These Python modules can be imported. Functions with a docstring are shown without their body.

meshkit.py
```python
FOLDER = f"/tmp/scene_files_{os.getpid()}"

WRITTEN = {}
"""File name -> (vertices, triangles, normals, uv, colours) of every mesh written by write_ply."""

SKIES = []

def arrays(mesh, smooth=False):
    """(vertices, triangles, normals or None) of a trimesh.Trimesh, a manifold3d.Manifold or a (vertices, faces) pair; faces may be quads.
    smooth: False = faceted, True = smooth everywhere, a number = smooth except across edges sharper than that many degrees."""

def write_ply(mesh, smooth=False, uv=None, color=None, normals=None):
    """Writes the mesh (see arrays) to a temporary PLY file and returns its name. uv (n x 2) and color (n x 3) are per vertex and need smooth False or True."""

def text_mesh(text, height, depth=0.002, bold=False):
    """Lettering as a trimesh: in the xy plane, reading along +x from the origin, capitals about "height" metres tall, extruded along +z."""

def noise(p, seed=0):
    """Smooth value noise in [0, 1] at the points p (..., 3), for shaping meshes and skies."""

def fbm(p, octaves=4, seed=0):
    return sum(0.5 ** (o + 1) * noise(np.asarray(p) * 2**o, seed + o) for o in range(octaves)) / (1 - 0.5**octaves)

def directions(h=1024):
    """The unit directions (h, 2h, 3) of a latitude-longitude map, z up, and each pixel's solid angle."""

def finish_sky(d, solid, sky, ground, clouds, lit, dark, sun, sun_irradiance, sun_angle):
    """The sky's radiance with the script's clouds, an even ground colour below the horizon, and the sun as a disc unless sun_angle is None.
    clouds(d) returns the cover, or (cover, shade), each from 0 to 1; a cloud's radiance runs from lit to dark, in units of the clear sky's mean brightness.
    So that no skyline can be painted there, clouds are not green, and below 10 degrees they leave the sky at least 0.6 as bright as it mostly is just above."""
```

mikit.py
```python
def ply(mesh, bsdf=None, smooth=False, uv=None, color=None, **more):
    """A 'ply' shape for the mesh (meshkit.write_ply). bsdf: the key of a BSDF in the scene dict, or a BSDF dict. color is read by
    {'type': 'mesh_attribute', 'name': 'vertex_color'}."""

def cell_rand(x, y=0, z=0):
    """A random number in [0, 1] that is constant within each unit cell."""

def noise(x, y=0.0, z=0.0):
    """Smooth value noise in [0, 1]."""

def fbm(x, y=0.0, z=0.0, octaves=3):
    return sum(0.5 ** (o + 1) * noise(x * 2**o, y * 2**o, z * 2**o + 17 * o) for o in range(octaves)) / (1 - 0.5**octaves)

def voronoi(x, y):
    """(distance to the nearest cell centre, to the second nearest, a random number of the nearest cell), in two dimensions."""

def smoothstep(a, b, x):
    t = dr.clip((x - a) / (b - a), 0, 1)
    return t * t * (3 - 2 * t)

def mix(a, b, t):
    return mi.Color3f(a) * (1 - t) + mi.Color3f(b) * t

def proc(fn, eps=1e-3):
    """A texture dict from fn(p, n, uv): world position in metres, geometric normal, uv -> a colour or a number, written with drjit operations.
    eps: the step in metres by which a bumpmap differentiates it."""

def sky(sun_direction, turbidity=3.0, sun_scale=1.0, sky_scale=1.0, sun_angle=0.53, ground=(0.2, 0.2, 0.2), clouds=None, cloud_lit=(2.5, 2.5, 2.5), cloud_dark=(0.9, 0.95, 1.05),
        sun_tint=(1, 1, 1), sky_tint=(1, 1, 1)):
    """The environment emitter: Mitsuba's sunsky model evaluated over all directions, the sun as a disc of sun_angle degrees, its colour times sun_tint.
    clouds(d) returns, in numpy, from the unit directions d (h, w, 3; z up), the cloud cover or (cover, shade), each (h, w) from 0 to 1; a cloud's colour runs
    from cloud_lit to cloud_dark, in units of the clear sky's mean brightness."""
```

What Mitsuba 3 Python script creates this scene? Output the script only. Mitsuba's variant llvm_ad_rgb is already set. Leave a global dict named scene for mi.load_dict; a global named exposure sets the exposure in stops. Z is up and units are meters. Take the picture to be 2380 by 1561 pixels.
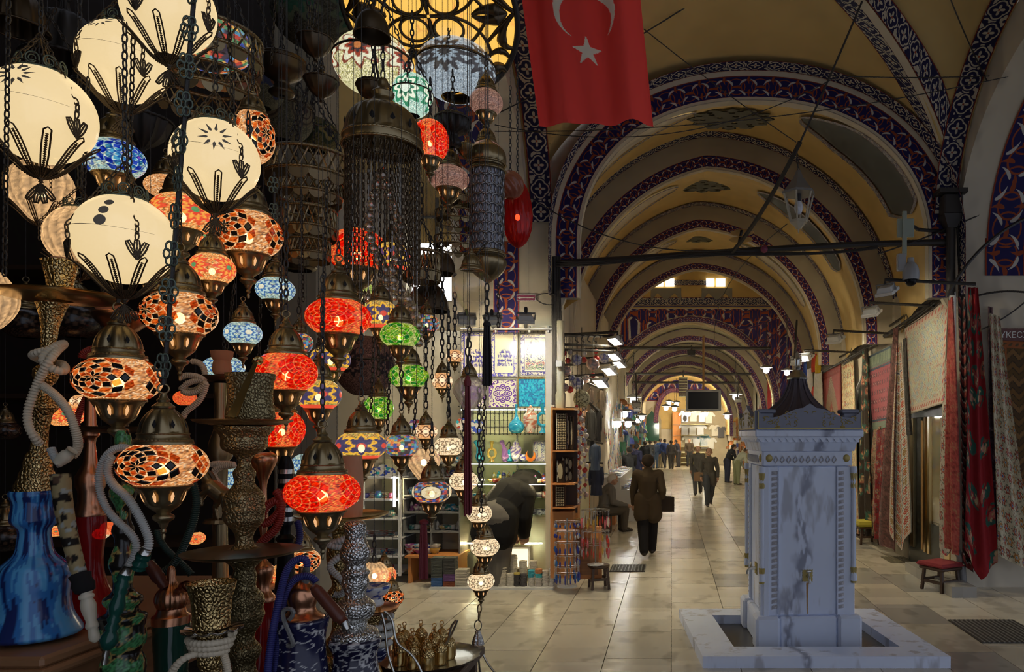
import math
import numpy as np, trimesh, manifold3d, drjit as dr, mitsuba as mi, mikit, meshkit
from scipy.interpolate import CubicSpline
from shapely.geometry import Polygon
from mikit import proc, noise, fbm, voronoi, cell_rand, smoothstep, mix

T = mi.ScalarTransform4f
pi = math.pi
rng = np.random.default_rng(7)
scene, labels = {}, {}


def rgb(*c):
    return {'type': 'rgb', 'value': [float(x) for x in c]}


# ---------------------------------------------------------------- camera, daylight, exposure
F, VX, VY, H = 1700.0, 1560.0, 1010.0, 2.08      # focal length and vanishing point in pixels of the 2380 x 1561 frame, eye height
scene['camera'] = {'type': 'perspective', 'fov': 2 * math.degrees(math.atan(1190 / F)), 'near_clip': 0.05, 'far_clip': 500.0,
                   'principal_point_offset_x': -(VX - 1190) / 2380, 'principal_point_offset_y': -(VY - 780.5) / 1561,
                   'to_world': T().look_at([0, 0, H], [0, 1, H], [0, 0, 1])}
exposure = 0.0
scene['daylight'] = {'type': 'constant', 'radiance': rgb(.47, .51, .62)}     # the open end of the hall behind the camera
SPOT = (1.0, .86, .60)


# ---------------------------------------------------------------- helpers
def P(x, y, d):
    """The point seen at pixel x, y at depth d."""
    return np.array([(x - VX) / F * d, d, H - (y - VY) / F * d])


def Wl(x, y, X=3.85):
    """The point of the plane X = const seen at pixel x, y."""
    return P(x, y, X * F / (x - VX))


def ground(y):
    return H * F / (y - VY)


count = {}


def key(name, parent=None):
    k = (parent + '__' if parent else '') + name
    n = count.get(k, 0)
    count[k] = n + 1
    return k if n == 0 else f'{k}_{n:03d}'


def tag(k, label=None, cat=None, group=None, kind=None):
    e = {a: b for a, b in (('label', label), ('category', cat), ('group', group), ('kind', kind)) if b}
    if e:
        labels[k] = e
    return k


def thing(name, label, cat, group=None):
    return tag(key(name), label, cat, group)


def put(name, mesh, mat, parent=None, smooth=False, label=None, cat=None, group=None, kind=None, emit=None, weight=1.0, **kw):
    k = key(name, parent)
    if emit is not None:
        r = emit if isinstance(emit, dict) else rgb(*emit)
        kw['emitter'] = {'type': 'area', 'radiance': r, 'sampling_weight': weight}
    if 'color' in kw and smooth:
        smooth = True      # a smoothing angle would split the coloured vertices
    scene[k] = mikit.ply(mesh, mat, smooth=smooth, **kw)
    return tag(k, label, cat, group, kind)


protos = {}


def proto(name, mesh, mat, smooth=False, emit=None, weight=1.0, **kw):
    """A shape that many things share; inst() places it."""
    if emit is not None:
        kw['emitter'] = {'type': 'area', 'radiance': emit if isinstance(emit, dict) else rgb(*emit), 'sampling_weight': weight}
    scene['shared_' + name] = {'type': 'shapegroup', name: mikit.ply(mesh, mat, smooth=smooth, **kw)}


def inst(name, pro, M, parent=None, label=None, cat=None, group=None, kind=None):
    k = key(name, parent)
    scene[k] = {'type': 'instance', 'group': {'type': 'ref', 'id': 'shared_' + pro}, 'to_world': T(np.asarray(M, float))}
    return tag(k, label, cat, group, kind)


def Mt(p, s=1.0, rz=0.0):
    s = np.broadcast_to(np.asarray(s, float), (3,))
    c, n = math.cos(rz), math.sin(rz)
    M = np.eye(4)
    M[:3, :3] = np.array([[c, -n, 0], [n, c, 0], [0, 0, 1]]) * s
    M[:3, 3] = p
    return M


def tri(v, f):
    return trimesh.Trimesh(np.asarray(v, float), np.asarray(f, int), process=False)


def cat(*ms):
    ms = ms[0] if len(ms) == 1 and isinstance(ms[0], (list, tuple)) else ms
    vs, fs, n = [], [], 0
    for m in ms:
        vs.append(m.vertices); fs.append(m.faces + n); n += len(m.vertices)
    return tri(np.vstack(vs), np.vstack(fs))


def moved(m, p=(0, 0, 0), rz=0.0, s=1.0):
    M = Mt(p, s, rz)
    return tri(m.vertices @ M[:3, :3].T + M[:3, 3], m.faces)


def grid_faces(nu, nv, wrap_u=False):
    i, j = np.meshgrid(np.arange(nu if wrap_u else nu - 1), np.arange(nv - 1), indexing='ij')
    a, b = i * nv + j, ((i + 1) % nu) * nv + j
    q = np.stack([a, b, b + 1, a + 1], -1).reshape(-1, 4)
    return np.vstack([q[:, [0, 1, 2]], q[:, [0, 2, 3]]])


def lathe(prof, n=24, flute=0.0, k=8, zr=None, center=(0, 0, 0)):
    """Surface of revolution of [(r, z), ...] (from bottom to top for outward normals); flute: relative depth of k grooves within zr."""
    prof = np.asarray(prof, float)
    a = np.arange(n) * 2 * pi / n
    r = np.tile(prof[:, 0], (n, 1))
    if flute:
        on = np.ones(len(prof)) if zr is None else ((prof[:, 1] >= zr[0]) & (prof[:, 1] <= zr[1])) * 1.0
        r = r * (1 - flute * on * (0.5 - 0.5 * np.cos(k * a))[:, None] ** 3)
    v = np.stack([r * np.cos(a)[:, None], r * np.sin(a)[:, None], np.tile(prof[:, 1], (n, 1))], -1).reshape(-1, 3)
    return tri(v + np.asarray(center), grid_faces(n, len(prof), True))


def smooth_prof(pts, n=40):
    """A monotone-in-parameter smooth curve through (r, z) points."""
    p = np.asarray(pts, float)
    t = np.r_[0, np.cumsum(np.hypot(*np.diff(p, axis=0).T) + 1e-9)]
    q = CubicSpline(t, p)(np.linspace(0, t[-1], n))
    q[:, 0] = np.maximum(q[:, 0], 0)
    return q


def spline(pts, n=40):
    p = np.asarray(pts, float)
    t = np.r_[0, np.cumsum(np.linalg.norm(np.diff(p, axis=0), axis=1) + 1e-9)]
    return CubicSpline(t, p)(np.linspace(0, t[-1], n))


def tube(path, r, n=8, closed=False):
    p = np.asarray(path, float)
    r = np.broadcast_to(np.asarray(r, float), (len(p),))
    if closed:
        t = np.roll(p, -1, 0) - np.roll(p, 1, 0)
    else:
        t = np.gradient(p, axis=0)
    t /= np.linalg.norm(t, axis=1, keepdims=True) + 1e-12
    nrm = np.zeros_like(p)
    x = np.cross(t[0], [0, 0, 1.0])
    if np.linalg.norm(x) < 1e-3:
        x = np.cross(t[0], [1.0, 0, 0])
    for i in range(len(p)):
        x = x - t[i] * (x @ t[i])
        x /= np.linalg.norm(x) + 1e-12
        nrm[i] = x
    b = np.cross(t, nrm)
    a = np.arange(n) * 2 * pi / n
    v = (p[None] + r[None, :, None] * (np.cos(a)[:, None, None] * nrm[None] + np.sin(a)[:, None, None] * b[None]))
    m = len(p)
    if closed:
        v = v.transpose(1, 0, 2).reshape(-1, 3)
        i, j = np.meshgrid(np.arange(m), np.arange(n), indexing='ij')
        q = np.stack([i * n + j, ((i + 1) % m) * n + j, ((i + 1) % m) * n + (j + 1) % n, i * n + (j + 1) % n], -1).reshape(-1, 4)
        return tri(v, np.vstack([q[:, [0, 2, 1]], q[:, [0, 3, 2]]])[:, ::-1])
    f = grid_faces(n, m, True)[:, ::-1]
    v = v.reshape(-1, 3)
    e = len(v)
    v = np.vstack([v, p[:1], p[-1:]])
    ring = np.arange(n)
    f = np.vstack([f, np.stack([ring * m, (ring * 0 + e), ((ring + 1) % n) * m], -1), np.stack([ring * m + m - 1, ((ring + 1) % n) * m + m - 1, ring * 0 + e + 1], -1)])
    return tri(v, f[:, ::-1])


def ridged(path, r, pitch, depth=.16, n=10):
    """A corrugated hose along a path."""
    p = np.asarray(path, float)
    L = np.linalg.norm(np.diff(p, axis=0), axis=1).sum()
    m = min(420, max(20, int(L / pitch * 4)))
    q = spline(p, m) if len(p) < m else p
    return tube(q, r * (1 - depth * (np.arange(len(q)) % 4 < 2)), n)


def box(x0, x1, y0, y1, z0, z1, b=0.0):
    lo, hi = np.array([min(x0, x1), min(y0, y1), min(z0, z1)], float), np.array([max(x0, x1), max(y0, y1), max(z0, z1)], float)
    if not b:
        m = trimesh.creation.box(extents=hi - lo)
        return tri(m.vertices + (lo + hi) / 2, m.faces)
    pts = []
    for i in np.ndindex(2, 2, 2):
        c = np.where(i, hi, lo); s = np.where(i, -1, 1)
        for k in range(3):
            o = s * b; o[k] = 0
            pts.append(c + o)
    return trimesh.convex.convex_hull(np.array(pts))


def hull(pts):
    return trimesh.convex.convex_hull(np.asarray(pts, float))


def prism(poly, h, axis='y', at=0.0):
    """A polygon [(a, b), ...] in the x-z plane, extruded along y from at to at + h."""
    pg = poly if hasattr(poly, 'geom_type') else Polygon(poly)
    m = trimesh.creation.extrude_polygon(pg.buffer(0), h, engine='earcut')
    v = np.array(m.vertices)
    f = np.array(m.faces)
    if axis == 'y':
        return tri(np.stack([v[:, 0], at + h - v[:, 2], v[:, 1]], -1), f)
    if axis == 'x':
        return tri(np.stack([at + v[:, 2], v[:, 0], v[:, 1]], -1), f)
    return tri(v + [0, 0, at], f)


def torus(R, r, n=16, m=6):
    a = np.arange(n) * 2 * pi / n
    return tube(np.stack([R * np.cos(a), R * np.sin(a), a * 0], -1), r, m, True)


a_ = np.arange(10) * 2 * pi / 10
LINK = tube(np.stack([.36 * np.cos(a_), 0 * a_, .62 * np.sin(a_)], -1), .13, 5, True)


def chain(p0, p1, pitch=.022, sag=0.0, fat=1.0):
    """Chain links between two points."""
    p0, p1 = np.asarray(p0, float), np.asarray(p1, float)
    L = np.linalg.norm(p1 - p0)
    n = max(2, int(L / pitch))
    t = (np.arange(n) + .5) / n
    c = p0 + (p1 - p0) * t[:, None]
    fat *= .8
    c[:, 2] -= sag * 4 * t * (1 - t)
    z = (p1 - p0) / L
    x = np.cross(z, [0, 1.0, 0.05]); x /= np.linalg.norm(x)
    y = np.cross(z, x)
    v = LINK.vertices * pitch * [fat, fat, 1.0]
    out = []
    for k in (0, 1):
        a, b = (x, y) if k == 0 else (y, x)
        lv = v[:, :1] * a + v[:, 1:2] * b + v[:, 2:] * z
        cc = c[k::2]
        out.append((cc[:, None] + lv[None]).reshape(-1, 3))
    nl = len(v)
    vs = np.vstack(out)
    k = len(vs) // nl
    return tri(vs, (LINK.faces[None] + (np.arange(k) * nl)[:, None, None]).reshape(-1, 3))


def sheet(fn, nu, nv, thick=0.0):
    """A grid of fn(u, v) with u across and v down; returns the mesh and its u, v."""
    u, v = np.meshgrid(np.linspace(0, 1, nu), np.linspace(0, 1, nv), indexing='ij')
    p = fn(u, v).reshape(-1, 3)
    return tri(p, grid_faces(nu, nv)), u.ravel(), v.ravel()


# ---------------------------------------------------------------- materials
def mat(name, color=(.5, .5, .5), rough=.5, metal=0.0, spec=.5, two=True, **kw):
    b = {'type': 'principled', 'base_color': color if isinstance(color, dict) else rgb(*color), 'roughness': rough, 'metallic': metal, 'specular': spec, **kw}
    scene[name] = {'type': 'twosided', 'bsdf': b} if two else b
    return name


def bump(name, color, fn, scale, rough=.4, metal=0.0, eps=1e-3, spec=.5):
    b = {'type': 'principled', 'base_color': color if isinstance(color, dict) else rgb(*color), 'roughness': rough, 'metallic': metal, 'specular': spec}
    scene[name] = {'type': 'twosided', 'bsdf': {'type': 'bumpmap', 'bump': proc(fn, eps), 'scale': scale, 'bsdf': b}}
    return name


VC = {'type': 'mesh_attribute', 'name': 'vertex_color'}
mat('painted', VC, .75, spec=.2)          # colours given per vertex: prints, weaves, glazes
mat('glazed', VC, .18)
mat('bronze', (.27, .21, .115), .33, .9)
mat('dark_bronze', (.085, .062, .038), .4, .85)
mat('brass', (.72, .53, .23), .22, 1.0)
mat('copper', (.58, .28, .16), .28, 1.0)
mat('silver', (.55, .55, .52), .25, 1.0)
mat('iron', (.018, .016, .015), .55)
mat('steel_grey', (.16, .16, .155), .45, .3)
mat('verdigris', (.12, .15, .12), .5, .6)
mat('wood_dark', (.05, .026, .014), .45)
mat('black_cloth', (.006, .006, .007), .9)
mat('white_plastic', (.55, .55, .52), .4)
mat('cable', (.02, .018, .017), .6)
mat('glass_black', (.006, .006, .007), .3, spec=.15)


def emboss(p, n, uv):
    a, b, c = voronoi(p.x * 95 + p.y * 60, p.z * 95)
    return smoothstep(.05, .4, b - a) * .7 + .3 * noise(p.x * 240, p.y * 240, p.z * 240)


bump('brass_embossed', (.68, .50, .22), emboss, .0035, .27, 1.0)
bump('bronze_embossed', (.29, .235, .12), emboss, .0035, .36, .9)
bump('silver_embossed', (.68, .68, .65), emboss, .0035, .28, 1.0)


def woodtex(p, n, uv):
    g = fbm(p.x * 5 + p.y * 2, p.y * 5, p.z * 40, 3)
    return mix((.15, .062, .024), (.27, .125, .05), g)


mat('wood', proc(woodtex), .5)
mat('wood_orange', (.42, .17, .05), .45)
# ================================================================ structure
def quatre(p, n, uv):
    """Painted border: white quatrefoils and leaves on navy, red edge lines. u runs along the band in band widths."""
    x, y = (uv.x - dr.floor(uv.x)) - .5, uv.y - .5
    lob = dr.minimum(dr.minimum(dr.hypot(dr.abs(x) - .17, y), dr.hypot(x, dr.abs(y) - .17)), dr.hypot(x, y) + .04)
    ring = (dr.abs(lob - .225) < .03)
    ang = dr.atan2(y, x)
    rr = dr.hypot(x, y)
    flower = (rr < .15 + .09 * dr.cos(4 * ang)) & (rr > .045)
    dot = rr < .04
    wave = dr.abs(dr.abs(y) - .34 * dr.abs(dr.cos(pi * x))) < .035
    bud = noise(uv.x * 9, uv.y * 9) > .55
    white = ring | flower | ((lob > .3) & (bud | wave))
    c = dr.select(white, mi.Color3f(.42, .38, .31), mi.Color3f(.012, .012, .05))
    c = dr.select(dot, mi.Color3f(.25, .04, .015), c)
    return dr.select(dr.abs(y) > .455, mi.Color3f(.16, .022, .012), c)


def leaves(p, n, uv):
    """Painted band: white fish-shaped leaves and rust tendrils on dark blue."""
    u = uv.x * .9
    i = dr.floor(u)
    x, y = u - i - .5, uv.y - .5

    def leaf(cx, cy, a, L, W):
        c, s = math.cos(a), math.sin(a)
        X, Y = (x - cx) * c + (y - cy) * s, -(x - cx) * s + (y - cy) * c
        return (dr.square(X / L) + dr.square((Y + .25 * dr.square(X) / L) / (W * (.75 + .5 * X / L)))) < 1
    white = leaf(-.25, .24, .7, .2, .05) | leaf(.25, .24, -.8, .2, .055) | leaf(-.25, -.24, -.7, .2, .055) | leaf(.25, -.24, .8, .2, .05)
    rust = leaf(0, .3, 1.57, .18, .06) | leaf(0, -.3, 1.57, .18, .06) | leaf(-.46, 0, 0, .17, .075) | leaf(.46, 0, 0, .17, .075) | (dr.abs(dr.hypot(x, y) - .3) < .025) | (dr.abs(dr.hypot(dr.abs(x) - .5, y) - .36) < .022)
    c = dr.select(rust, mi.Color3f(.24, .05, .018), mi.Color3f(.014, .011, .075))
    c = dr.select(white, mi.Color3f(.46, .44, .40), c)
    return dr.select(dr.abs(y) > .46, mi.Color3f(.22, .035, .014), c)


def ochre(p, n, uv):
    g = fbm(p.x * .5, p.y * .5, p.z * .5, 3)
    h = fbm(p.x * 3, p.y * 3, p.z * 3, 2)
    return mix((.44, .31, .125), (.53, .385, .165), g) * (.88 + .24 * h)


def plaster(p, n, uv):
    g = fbm(p.x * 1.1, p.y * 1.1, p.z * .5, 4)
    s = smoothstep(.56, .72, fbm(p.x * 2.3 + 9, p.y * 2.3, p.z * .6, 3))
    return mix(mix((.42, .37, .28), (.54, .49, .39), g), (.30, .27, .22), s * .6)


def old_plaster(p, n, uv):
    g = fbm(p.x * 2, p.y * 2, p.z * 2, 4)
    return mix((.26, .22, .155), (.38, .33, .235), g)


def stone(base, dark):
    def f(p, n, uv):
        g = fbm(p.x * 1.3, p.y * 1.0, 3.0, 4)
        s = smoothstep(.55, .75, fbm(p.x * 5, p.y * 3.5, 8.0, 3))
        k = cell_rand(dr.floor((p.x + 6.2) / .62), dr.floor(p.y / .55))
        return mix(mix(base, [1.12 * b for b in base], g), dark, s * .55) * (.86 + .2 * k)
    return f


mat('quatrefoil_paint', proc(quatre), .7, spec=.2)
mat('leaf_paint', proc(leaves), .7, spec=.2)
mat('ochre_plaster', proc(ochre), .85, spec=.15)
mat('white_plaster', proc(plaster), .85, spec=.15)
mat('beige_plaster', proc(old_plaster), .85, spec=.15)
mat('cream_line', (.50, .43, .31), .8)
mat('blue_line', (.02, .018, .10), .7)


def ripple(p, n, uv):
    return fbm(p.x * 3.2, p.y * 13, 0, 3)


for nm, b, dk in (('slab_cream', (.43, .395, .315), (.27, .24, .18)), ('slab_grey', (.28, .27, .24), (.16, .155, .14)), ('slab_pale', (.49, .455, .37), (.32, .29, .22))):
    bump(nm, proc(stone(b, dk)), ripple, .005, .22, spec=.6)
mat('grout', (.05, .043, .032), .8)

# ---- floor
fl = put('floor', box(-9, 10.5, -1.5, 52, -.06, -.012), 'grout', kind='structure', label='polished stone slab floor of the market street')
for nm in ('slab_cream', 'slab_grey', 'slab_pale'):
    proto(nm, box(-.5, .5, -.5, .5, -.03, 0.0), nm)
far = []
for i in range(21):
    x0 = -6.2 + .62 * i
    y = 4.9 + rng.uniform(-1, 0)
    while y < 51:
        L = rng.uniform(.9, 1.35) if y < 18 else 2.4
        xc, yc = x0 + .31, y + L / 2
        pg = .40 if xc > 2.0 else (.2 if xc < -1.6 and yc < 9 else .07)
        k = 'slab_grey' if rng.random() < pg else ('slab_pale' if rng.random() < .45 else 'slab_cream')
        inwide = -6.2 < xc < 6.5 and yc < 10.3
        if inwide or -1.9 < xc < 4.1:
            z = rng.uniform(-.0012, .0012)
            if y < 17.5:
                inst('slab', k, Mt((xc, yc, z), (.613, L - .007, 1)), fl)
            else:
                far.append((box(xc - .306, xc + .306, yc - L / 2 + .004, yc + L / 2 - .004, -.03, z)))
        y += L
put('slab', cat(far), 'slab_cream', fl, kind='stuff')

# ---- vaults and arches
XL, XR, XA = -1.63, 3.9, 1.09
XS = -1.95      # the plane of the crossing's left side arch


def arch_curve(xl, xr, xa, zs, za, n=72, p=2.2, foot=None):
    t = np.linspace(0, pi, n)
    c, s = np.cos(t), np.sin(t)
    half = np.where(c > 0, xa - xl, xr - xa)
    x = xa - half * np.sign(c) * np.abs(c) ** (2 / p)
    z = zs + (za - zs) * np.abs(s) ** (2 / p)
    q = np.stack([x, z], -1)
    if foot is not None:
        q = np.vstack([[xl, foot], q, [xr, foot]])
    return q


def pointed(xl, xr, xa, zs, za, n=72):
    """A two-centred arch that meets in a blunt point at xa."""
    out = []
    for w, s in ((xa - xl, -1), (xr - xa, 1)):
        h = za - zs
        R = (w * w + h * h) / (2 * w)
        a = np.linspace(0, math.asin(min(1, h / R)) if R > w else pi - math.asin(min(1, h / R)), n // 2)
        out.append(np.stack([xa + s * (w - R + R * np.cos(a)), zs + R * np.sin(a)], -1))
    return np.vstack([out[0], out[1][::-1]])


def offset(q, w):
    t = np.gradient(q, axis=0)
    t /= np.linalg.norm(t, axis=1, keepdims=True)
    n = np.stack([-t[:, 1], t[:, 0]], -1)
    return q + n * np.broadcast_to(np.asarray(w, float), (len(q),))[:, None]


def arclen(q):
    return np.r_[0, np.cumsum(np.linalg.norm(np.diff(q, axis=0), axis=1))]


def strip(a, b, unit=None):
    """A surface between two 3-D polylines, with uv along and across."""
    n = len(a)
    v = np.stack([a, b], 1).reshape(-1, 3)
    L = arclen((a + b) / 2)
    w = unit or np.linalg.norm(a - b, axis=1).mean()
    uv = np.stack([np.repeat(L / w, 2), np.tile([0, 1], n)], -1)
    return tri(v, grid_faces(n, 2)), uv


def at_y(q, y):
    return np.stack([q[:, 0], np.full(len(q), y), q[:, 1]], -1)


ceil = tag('ceiling', 'painted vaulted ceiling with banded arches', kind='structure')


def band(name, a, b, m, parent, unit=None):
    s, uv = strip(a, b, unit)
    return put(name, s, m, parent, uv=uv)


def solid_ring(q0, q1, y0, y1):
    """The band between curves q0 (inner) and q1 (outer), from y0 to y1: front, soffit and back."""
    rings = [at_y(q1, y0), at_y(q0, y0), at_y(q0, y1), at_y(q1, y1)]
    v = np.stack(rings, 1).reshape(-1, 3)
    return tri(v, grid_faces(len(q0), 4))


def make_arch(d, th, xl, xr, xa, zs, za, lw, gap, fw, m_gap='beige_plaster', foot=1.0):
    """An arch rib: leaf band on its front, a plaster ring outside it, a flower band on the web before it."""
    q = pointed(xl, xr, xa, zs, za) if za - zs > min(xa - xl, xr - xa) else arch_curve(xl, xr, xa, zs, za)
    q[0, 1] = q[-1, 1] = foot
    r = put('arch_rib', solid_ring(q, offset(q, lw + .05), d, d + th), 'white_plaster', ceil, smooth=50)
    band('leaf_band', at_y(offset(q, .035), d - .012), at_y(offset(q, lw), d - .012), 'leaf_paint', r)
    band('cream_edge', at_y(offset(q, .002), d - .02), at_y(offset(q, .04), d - .02), 'cream_line', r)
    o = offset(q, lw)
    band('plaster_ring', at_y(o, d - .016), at_y(offset(q, lw + gap), d - .05), m_gap, r)
    w = offset(q, lw + gap - .02)
    band('flower_band', at_y(offset(w, -.03), d - .06), at_y(offset(w, -.03), d - .06 - fw), 'quatrefoil_paint', r)
    return r, q


def web(name, qa, ya, qb, yb, bulge, m='ochre_plaster', n=9, parent=ceil):
    t = np.linspace(0, 1, n)
    v = np.stack([at_y(qa * (1 - s) + qb * s + np.array([0, bulge * 4 * s * (1 - s)]), ya + (yb - ya) * s) for s in t], 1)
    return put(name, tri(v.reshape(-1, 3), grid_faces(len(qa), n)), m, parent, smooth=True)


# near crossing: groin vault over the intersection
Y0, Y1, ZS, ZA = 4.3, 10.0, 4.75, 7.1


def prof(t, lo, hi, mid, p=2.1):
    h = np.where(t < mid, mid - lo, hi - mid)
    return ZS + (ZA - ZS) * np.clip(1 - (np.abs(t - mid) / h) ** p, 0, 1) ** (1 / p)


YM = (Y0 + Y1) / 2


def vault_z(x, y):
    return np.maximum(prof(x, XS, XR, XA), prof(y, Y0, Y1, YM))


def eased(lo, hi, mid, n):
    t = np.sin(np.linspace(-pi / 2, pi / 2, n))
    return np.where(t < 0, mid + t * (mid - lo), mid + t * (hi - mid))


xs, ys = eased(XS, XR, XA, 90), eased(Y0, Y1, YM, 90)
gx, gy = np.meshgrid(xs, ys, indexing='ij')
put('vault_web', tri(np.stack([gx, gy, vault_z(gx, gy)], -1).reshape(-1, 3), grid_faces(90, 90)), 'ochre_plaster', ceil, smooth=40)
put('plaster_slab', box(-9, 10.5, -1.5, Y0, 7.1, 7.2), 'ochre_plaster', ceil)
# the far groin edges: a cream rib between two flower bands
for side in (1,):
    t = np.linspace(.02, .93, 46)
    yy = Y1 - (Y1 - YM) * t ** 1.6
    # x where both profiles are equal
    zz = prof(yy, Y0, Y1, YM)
    frac = (1 - ((zz - ZS) / (ZA - ZS)) ** 2.1) ** (1 / 2.1)
    xx = XA + (XR - XA) * frac if side > 0 else XA - (XA - XL) * frac
    if side > 0:
        def on(dx, dy, lift=-.02):
            X, Y = np.clip(xx + dx, XL, XR), np.clip(yy + dy, Y0, Y1)
            return np.stack([X, Y, vault_z(X, Y) + lift], -1)
        w = .30 * np.clip(.25 + t * 2.2, 0, 1)
        g = .07
        band('groin_rib', on(-g, 0, -.03), on(0, -g, -.03), 'cream_line', ceil)
        band('flower_band', on(-g - w, 0), on(-g, 0), 'quatrefoil_paint', ceil, .3)
        band('flower_band', on(0, -g - w), on(0, -g), 'quatrefoil_paint', ceil, .3)

a1, q1 = make_arch(10.0, .14, XL + .38, XR - .38, XA, ZS - .1, ZA - .45, .33, .10, .26, 'cream_line', 3.95)

put('wall_crossing', prism(Polygon([(-2.5, 3.6), (-2.5, 7.3), (4.6, 7.3), (4.6, 3.6)]).difference(Polygon(np.vstack([offset(q1, .2), [[4.0, 3.5], [-1.63, 3.5]]]))), .1, 'y', 10.03), 'white_plaster', kind='structure', label='wall over the first great arch')

# side arches of the crossing, with their leaf-painted soffits
for side, xe in ((1, XR), (-1, XS)):
    q = arch_curve(Y0 + .35, Y1 - .0, YM, ZS - .3, 6.55)
    q[0, 1] = q[-1, 1] = 3.9
    if side < 0:
        q = q[q[:, 0] > 5.9]
    ex = lambda q, x: np.stack([np.full(len(q), x), q[:, 0], q[:, 1]], -1)  # noqa: E731
    xo = xe + side * 1.05
    v = np.stack([ex(offset(q, .5), xe), ex(q, xe), ex(q, xo), ex(offset(q, .5), xo)], 1)
    r = put('arch_rib', tri(v.reshape(-1, 3), grid_faces(len(q), 4)), 'white_plaster', ceil, smooth=50)
    qi = offset(q, -.012)
    qi = qi[qi[:, 1] > 4.22]
    band('leaf_band', ex(qi, xe + side * .40), ex(qi, xe + side * .93), 'leaf_paint', r)
    qs = offset(arch_curve(Y0, Y1, YM, ZS, ZA, p=2.1), -.03)
    qs = qs[qs[:, 0] > (5.9 if side < 0 else 0)]
    k = int(len(qs) * .97)
    band('flower_band', ex(qs[:k], xe - side * .03), ex(qs[:k], xe - side * .33), 'quatrefoil_paint', r)
    # the cross street's vault beyond it
    qv = arch_curve(Y0, Y1 + .2, YM, ZS, ZA - .1)
    qv = qv[qv[:, 0] > (5.9 if side < 0 else 0)]
    v = np.stack([ex(qv, xo), ex(qv, xe + side * 7)], 1)
    put('vault_web', tri(v.reshape(-1, 3), grid_faces(len(qv), 2)), 'ochre_plaster', ceil, smooth=True)

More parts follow.
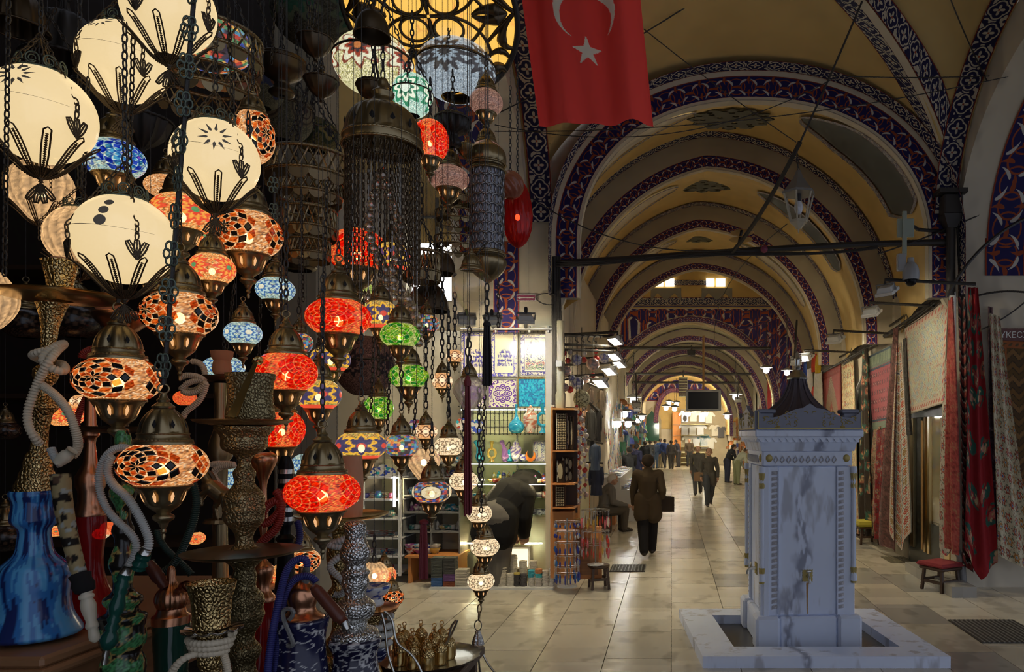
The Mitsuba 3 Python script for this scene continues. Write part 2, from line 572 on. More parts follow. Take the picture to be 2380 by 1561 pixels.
# the street's arches beyond the crossing
spec = [(13.1, .12, -1.75, 3.45, .64, 3.9, 6.84, .24, .36, .26), (17.0, .12, -1.75, 3.45, .65, 3.9, 6.86, .22, .36, .26), (20.4, .12, -1.75, 3.5, .65, 3.8, 6.66, .2, .34, .24)]
prev, py = offset(q1, .03), 10.13
for s in spec:
    r, q = make_arch(*s, foot=3.7)
    o = offset(q, s[7] + s[8] - .02)
    web('vault_web', prev, py, o, s[0] - .05, .12)
    prev, py = offset(q, .03), s[0] + s[1]
# end wall of this stretch with two windows, and the lower street behind it
DW = 24.0
q5 = pointed(-2.0, 3.35, .66, 3.0, 5.75)
web('vault_web', prev, py, offset(prev, .75), DW, .0)
k5 = [(x, z) for x, z in q5]
poly = Polygon([(-2.6, 0), (-2.6, 8.3), (4.6, 8.3), (4.6, 0)]).difference(Polygon(k5 + [(3.35, -.1), (-2.0, -.1)]))
we = put('wall_end', prism(poly, .35, 'y', DW), 'ochre_plaster', kind='structure', label='end wall above the lower arch')
lf = Polygon([(-2.6, 4.6), (-2.6, 6.2), (4.6, 6.2), (4.6, 4.6), (4.6, 2), (-2.6, 2)]).difference(Polygon([(x, z) for x, z in offset(q5, .2)] + [(3.6, 1), (-2.3, 1)]))
m = trimesh.creation.extrude_polygon(lf, .02, engine='earcut')
v = np.array(m.vertices)
put('leaf_field', tri(np.stack([v[:, 0], DW - .01 - v[:, 2], v[:, 1]], -1), m.faces), 'leaf_paint', we, uv=np.stack([v[:, 0] / .55, np.mod(v[:, 1] / .55, 1.0)], -1))
L2 = lambda x0, x1, z, y=DW - .02: np.array([[x0, y, z], [x1, y, z]])  # noqa: E731
band('flower_band', L2(-2.4, 4.4, 6.33), L2(-2.4, 4.4, 6.58), 'quatrefoil_paint', we)
band('flower_band', L2(.0, 1.3, 6.98), L2(.0, 1.3, 7.16), 'quatrefoil_paint', we)
for a, b, m_ in ((6.2, 6.24, 'cream_line'), (6.28, 6.31, 'blue_line')):
    band('painted_line', L2(-2.4, 4.4, a), L2(-2.4, 4.4, b), m_, we)
for x in (-.17, 1.5):
    for dx, w in ((-.22, .26), (.12, .30)):
        put('window_1', box(x + dx - w / 2, x + dx + w / 2, DW - .06, DW - .03, 6.93, 7.2), 'white_plastic', kind='structure', emit=(3.2, 3.0, 2.2), weight=.2, label='small bright window high in the end wall')
    put('sill_ornament', prism([(x - .5, 6.88), (x - .5, 6.5), (x - .38, 6.6), (x - .28, 6.72), (x - .1, 6.56), (x, 6.5), (x + .1, 6.56), (x + .28, 6.72), (x + .38, 6.6), (x + .5, 6.5), (x + .5, 6.88)], .03, 'y', DW - .045), 'steel_grey', we)
make_arch(DW, .3, -2.0, 3.35, .66, 3.0, 5.75, .2, .04, .02, foot=2.0)
prev, py = offset(q5, .1), DW + .4
mat('pale_vault', (.30, .265, .17), .85)
for d, za in ((28.5, 5.72), (33, 5.7), (38, 5.68), (44, 5.66)):
    r, q = make_arch(d, .12, -1.9, 3.5, .68, 2.9, za, .22, .3, .2, foot=2.0)
    web('vault_web', prev, py, offset(q, .5), d, .1, 'pale_vault')
    prev, py = offset(q, .03), d + .12
# the bottom of the street
q = arch_curve(-.9, 1.9, .2, 2.9, 5.0)
web('vault_web', prev, py, offset(prev, .2), 50.5, .1)
wf = put('wall_back', box(-4, 6, 50.6, 50.9, -.01, 7), 'white_plaster', kind='structure', label='pale wall closing the street')
band('leaf_field', np.array([[-1.9, 50.55, 4.4], [3.6, 50.55, 4.4]]), np.array([[-1.9, 50.55, 5.9], [3.6, 50.55, 5.9]]), 'leaf_paint', wf, .7)
r = put('arch_niche', solid_ring(q, offset(q, .3), 50.3, 50.6), 'leaf_paint', wf)
put('niche_fill', prism([(x, z) for x, z in q] + [(1.9, 2.5), (-.9, 2.5)], .04, 'y', 50.5), 'ochre_plaster', wf)

# ---- walls
wl = put('wall_left', box(-2.2, -1.75, 10.9, 50.6, -.01, 5.2), 'white_plaster', kind='structure', label='left wall of the market street')
wr = put('wall_right', box(3.95, 4.5, 10.6, 50.6, -.01, 5.2), 'white_plaster', kind='structure', label='right wall of the market street, hung with carpets')
# the pier and wall over the ceramics shop
ws = put('wall_shop', prism(Polygon([(-8.9, 3.55), (-8.9, 7.4), (-1.63, 7.4), (-1.63, -.01), (-1.72, -.01), (-1.72, 3.55)]).difference(Polygon([(-3.62, 3.9), (-3.62, 5.75), (-2.86, 5.75), (-2.86, 3.9)])), .35, 'y', 10.0), 'white_plaster', kind='structure', label='white pier and wall above the ceramics shop')
put('pier_side', box(-1.66, -1.60, 10.02, 10.9, -.01, 4.5), 'white_plaster', ws)
band('leaf_band', np.array([P(1147, 772, 9.985), P(1147, 590, 9.985), P(1147, 300, 9.985)]), np.array([P(1206, 772, 9.985), P(1206, 590, 9.985), P(1206, 300, 9.985)]), 'leaf_paint', ws)
put('wall_far', box(-9, -4.4, 10.35, 10.5, -.01, 3.6), 'beige_plaster', kind='structure', label='rear wall of the shop')
# bright tall window behind the lamps
wn = tag('window_2', 'tall bright daylight window behind the hanging lamps', kind='structure')
put('pane', box(-3.62, -2.86, 10.2, 10.22, 3.9, 5.75), 'white_plastic', wn, emit=(7, 7, 6.4), weight=1.0)
put('frame', cat(*[box(x - .02, x + .02, 10.12, 10.2, 3.9, 5.7) for x in (-3.61, -3.24, -2.87)], *[box(-3.62, -2.86, 10.13, 10.19, z - .015, z + .015) for z in (3.92, 4.5, 5.1, 5.68)]), 'steel_grey', wn)
# right pier and cross street wall
wp = put('wall_pier', box(XR, XR + 1.05, 10.0, 10.6, -.01, 4.9), 'white_plaster', kind='structure', label='white pier at the corner of the carpet shop')
band('leaf_band', np.array([P(2290, 640, 9.98), P(2290, 540, 9.98)]), np.array([P(2382, 640, 9.98), P(2382, 540, 9.98)]), 'leaf_paint', wp)
put('pier_plaster', box(XR + 1.05, 10.5, 10.25, 10.6, -.01, 4.9), 'beige_plaster', wp)
# window bays: daylight as glowing patches on the left, shade as dark ones right


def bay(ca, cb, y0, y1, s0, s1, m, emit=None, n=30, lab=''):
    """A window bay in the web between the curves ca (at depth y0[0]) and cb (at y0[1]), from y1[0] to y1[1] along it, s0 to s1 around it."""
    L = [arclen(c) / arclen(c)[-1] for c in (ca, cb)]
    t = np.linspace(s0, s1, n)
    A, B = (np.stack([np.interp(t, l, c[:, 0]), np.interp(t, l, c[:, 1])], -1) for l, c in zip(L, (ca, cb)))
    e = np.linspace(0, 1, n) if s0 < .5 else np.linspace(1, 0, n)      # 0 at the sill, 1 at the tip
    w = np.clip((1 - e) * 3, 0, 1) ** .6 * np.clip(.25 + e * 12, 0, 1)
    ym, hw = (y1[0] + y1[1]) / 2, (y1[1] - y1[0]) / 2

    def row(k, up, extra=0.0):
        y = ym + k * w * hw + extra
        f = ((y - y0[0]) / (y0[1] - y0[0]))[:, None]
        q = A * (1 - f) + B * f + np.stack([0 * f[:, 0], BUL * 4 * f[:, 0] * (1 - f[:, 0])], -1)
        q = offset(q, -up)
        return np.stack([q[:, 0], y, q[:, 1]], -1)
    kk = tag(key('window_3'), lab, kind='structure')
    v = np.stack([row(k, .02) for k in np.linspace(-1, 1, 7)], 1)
    put('reveal', tri(v.reshape(-1, 3), grid_faces(n, 7)), m, kk, smooth=True, emit=emit, weight=.15)  # patch emits the bay's daylight itself; dark ones carry shade in their colour
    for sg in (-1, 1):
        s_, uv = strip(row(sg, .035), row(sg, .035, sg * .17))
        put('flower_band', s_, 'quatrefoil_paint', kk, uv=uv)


BUL = .12
mat('bay_shade_paint', (.02, .018, .012), .8)  # shade inside the right bays, put into the colour
bq = lambda s: offset(pointed(s[2], s[3], s[4], s[5], s[6]), s[7] + s[8] - .02)  # noqa: E731
qa = offset(q1, .03)
SP = [10.13, 13.1, 13.22, 17.0, 17.12, 20.4]
ins = lambda s: offset(pointed(s[2], s[3], s[4], s[5], s[6]), .03)  # noqa: E731
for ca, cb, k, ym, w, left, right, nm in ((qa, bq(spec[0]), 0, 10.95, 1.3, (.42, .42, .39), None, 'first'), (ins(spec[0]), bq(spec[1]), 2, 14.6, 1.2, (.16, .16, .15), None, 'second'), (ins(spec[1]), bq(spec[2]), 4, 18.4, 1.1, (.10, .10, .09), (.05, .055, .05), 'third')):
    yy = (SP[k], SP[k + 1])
    bay(ca, cb, yy, (ym - w / 2, ym + w / 2), .16, .42, 'white_plaster', left, lab=f'glowing patch for the daylit window bay on the left of the {nm} vault')
    bay(ca, cb, yy, (ym - w / 2, ym + w / 2), .60, .85, 'white_plaster' if right else 'bay_shade_paint', right, lab=f'shade toned patch for the window bay on the right of the {nm} vault')
# painted rosettes at the crowns


def rosette(y, x, z, w):
    a = np.linspace(0, 2 * pi, 48, endpoint=False)
    rr = w * (1 + .09 * np.cos(12 * a))
    pg = Polygon(np.stack([rr * np.cos(a), .55 * rr * np.sin(a)], -1))
    for r, k in ((.70, 8), (.35, 5), (.88, 14)):
        for b in np.arange(k) * 2 * pi / k:
            pg = pg.difference(Polygon([(w * r * math.cos(b) + w * .085 * math.cos(t), .55 * (w * r * math.sin(b) + w * .085 * math.sin(t))) for t in np.linspace(0, 2 * pi, 9)[:-1]]))
    m = trimesh.creation.extrude_polygon(pg, .02, engine='earcut')
    v = np.array(m.vertices)
    put('crown_rosette', tri(np.stack([v[:, 0] + x, y + v[:, 1], z - .012 * v[:, 1] - v[:, 2]], -1), m.faces), 'shade_olive', ceil)


mat('shade_olive', (.045, .038, .016), .8)
rosette(11.3, .92, 6.96, .62)
rosette(15.1, .65, 7.22, .62)
rosette(18.9, .65, 7.16, .62)

put('wall_near', box(-9, -1.3, -1.5, -1.4, 0, 7.1), 'beige_plaster', kind='structure', label='street wall added behind the viewer on the near left, shading the lamp stall')  # unseen wall added to keep daylight off the lamp stall

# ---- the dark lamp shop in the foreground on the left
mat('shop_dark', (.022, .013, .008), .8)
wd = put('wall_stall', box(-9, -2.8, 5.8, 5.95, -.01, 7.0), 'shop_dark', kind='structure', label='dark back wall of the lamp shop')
put('pilaster', box(-3.05, -2.7, 5.6, 5.95, -.01, 7.0, .02), 'beige_plaster', wd)
for z in (1.25, 2.35, 3.3):
    put('shelf', box(-9, -3.1, 5.4, 5.8, z, z + .035), 'wood_dark', wd)
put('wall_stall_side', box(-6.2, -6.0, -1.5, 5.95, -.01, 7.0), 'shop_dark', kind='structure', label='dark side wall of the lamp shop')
cn = put('ceiling_rail', cat(*[box(-6, -.75, y - .03, y + .03, 5.55, 5.61) for y in np.arange(1.6, 5.6, .5)], *[box(x - .03, x + .03, 1.4, 5.75, 5.6, 5.66) for x in np.arange(-5.9, -.7, 1.0)]), 'iron', kind='structure', label='iron hanging grid of the lamp shop')
put('hanger', cat(*[box(x - .02, x + .02, y - .02, y + .02, 5.62, 7.12) for x in (-4.9, -.9) for y in (1.5, 5.2)]), 'iron', cn)
# ================================================================ fountain
def marble(p, n, uv):
    w = fbm(p.x * 2.2, p.y * 2.2, p.z * 1.4, 4)
    v = dr.abs(p.x - .16 * p.z - 1.12 + .5 * (w - .5) + .12 * (fbm(p.x * 9, p.y * 9, p.z * 7, 3) - .5))
    vein = smoothstep(.10, .01, v) * smoothstep(.32, .55, fbm(p.x * 24, p.y * 24, p.z * 7, 3))
    fine = smoothstep(.58, .74, fbm(p.x * 9 + 5, p.y * 9, p.z * 2.2, 4))
    c = mix((.53, .60, .76), (.62, .69, .84), w)
    return mix(mix(c, (.30, .31, .36), fine * .7), (.20, .22, .30), vein * .9)


mat('marble', proc(marble), .3)
mat('marble_plain', (.56, .62, .75), .4)
mat('slate', (.17, .18, .235), .45)
mat('carving', (.40, .40, .43), .5)  # darker than the marble: relief shade put into the colour
mat('gilt', (.38, .30, .10), .45, .3)
mat('lead_roof', (.085, .068, .08), .5, .3)
mat('wet_dark', (.03, .029, .027), .3)
FD, FX = 7.55, (1871 - VX) / F * 7.12
ft = thing('fountain', 'free-standing marble street fountain with a ribbed lead dome and brass taps', 'fountain')
RZ = math.radians(3.2)


def shaped(m):
    v = m.vertices * [.95, .95, 1]
    v[:, 2] = np.where(v[:, 2] < 1.995, v[:, 2] * 1.068, 2.13 + (v[:, 2] - 1.995) * .77)
    return tri(v, m.faces)


def fput(name, m, mt, parent=ft, **kw):
    m = shaped(m)
    return put(name, moved(m, (FX, FD, 0), RZ), mt, parent, **kw)


hb = .49
sh = fput('shaft', cat(box(-.43, .43, -.43, .43, .1, 1.86)), 'marble')
for k in range(4):
    R = k * pi / 2
    rot = lambda m: moved(m, (0, 0, 0), R)  # noqa: B023,E731
    def fr(name, m, mt, parent, **kw):
        return fput(name, rot(m), mt, parent, **kw)
    if k in (1, 2):
        continue
    pl = fr('plinth', box(-.3, .3, -.505, -.42, .0, .30, .02), 'marble', ft)
    for s in (-1, 1):
        fr('corner_block', box(s * .30, s * .545, -.545, -.40, .0, .31, .025), 'marble_plain', ft)
        # carved pilaster: tongue and leaf carving beside the panel
        pi_ = fr('pilaster', box(s * .30, s * .49, -.462, -.40, .30, 1.66, .008), 'marble_plain', ft)
        lv = []
        for z in np.arange(.36, 1.62, .053):
            lv.append(hull([(s * .345 - .03, -.464, z), (s * .345 + .03, -.464, z + .01), (s * .345 + .03, -.464, z + .042), (s * .345 - .028, -.464, z + .036), (s * .345, -.485, z + .022)]))
        fr('leaf_carving', cat(lv), 'carving', pi_)
        fr('bead', box(s * .312, s * .304, -.478, -.45, .32, 1.62), 'marble_plain', pi_)
        # corner colonnette
        co = fr('colonnette', lathe([(.0, .62), (.034, .62), (.034, .66), (.024, .70), (.026, 1.2), (.024, 1.58), (.034, 1.62), (.034, 1.66), (0, 1.66)], 12, center=(s * .475, -.475, 0)), 'marble_plain', ft, smooth=40)
        for z in (.60, 1.46):
            fr('gilt_capital', lathe([(.0, 0), (.028, 0), (.031, .03), (.024, .06), (.03, .1), (.034, .14), (0, .15)], 12, .2, 6, center=(s * .475, -.475, z)), 'gilt', co, smooth=40)
    fr('panel', box(-.295, .295, -.447, -.42, .31, 1.655), 'marble', ft)
    fr('frieze', box(-.46, .46, -.472, -.42, 1.665, 1.80, .006), 'marble_plain', ft)
    lv = [tube([(x, -.476, 1.69), (x - .022, -.485, 1.72), (x, -.488, 1.755), (x + .022, -.485, 1.72), (x, -.48, 1.70)], .007, 5) for x in np.arange(-.33, .34, .067)]
    fr('carved_scrolls', cat(lv), 'carving', ft)
    for s in (-1, 1):
        fr('gilt_rosette', moved(trimesh.creation.icosphere(2), (s * .40, -.474, 1.735), s=(.035, .018, .035)), 'gilt', ft, smooth=True)
    # wavy cornice edge
    xs_ = np.linspace(-.53, .53, 150)
    wv = Polygon(np.vstack([np.stack([xs_, 1.90 - .016 * np.cos(xs_ * 2 * pi / .07)], -1), [[.53, 1.95], [-.53, 1.95]]]))
    fr('scalloped_edge', prism(wv, .06, 'y', -.535), 'marble_plain', ft)
    # pediment plate with gilt scrolls
    px_ = np.linspace(-.535, .535, 81)
    a = np.abs(px_)
    top = np.where(a < .06, .325 - a * .75, np.where(a < .4, .21 + .06 * np.cos(np.clip((a - .06) / .34, 0, 1) * pi) - .0, .15 + ((a - .4) / .135) ** 2 * .09))
    pd = fr('pediment', prism([(-.535, 1.995)] + [(x, 1.995 + t) for x, t in zip(px_, top)] + [(.535, 1.995)], .04, 'y', -.56), 'slate', ft)
    r2 = np.random.default_rng(5)
    sc = []
    for i in range(26):
        x = r2.uniform(.03, .48); z = 2.02 + r2.uniform(.02, .13 if x > .3 else .19)
        an, t = r2.uniform(0, 6.3), np.linspace(0, 2.6, 8)
        for s in (-1, 1):
            sc.append(tube(np.stack([s * (x + .03 * np.cos(an + t) * (1 - t / 4)), t * 0 - .562, z + .03 * np.sin(an + t) * (1 - t / 4)], -1), .0042, 4))
    for q_ in sc:
        fr('gilt_scroll', q_, 'gilt', pd)
    fr('gilt_border', cat(box(-.53, .53, -.565, -.555, 2.0, 2.014), box(-.534, -.522, -.565, -.555, 2.0, 2.22), box(.522, .534, -.565, -.555, 2.0, 2.22)), 'gilt', pd)
cor = fput('cornice', cat(hull([(x * .48, y * .48, 1.80) for x in (-1, 1) for y in (-1, 1)] + [(x * .505, y * .505, 1.89) for x in (-1, 1) for y in (-1, 1)]), box(-.555, .555, -.555, .555, 1.925, 1.995, .012), box(-.515, .515, -.515, .515, 1.88, 1.93)), 'marble')
# taps on the front and on the left
for k in (0, 3):
    R = RZ + k * pi / 2
    def loc(m, R=R):
        v = moved(shaped(m), (0, 0, 0), R)
        return tri(v.vertices + [FX, FD, 0], v.faces)
    tp = put('tap', loc(cat(tube([(0, -.45, .665), (0, -.50, .665), (0, -.535, .66), (0, -.55, .635), (0, -.55, .61)], [.017, .015, .014, .012, .012], 10), tube([(0, -.51, .665), (0, -.51, .70)], .008, 8), moved(trimesh.creation.icosphere(1), (0, -.51, .71), s=(.028, .012, .014)))), 'silver', ft, smooth=40, label='small chromed water tap')
    edge = [(-.055 + .006 * (i % 2), -.055 + .11 * i / 8) for i in range(9)] + [(-.055 + .11 * i / 8, .055 - .006 * (i % 2)) for i in range(1, 9)] + [(.055 - .006 * (i % 2), .055 - .11 * i / 8) for i in range(1, 9)] + [(.055 - .11 * i / 8, -.055 + .006 * (i % 2)) for i in range(1, 8)]
    put('tap_plate', loc(prism([(x, z + .665) for x, z in edge], .012, 'y', -.46)), 'gilt', tp, label='square scalloped brass plate')
    if k == 0:
        put('rust_stain', loc(prism([(-.012, .6), (-.006, .32), (.004, .31), (.006, .45), (.014, .6)], .002, 'y', -.4485)), 'rust', tp)
mat('rust', (.30, .17, .06), .7)
# corner posts and the lead dome
for sx in (-1, 1):
    for sy in (-1, 1):
        fput('corner_post', cat(box(sx * .36, sx * .50, sy * .36, sy * .50, 1.99, 2.22, .01), box(sx * .34, sx * .52, sy * .34, sy * .52, 2.2, 2.25, .01)), 'slate')
dm = fput('dome', lathe(smooth_prof([(.50, 1.99), (.44, 2.13), (.30, 2.27), (.17, 2.42), (.105, 2.57), (.085, 2.69)], 40), 96, .10, 12), 'lead_roof', smooth=True)
fput('dome_rib', cat([tube([(r * math.cos(a), r * math.sin(a), z) for r, z in smooth_prof([(.505, 1.99), (.445, 2.13), (.305, 2.27), (.175, 2.42), (.11, 2.57), (.088, 2.69)], 20)], .012, 6) for a in (np.arange(12) + .0) * pi / 6]), 'lead_roof', dm, smooth=True)
fput('finial', lathe([(.11, 2.67), (.115, 2.69), (.085, 2.74), (.05, 2.79), (.032, 2.80), (.04, 2.83), (.028, 2.86), (.028, 2.93), (.036, 2.95), (.022, 2.97), (.02, 3.02), (0, 3.05)], 20, .12, 8, (2.66, 2.76)), 'silver', dm, smooth=40, label='grey metal spire')
# the kerb round its basin
kb = thing('fountain_kerb', 'low marble kerb around the basin of the fountain', 'kerb')
c0 = np.array([P(1633, 1508, 6.52), P(2210, 1508, 6.52), P(2030, 1416, 8.32), P(1578, 1421, 8.32)])[:, :2]
ctr = c0.mean(0)
ci = ctr + (c0 - ctr) * [.70, .66]
for i in range(4):
    a, b, c, e = c0[i], c0[(i + 1) % 4], ci[(i + 1) % 4], ci[i]
    sd = [np.array([*q, z]) for z in (0.0, .105) for q in (a * .998 + e * .002, b * .998 + c * .002, c, e)]
    put('kerb_stone', hull(sd), 'marble', kb)
put('basin_floor', tri([[*q, .012] for q in ci], [[0, 1, 2], [0, 2, 3]]), 'wet_dark', kb)

# ================================================================ carpets and cloths on the right
def lerp(a, b, t):
    return np.asarray(a) * (1 - t)[..., None] + np.asarray(b) * t[..., None]


def hsh(i, j, k=0):
    v = (i.astype(np.int64) * 374761393 + j.astype(np.int64) * 668265263 + k * 974711) & 0xFFFFFFFF
    v = ((v ^ (v >> 13)) * 1274126177) & 0xFFFFFFFF
    return ((v ^ (v >> 16)) & 0xFFFF) / 65535.0


def pattern(u, v, w, h, kind, bg, cols, s=.12, edge=None):
    """Woven or embroidered colours at metres x = u w, y = v h."""
    x, y = u * w, v * h
    c = np.tile(np.asarray(bg, float), (len(u), 1))
    cols = np.asarray(cols, float)
    def paint(m, col):
        c[m] = col if np.ndim(col) == 1 else np.asarray(col)[m]
    if kind in ('flowers', 'sprigs', 'squares', 'bunches'):
        i, j = np.floor(x / s + .5 * (np.floor(y / s) % 2 if kind != 'squares' else 0)), np.floor(y / s)
        fx = x / s + .5 * (np.floor(y / s) % 2 if kind != 'squares' else 0) - i - .5
        fy = y / s - j - .5
        jx, jy = (hsh(i, j, 1) - .5) * .25, (hsh(i, j, 2) - .5) * .25
        if kind == 'squares':
            jx = jy = 0 * fx
        r, a = np.hypot(fx - jx, fy - jy), np.arctan2(fy - jy, fx - jx)
        pick = cols[(hsh(i, j, 3) * len(cols)).astype(int) % len(cols)]
        if kind == 'squares':
            paint(np.maximum(abs(fx), abs(fy)) > .46, (.06, .07, .12))
            paint((r < .36 + .05 * np.cos(8 * a)), pick)
            paint((r < .24) & (np.cos(8 * a) > .3), np.array(bg) * .9)
            paint(r < .09, (.25, .16, .04))
        elif kind == 'bunches':
            lf = meshkit.noise(np.stack([x / s * 5, y / s * 5, x * 0], -1), 3)
            on = hsh(i, j, 5) < .62
            paint(on & (r < .46) & (lf > .52), (.03, .10, .075))
            paint(on & (r < .38) & (lf < .36), (.30, .10, .06))
            paint(on & (r < .3) & (meshkit.noise(np.stack([x / s * 7, y / s * 7, x * 0 + 4], -1), 8) > .66), (.45, .36, .2))
            paint(on & (r < .16 + .03 * np.cos(5 * a)), pick)
            paint(on & (r < .06), (.4, .3, .15))
        else:
            R = .30 if kind == 'flowers' else .2
            paint((abs(r - R - .1) < .035) & (np.cos(6 * a + 9 * hsh(i, j, 4)) > -.1), (.05, .10, .07))
            paint(r < R + .07 * np.cos(6 * a), pick)
            paint(r < R * .5, np.array(bg))
            paint(r < R * .28, pick[..., ::-1] * .8 + .05)
            tw = np.abs(np.sin(14 * (fx + .4 * np.sin(7 * fy)))) < .16
            paint(tw & (r > R + .14) & (hsh(np.floor(x / s * 5), np.floor(y / s * 5), 6) > .4), (.22, .05, .03))
    elif kind == 'lattice':
        a, b = (x + y) / s, (x - y) / s
        i, j = np.floor(a), np.floor(b)
        m = np.maximum(np.abs(a - i - .5), np.abs(b - j - .5))
        pick = cols[(hsh(i, j, 3) * len(cols)).astype(int) % len(cols)]
        paint(m < .40, pick); paint(m < .24, bg); paint(m < .13, pick * .8)
    elif kind == 'kilim':
        k = np.floor(y / s + .5 * np.abs(((x / s) % 2) - 1) * 2)
        paint(np.ones(len(x), bool), cols[(k.astype(int)) % len(cols)])
        paint(((y / s + np.abs(((x / s) % 2) - 1)) % 1) < .12, (.02, .015, .015))
    elif kind == 'medallion':
        q = np.abs(u - .5) * 1.15 + np.abs(v - .5) * .95
        lat = ((np.floor(x / s) + np.floor(y / s)) % 2)
        paint(q < .44, np.where(lat[:, None] > 0, [[.42, .34, .23]], [[.20, .09, .05]]))
        paint(q < .16, cols[0]); paint(q < .09, (.42, .34, .23)); paint(q < .05, cols[0])
    elif kind == 'rows':
        j = np.floor(y / s)
        fx, fy = (x / s * 1.6) % 1 - .5, y / s - j - .5
        r = np.hypot(fx, fy)
        paint((r < .28) & (r > .1), cols[0]); paint(r < .09, cols[1])
        paint(v < .18, (.16, .20, .16)); paint((v < .18) & (np.abs(((x / s * 2) % 1) - .5) < .22) & (np.abs((v - .09) / .06) < 1), (.28, .33, .22))
        paint((np.abs(v - .2) < .012) | (np.abs(v - .02) < .012) | (np.abs(v - .86) < .012), (.05, .07, .10))
        paint(v > .88, (.18, .22, .17)); paint(v > .97, (.03, .04, .05))
    elif kind == 'zigzag':
        z = (y / s + .55 * np.abs(((x / s * 2) % 2) - 1)) % 1
        hj = hsh(np.floor(x / s * 2), np.floor(y / s), 4)
        paint(z < .45, (.42, .38, .30)); paint(z < .34, cols[0]); paint((z > .55) & (z < .8) & (hj > .4), cols[1])
    elif kind == 'scroll':
        f = meshkit.fbm(np.stack([x / s, y / s, x * 0], -1), 3, 5)
        paint(np.abs(f - .5) < .03, cols[0]); paint(f > .62, cols[1]); paint(f > .68, bg); paint(f < .33, cols[2 % len(cols)])
    if edge is not None:
        e = np.minimum(np.minimum(x, w - x), np.minimum(y, h - y))
        ew, ec, ec2 = edge
        paint(e < ew, ec)
        bead = (np.sin(2 * pi * (x + y) / (ew * .9)) > .2)
        paint((e < ew * .75) & (e > ew * .3) & bead, ec2)
        paint(e < ew * .12, np.array(ec) * .5)
    return c * (0.86 + .14 * rng.random((len(c), 1)))


def cloth(name, TL, TR, BL, BR, pat, label, folds=0, amp=.02, nu=46, nv=150, thick=.014, point=0.0, group=None, cat_='carpet', normal=(-1, 0, 0), ww=None, taper=0.0):
    """A hanging textile between four corner points; folds: number of waves across; point: how far the hem's middle hangs lower."""
    TL, TR, BL, BR = (np.asarray(q, float) for q in (TL, TR, BL, BR))
    nrm = np.asarray(normal, float)

    def f(u, v, off=0.0):
        q = lerp(lerp(TL, TR, u), lerp(BL, BR, u), v)
        w = np.sin(2 * pi * folds * u + 1.3 * np.sin(3 * v)) * amp * (.35 + .65 * v) if folds else .006 * np.sin(5 * u + 4 * v)
        q = q + nrm * (w + off)[..., None]
        q[..., 2] -= point * (1 - np.abs(2 * u - 1)) * v
        return q
    u, v = np.meshgrid(np.linspace(0, 1, nu), np.linspace(0, 1, nv), indexing='ij')
    A, B = f(u, v, u * 0 + thick), f(u, v, u * 0)
    V = np.vstack([A.reshape(-1, 3), B.reshape(-1, 3)])
    g = grid_faces(nu, nv)
    n = nu * nv
    idx = np.arange(n).reshape(nu, nv)
    loop = np.r_[idx[:, 0], idx[-1, 1:], idx[-2::-1, -1], idx[0, -2:0:-1]]
    nx = np.roll(loop, -1)
    sd = np.vstack([np.stack([loop, nx, nx + n], -1), np.stack([loop, nx + n, loop + n], -1)])
    m = tri(V, np.vstack([g, g[:, ::-1] + n, sd]))
    w = ww or (np.linalg.norm(TR - TL) + np.linalg.norm(BR - BL)) / 2
    h = np.linalg.norm(BL - TL)
    U, Vv = u.ravel(), v.ravel()
    c = pattern(U, Vv, w, h, *pat[:4], **(pat[4] if len(pat) > 4 else {}))
    return put(name, m, 'painted', smooth=True, color=np.clip(np.vstack([c, c * .6]), 0, 1), label=label, cat=cat_, group=group)


RED, NAVY, TEAL, GOLD, CREAM, ROSE, BROWN = (.30, .025, .02), (.03, .035, .09), (.03, .13, .11), (.34, .22, .06), (.50, .45, .33), (.36, .09, .08), (.10, .05, .028)


def wq(x0, y0, x1, y1, x2, y2, x3, y3, X=3.88):
    return Wl(x0, y0, X), Wl(x1, y1, X), Wl(x2, y2, X), Wl(x3, y3, X)


cloth('carpet', *wq(1911, 870, 1955, 845, 1916, 1075, 1958, 1080, 3.86), ('medallion', ROSE, [(.30, .06, .04)], .045, dict(edge=(.17, (.26, .045, .035), (.33, .10, .08)))), 'rose red carpet with a cream latticed medallion behind the fountain top', nv=110)
cloth('carpet', *wq(1957, 848, 1984, 836, 1968, 1240, 2000, 1252, 3.84), ('flowers', (.46, .40, .24), [(.32, .10, .04), (.36, .16, .05)], .2, dict(edge=(.16, (.50, .42, .24), (.36, .08, .03)))), 'long pale cream runner with a rust red flowered border right of the fountain', nv=200)
cloth('carpet', *wq(2007, 815, 2017, 808, 2000, 1238, 2032, 1250, 3.80), ('bunches', (.035, .025, .018), [(.25, .07, .04), (.20, .12, .06)], .24, {}), 'dark brown flowered carpet gathered beside the arched niche', 2, .05)
cloth('carpet', *wq(2020, 828, 2070, 803, 2030, 1004, 2074, 998, 3.87), ('rows', (.30, .085, .10), [(.12, .06, .07), (.35, .26, .22)], .17, {}), 'pink prayer rug with grey green end panels hanging high', nv=120)
cloth('carpet', *wq(2032, 1000, 2048, 990, 2014, 1236, 2038, 1246, 3.83), ('flowers', (.34, .24, .16), [(.32, .07, .05), (.2, .10, .06)], .16, {}), 'beige and rust carpet folded beneath the pink prayer rug', 1.5, .04)
cloth('carpet', *wq(2040, 1000, 2068, 990, 2036, 1250, 2058, 1262, 3.80), ('flowers', (.18, .014, .02), [(.10, .02, .02), (.3, .18, .12)], .13, {}), 'deep crimson carpet folded beneath the pink prayer rug', 2, .04)
cloth('carpet', *wq(2079, 765, 2088, 758, 2046, 1262, 2082, 1282, 3.70), ('scroll', (.13, .055, .05), [(.05, .03, .025), (.19, .10, .085), (.07, .035, .03)], .06, {}), 'narrow plum brown runner rolled lengthwise and hanging aslant', 1, .05, nu=24, nv=180)
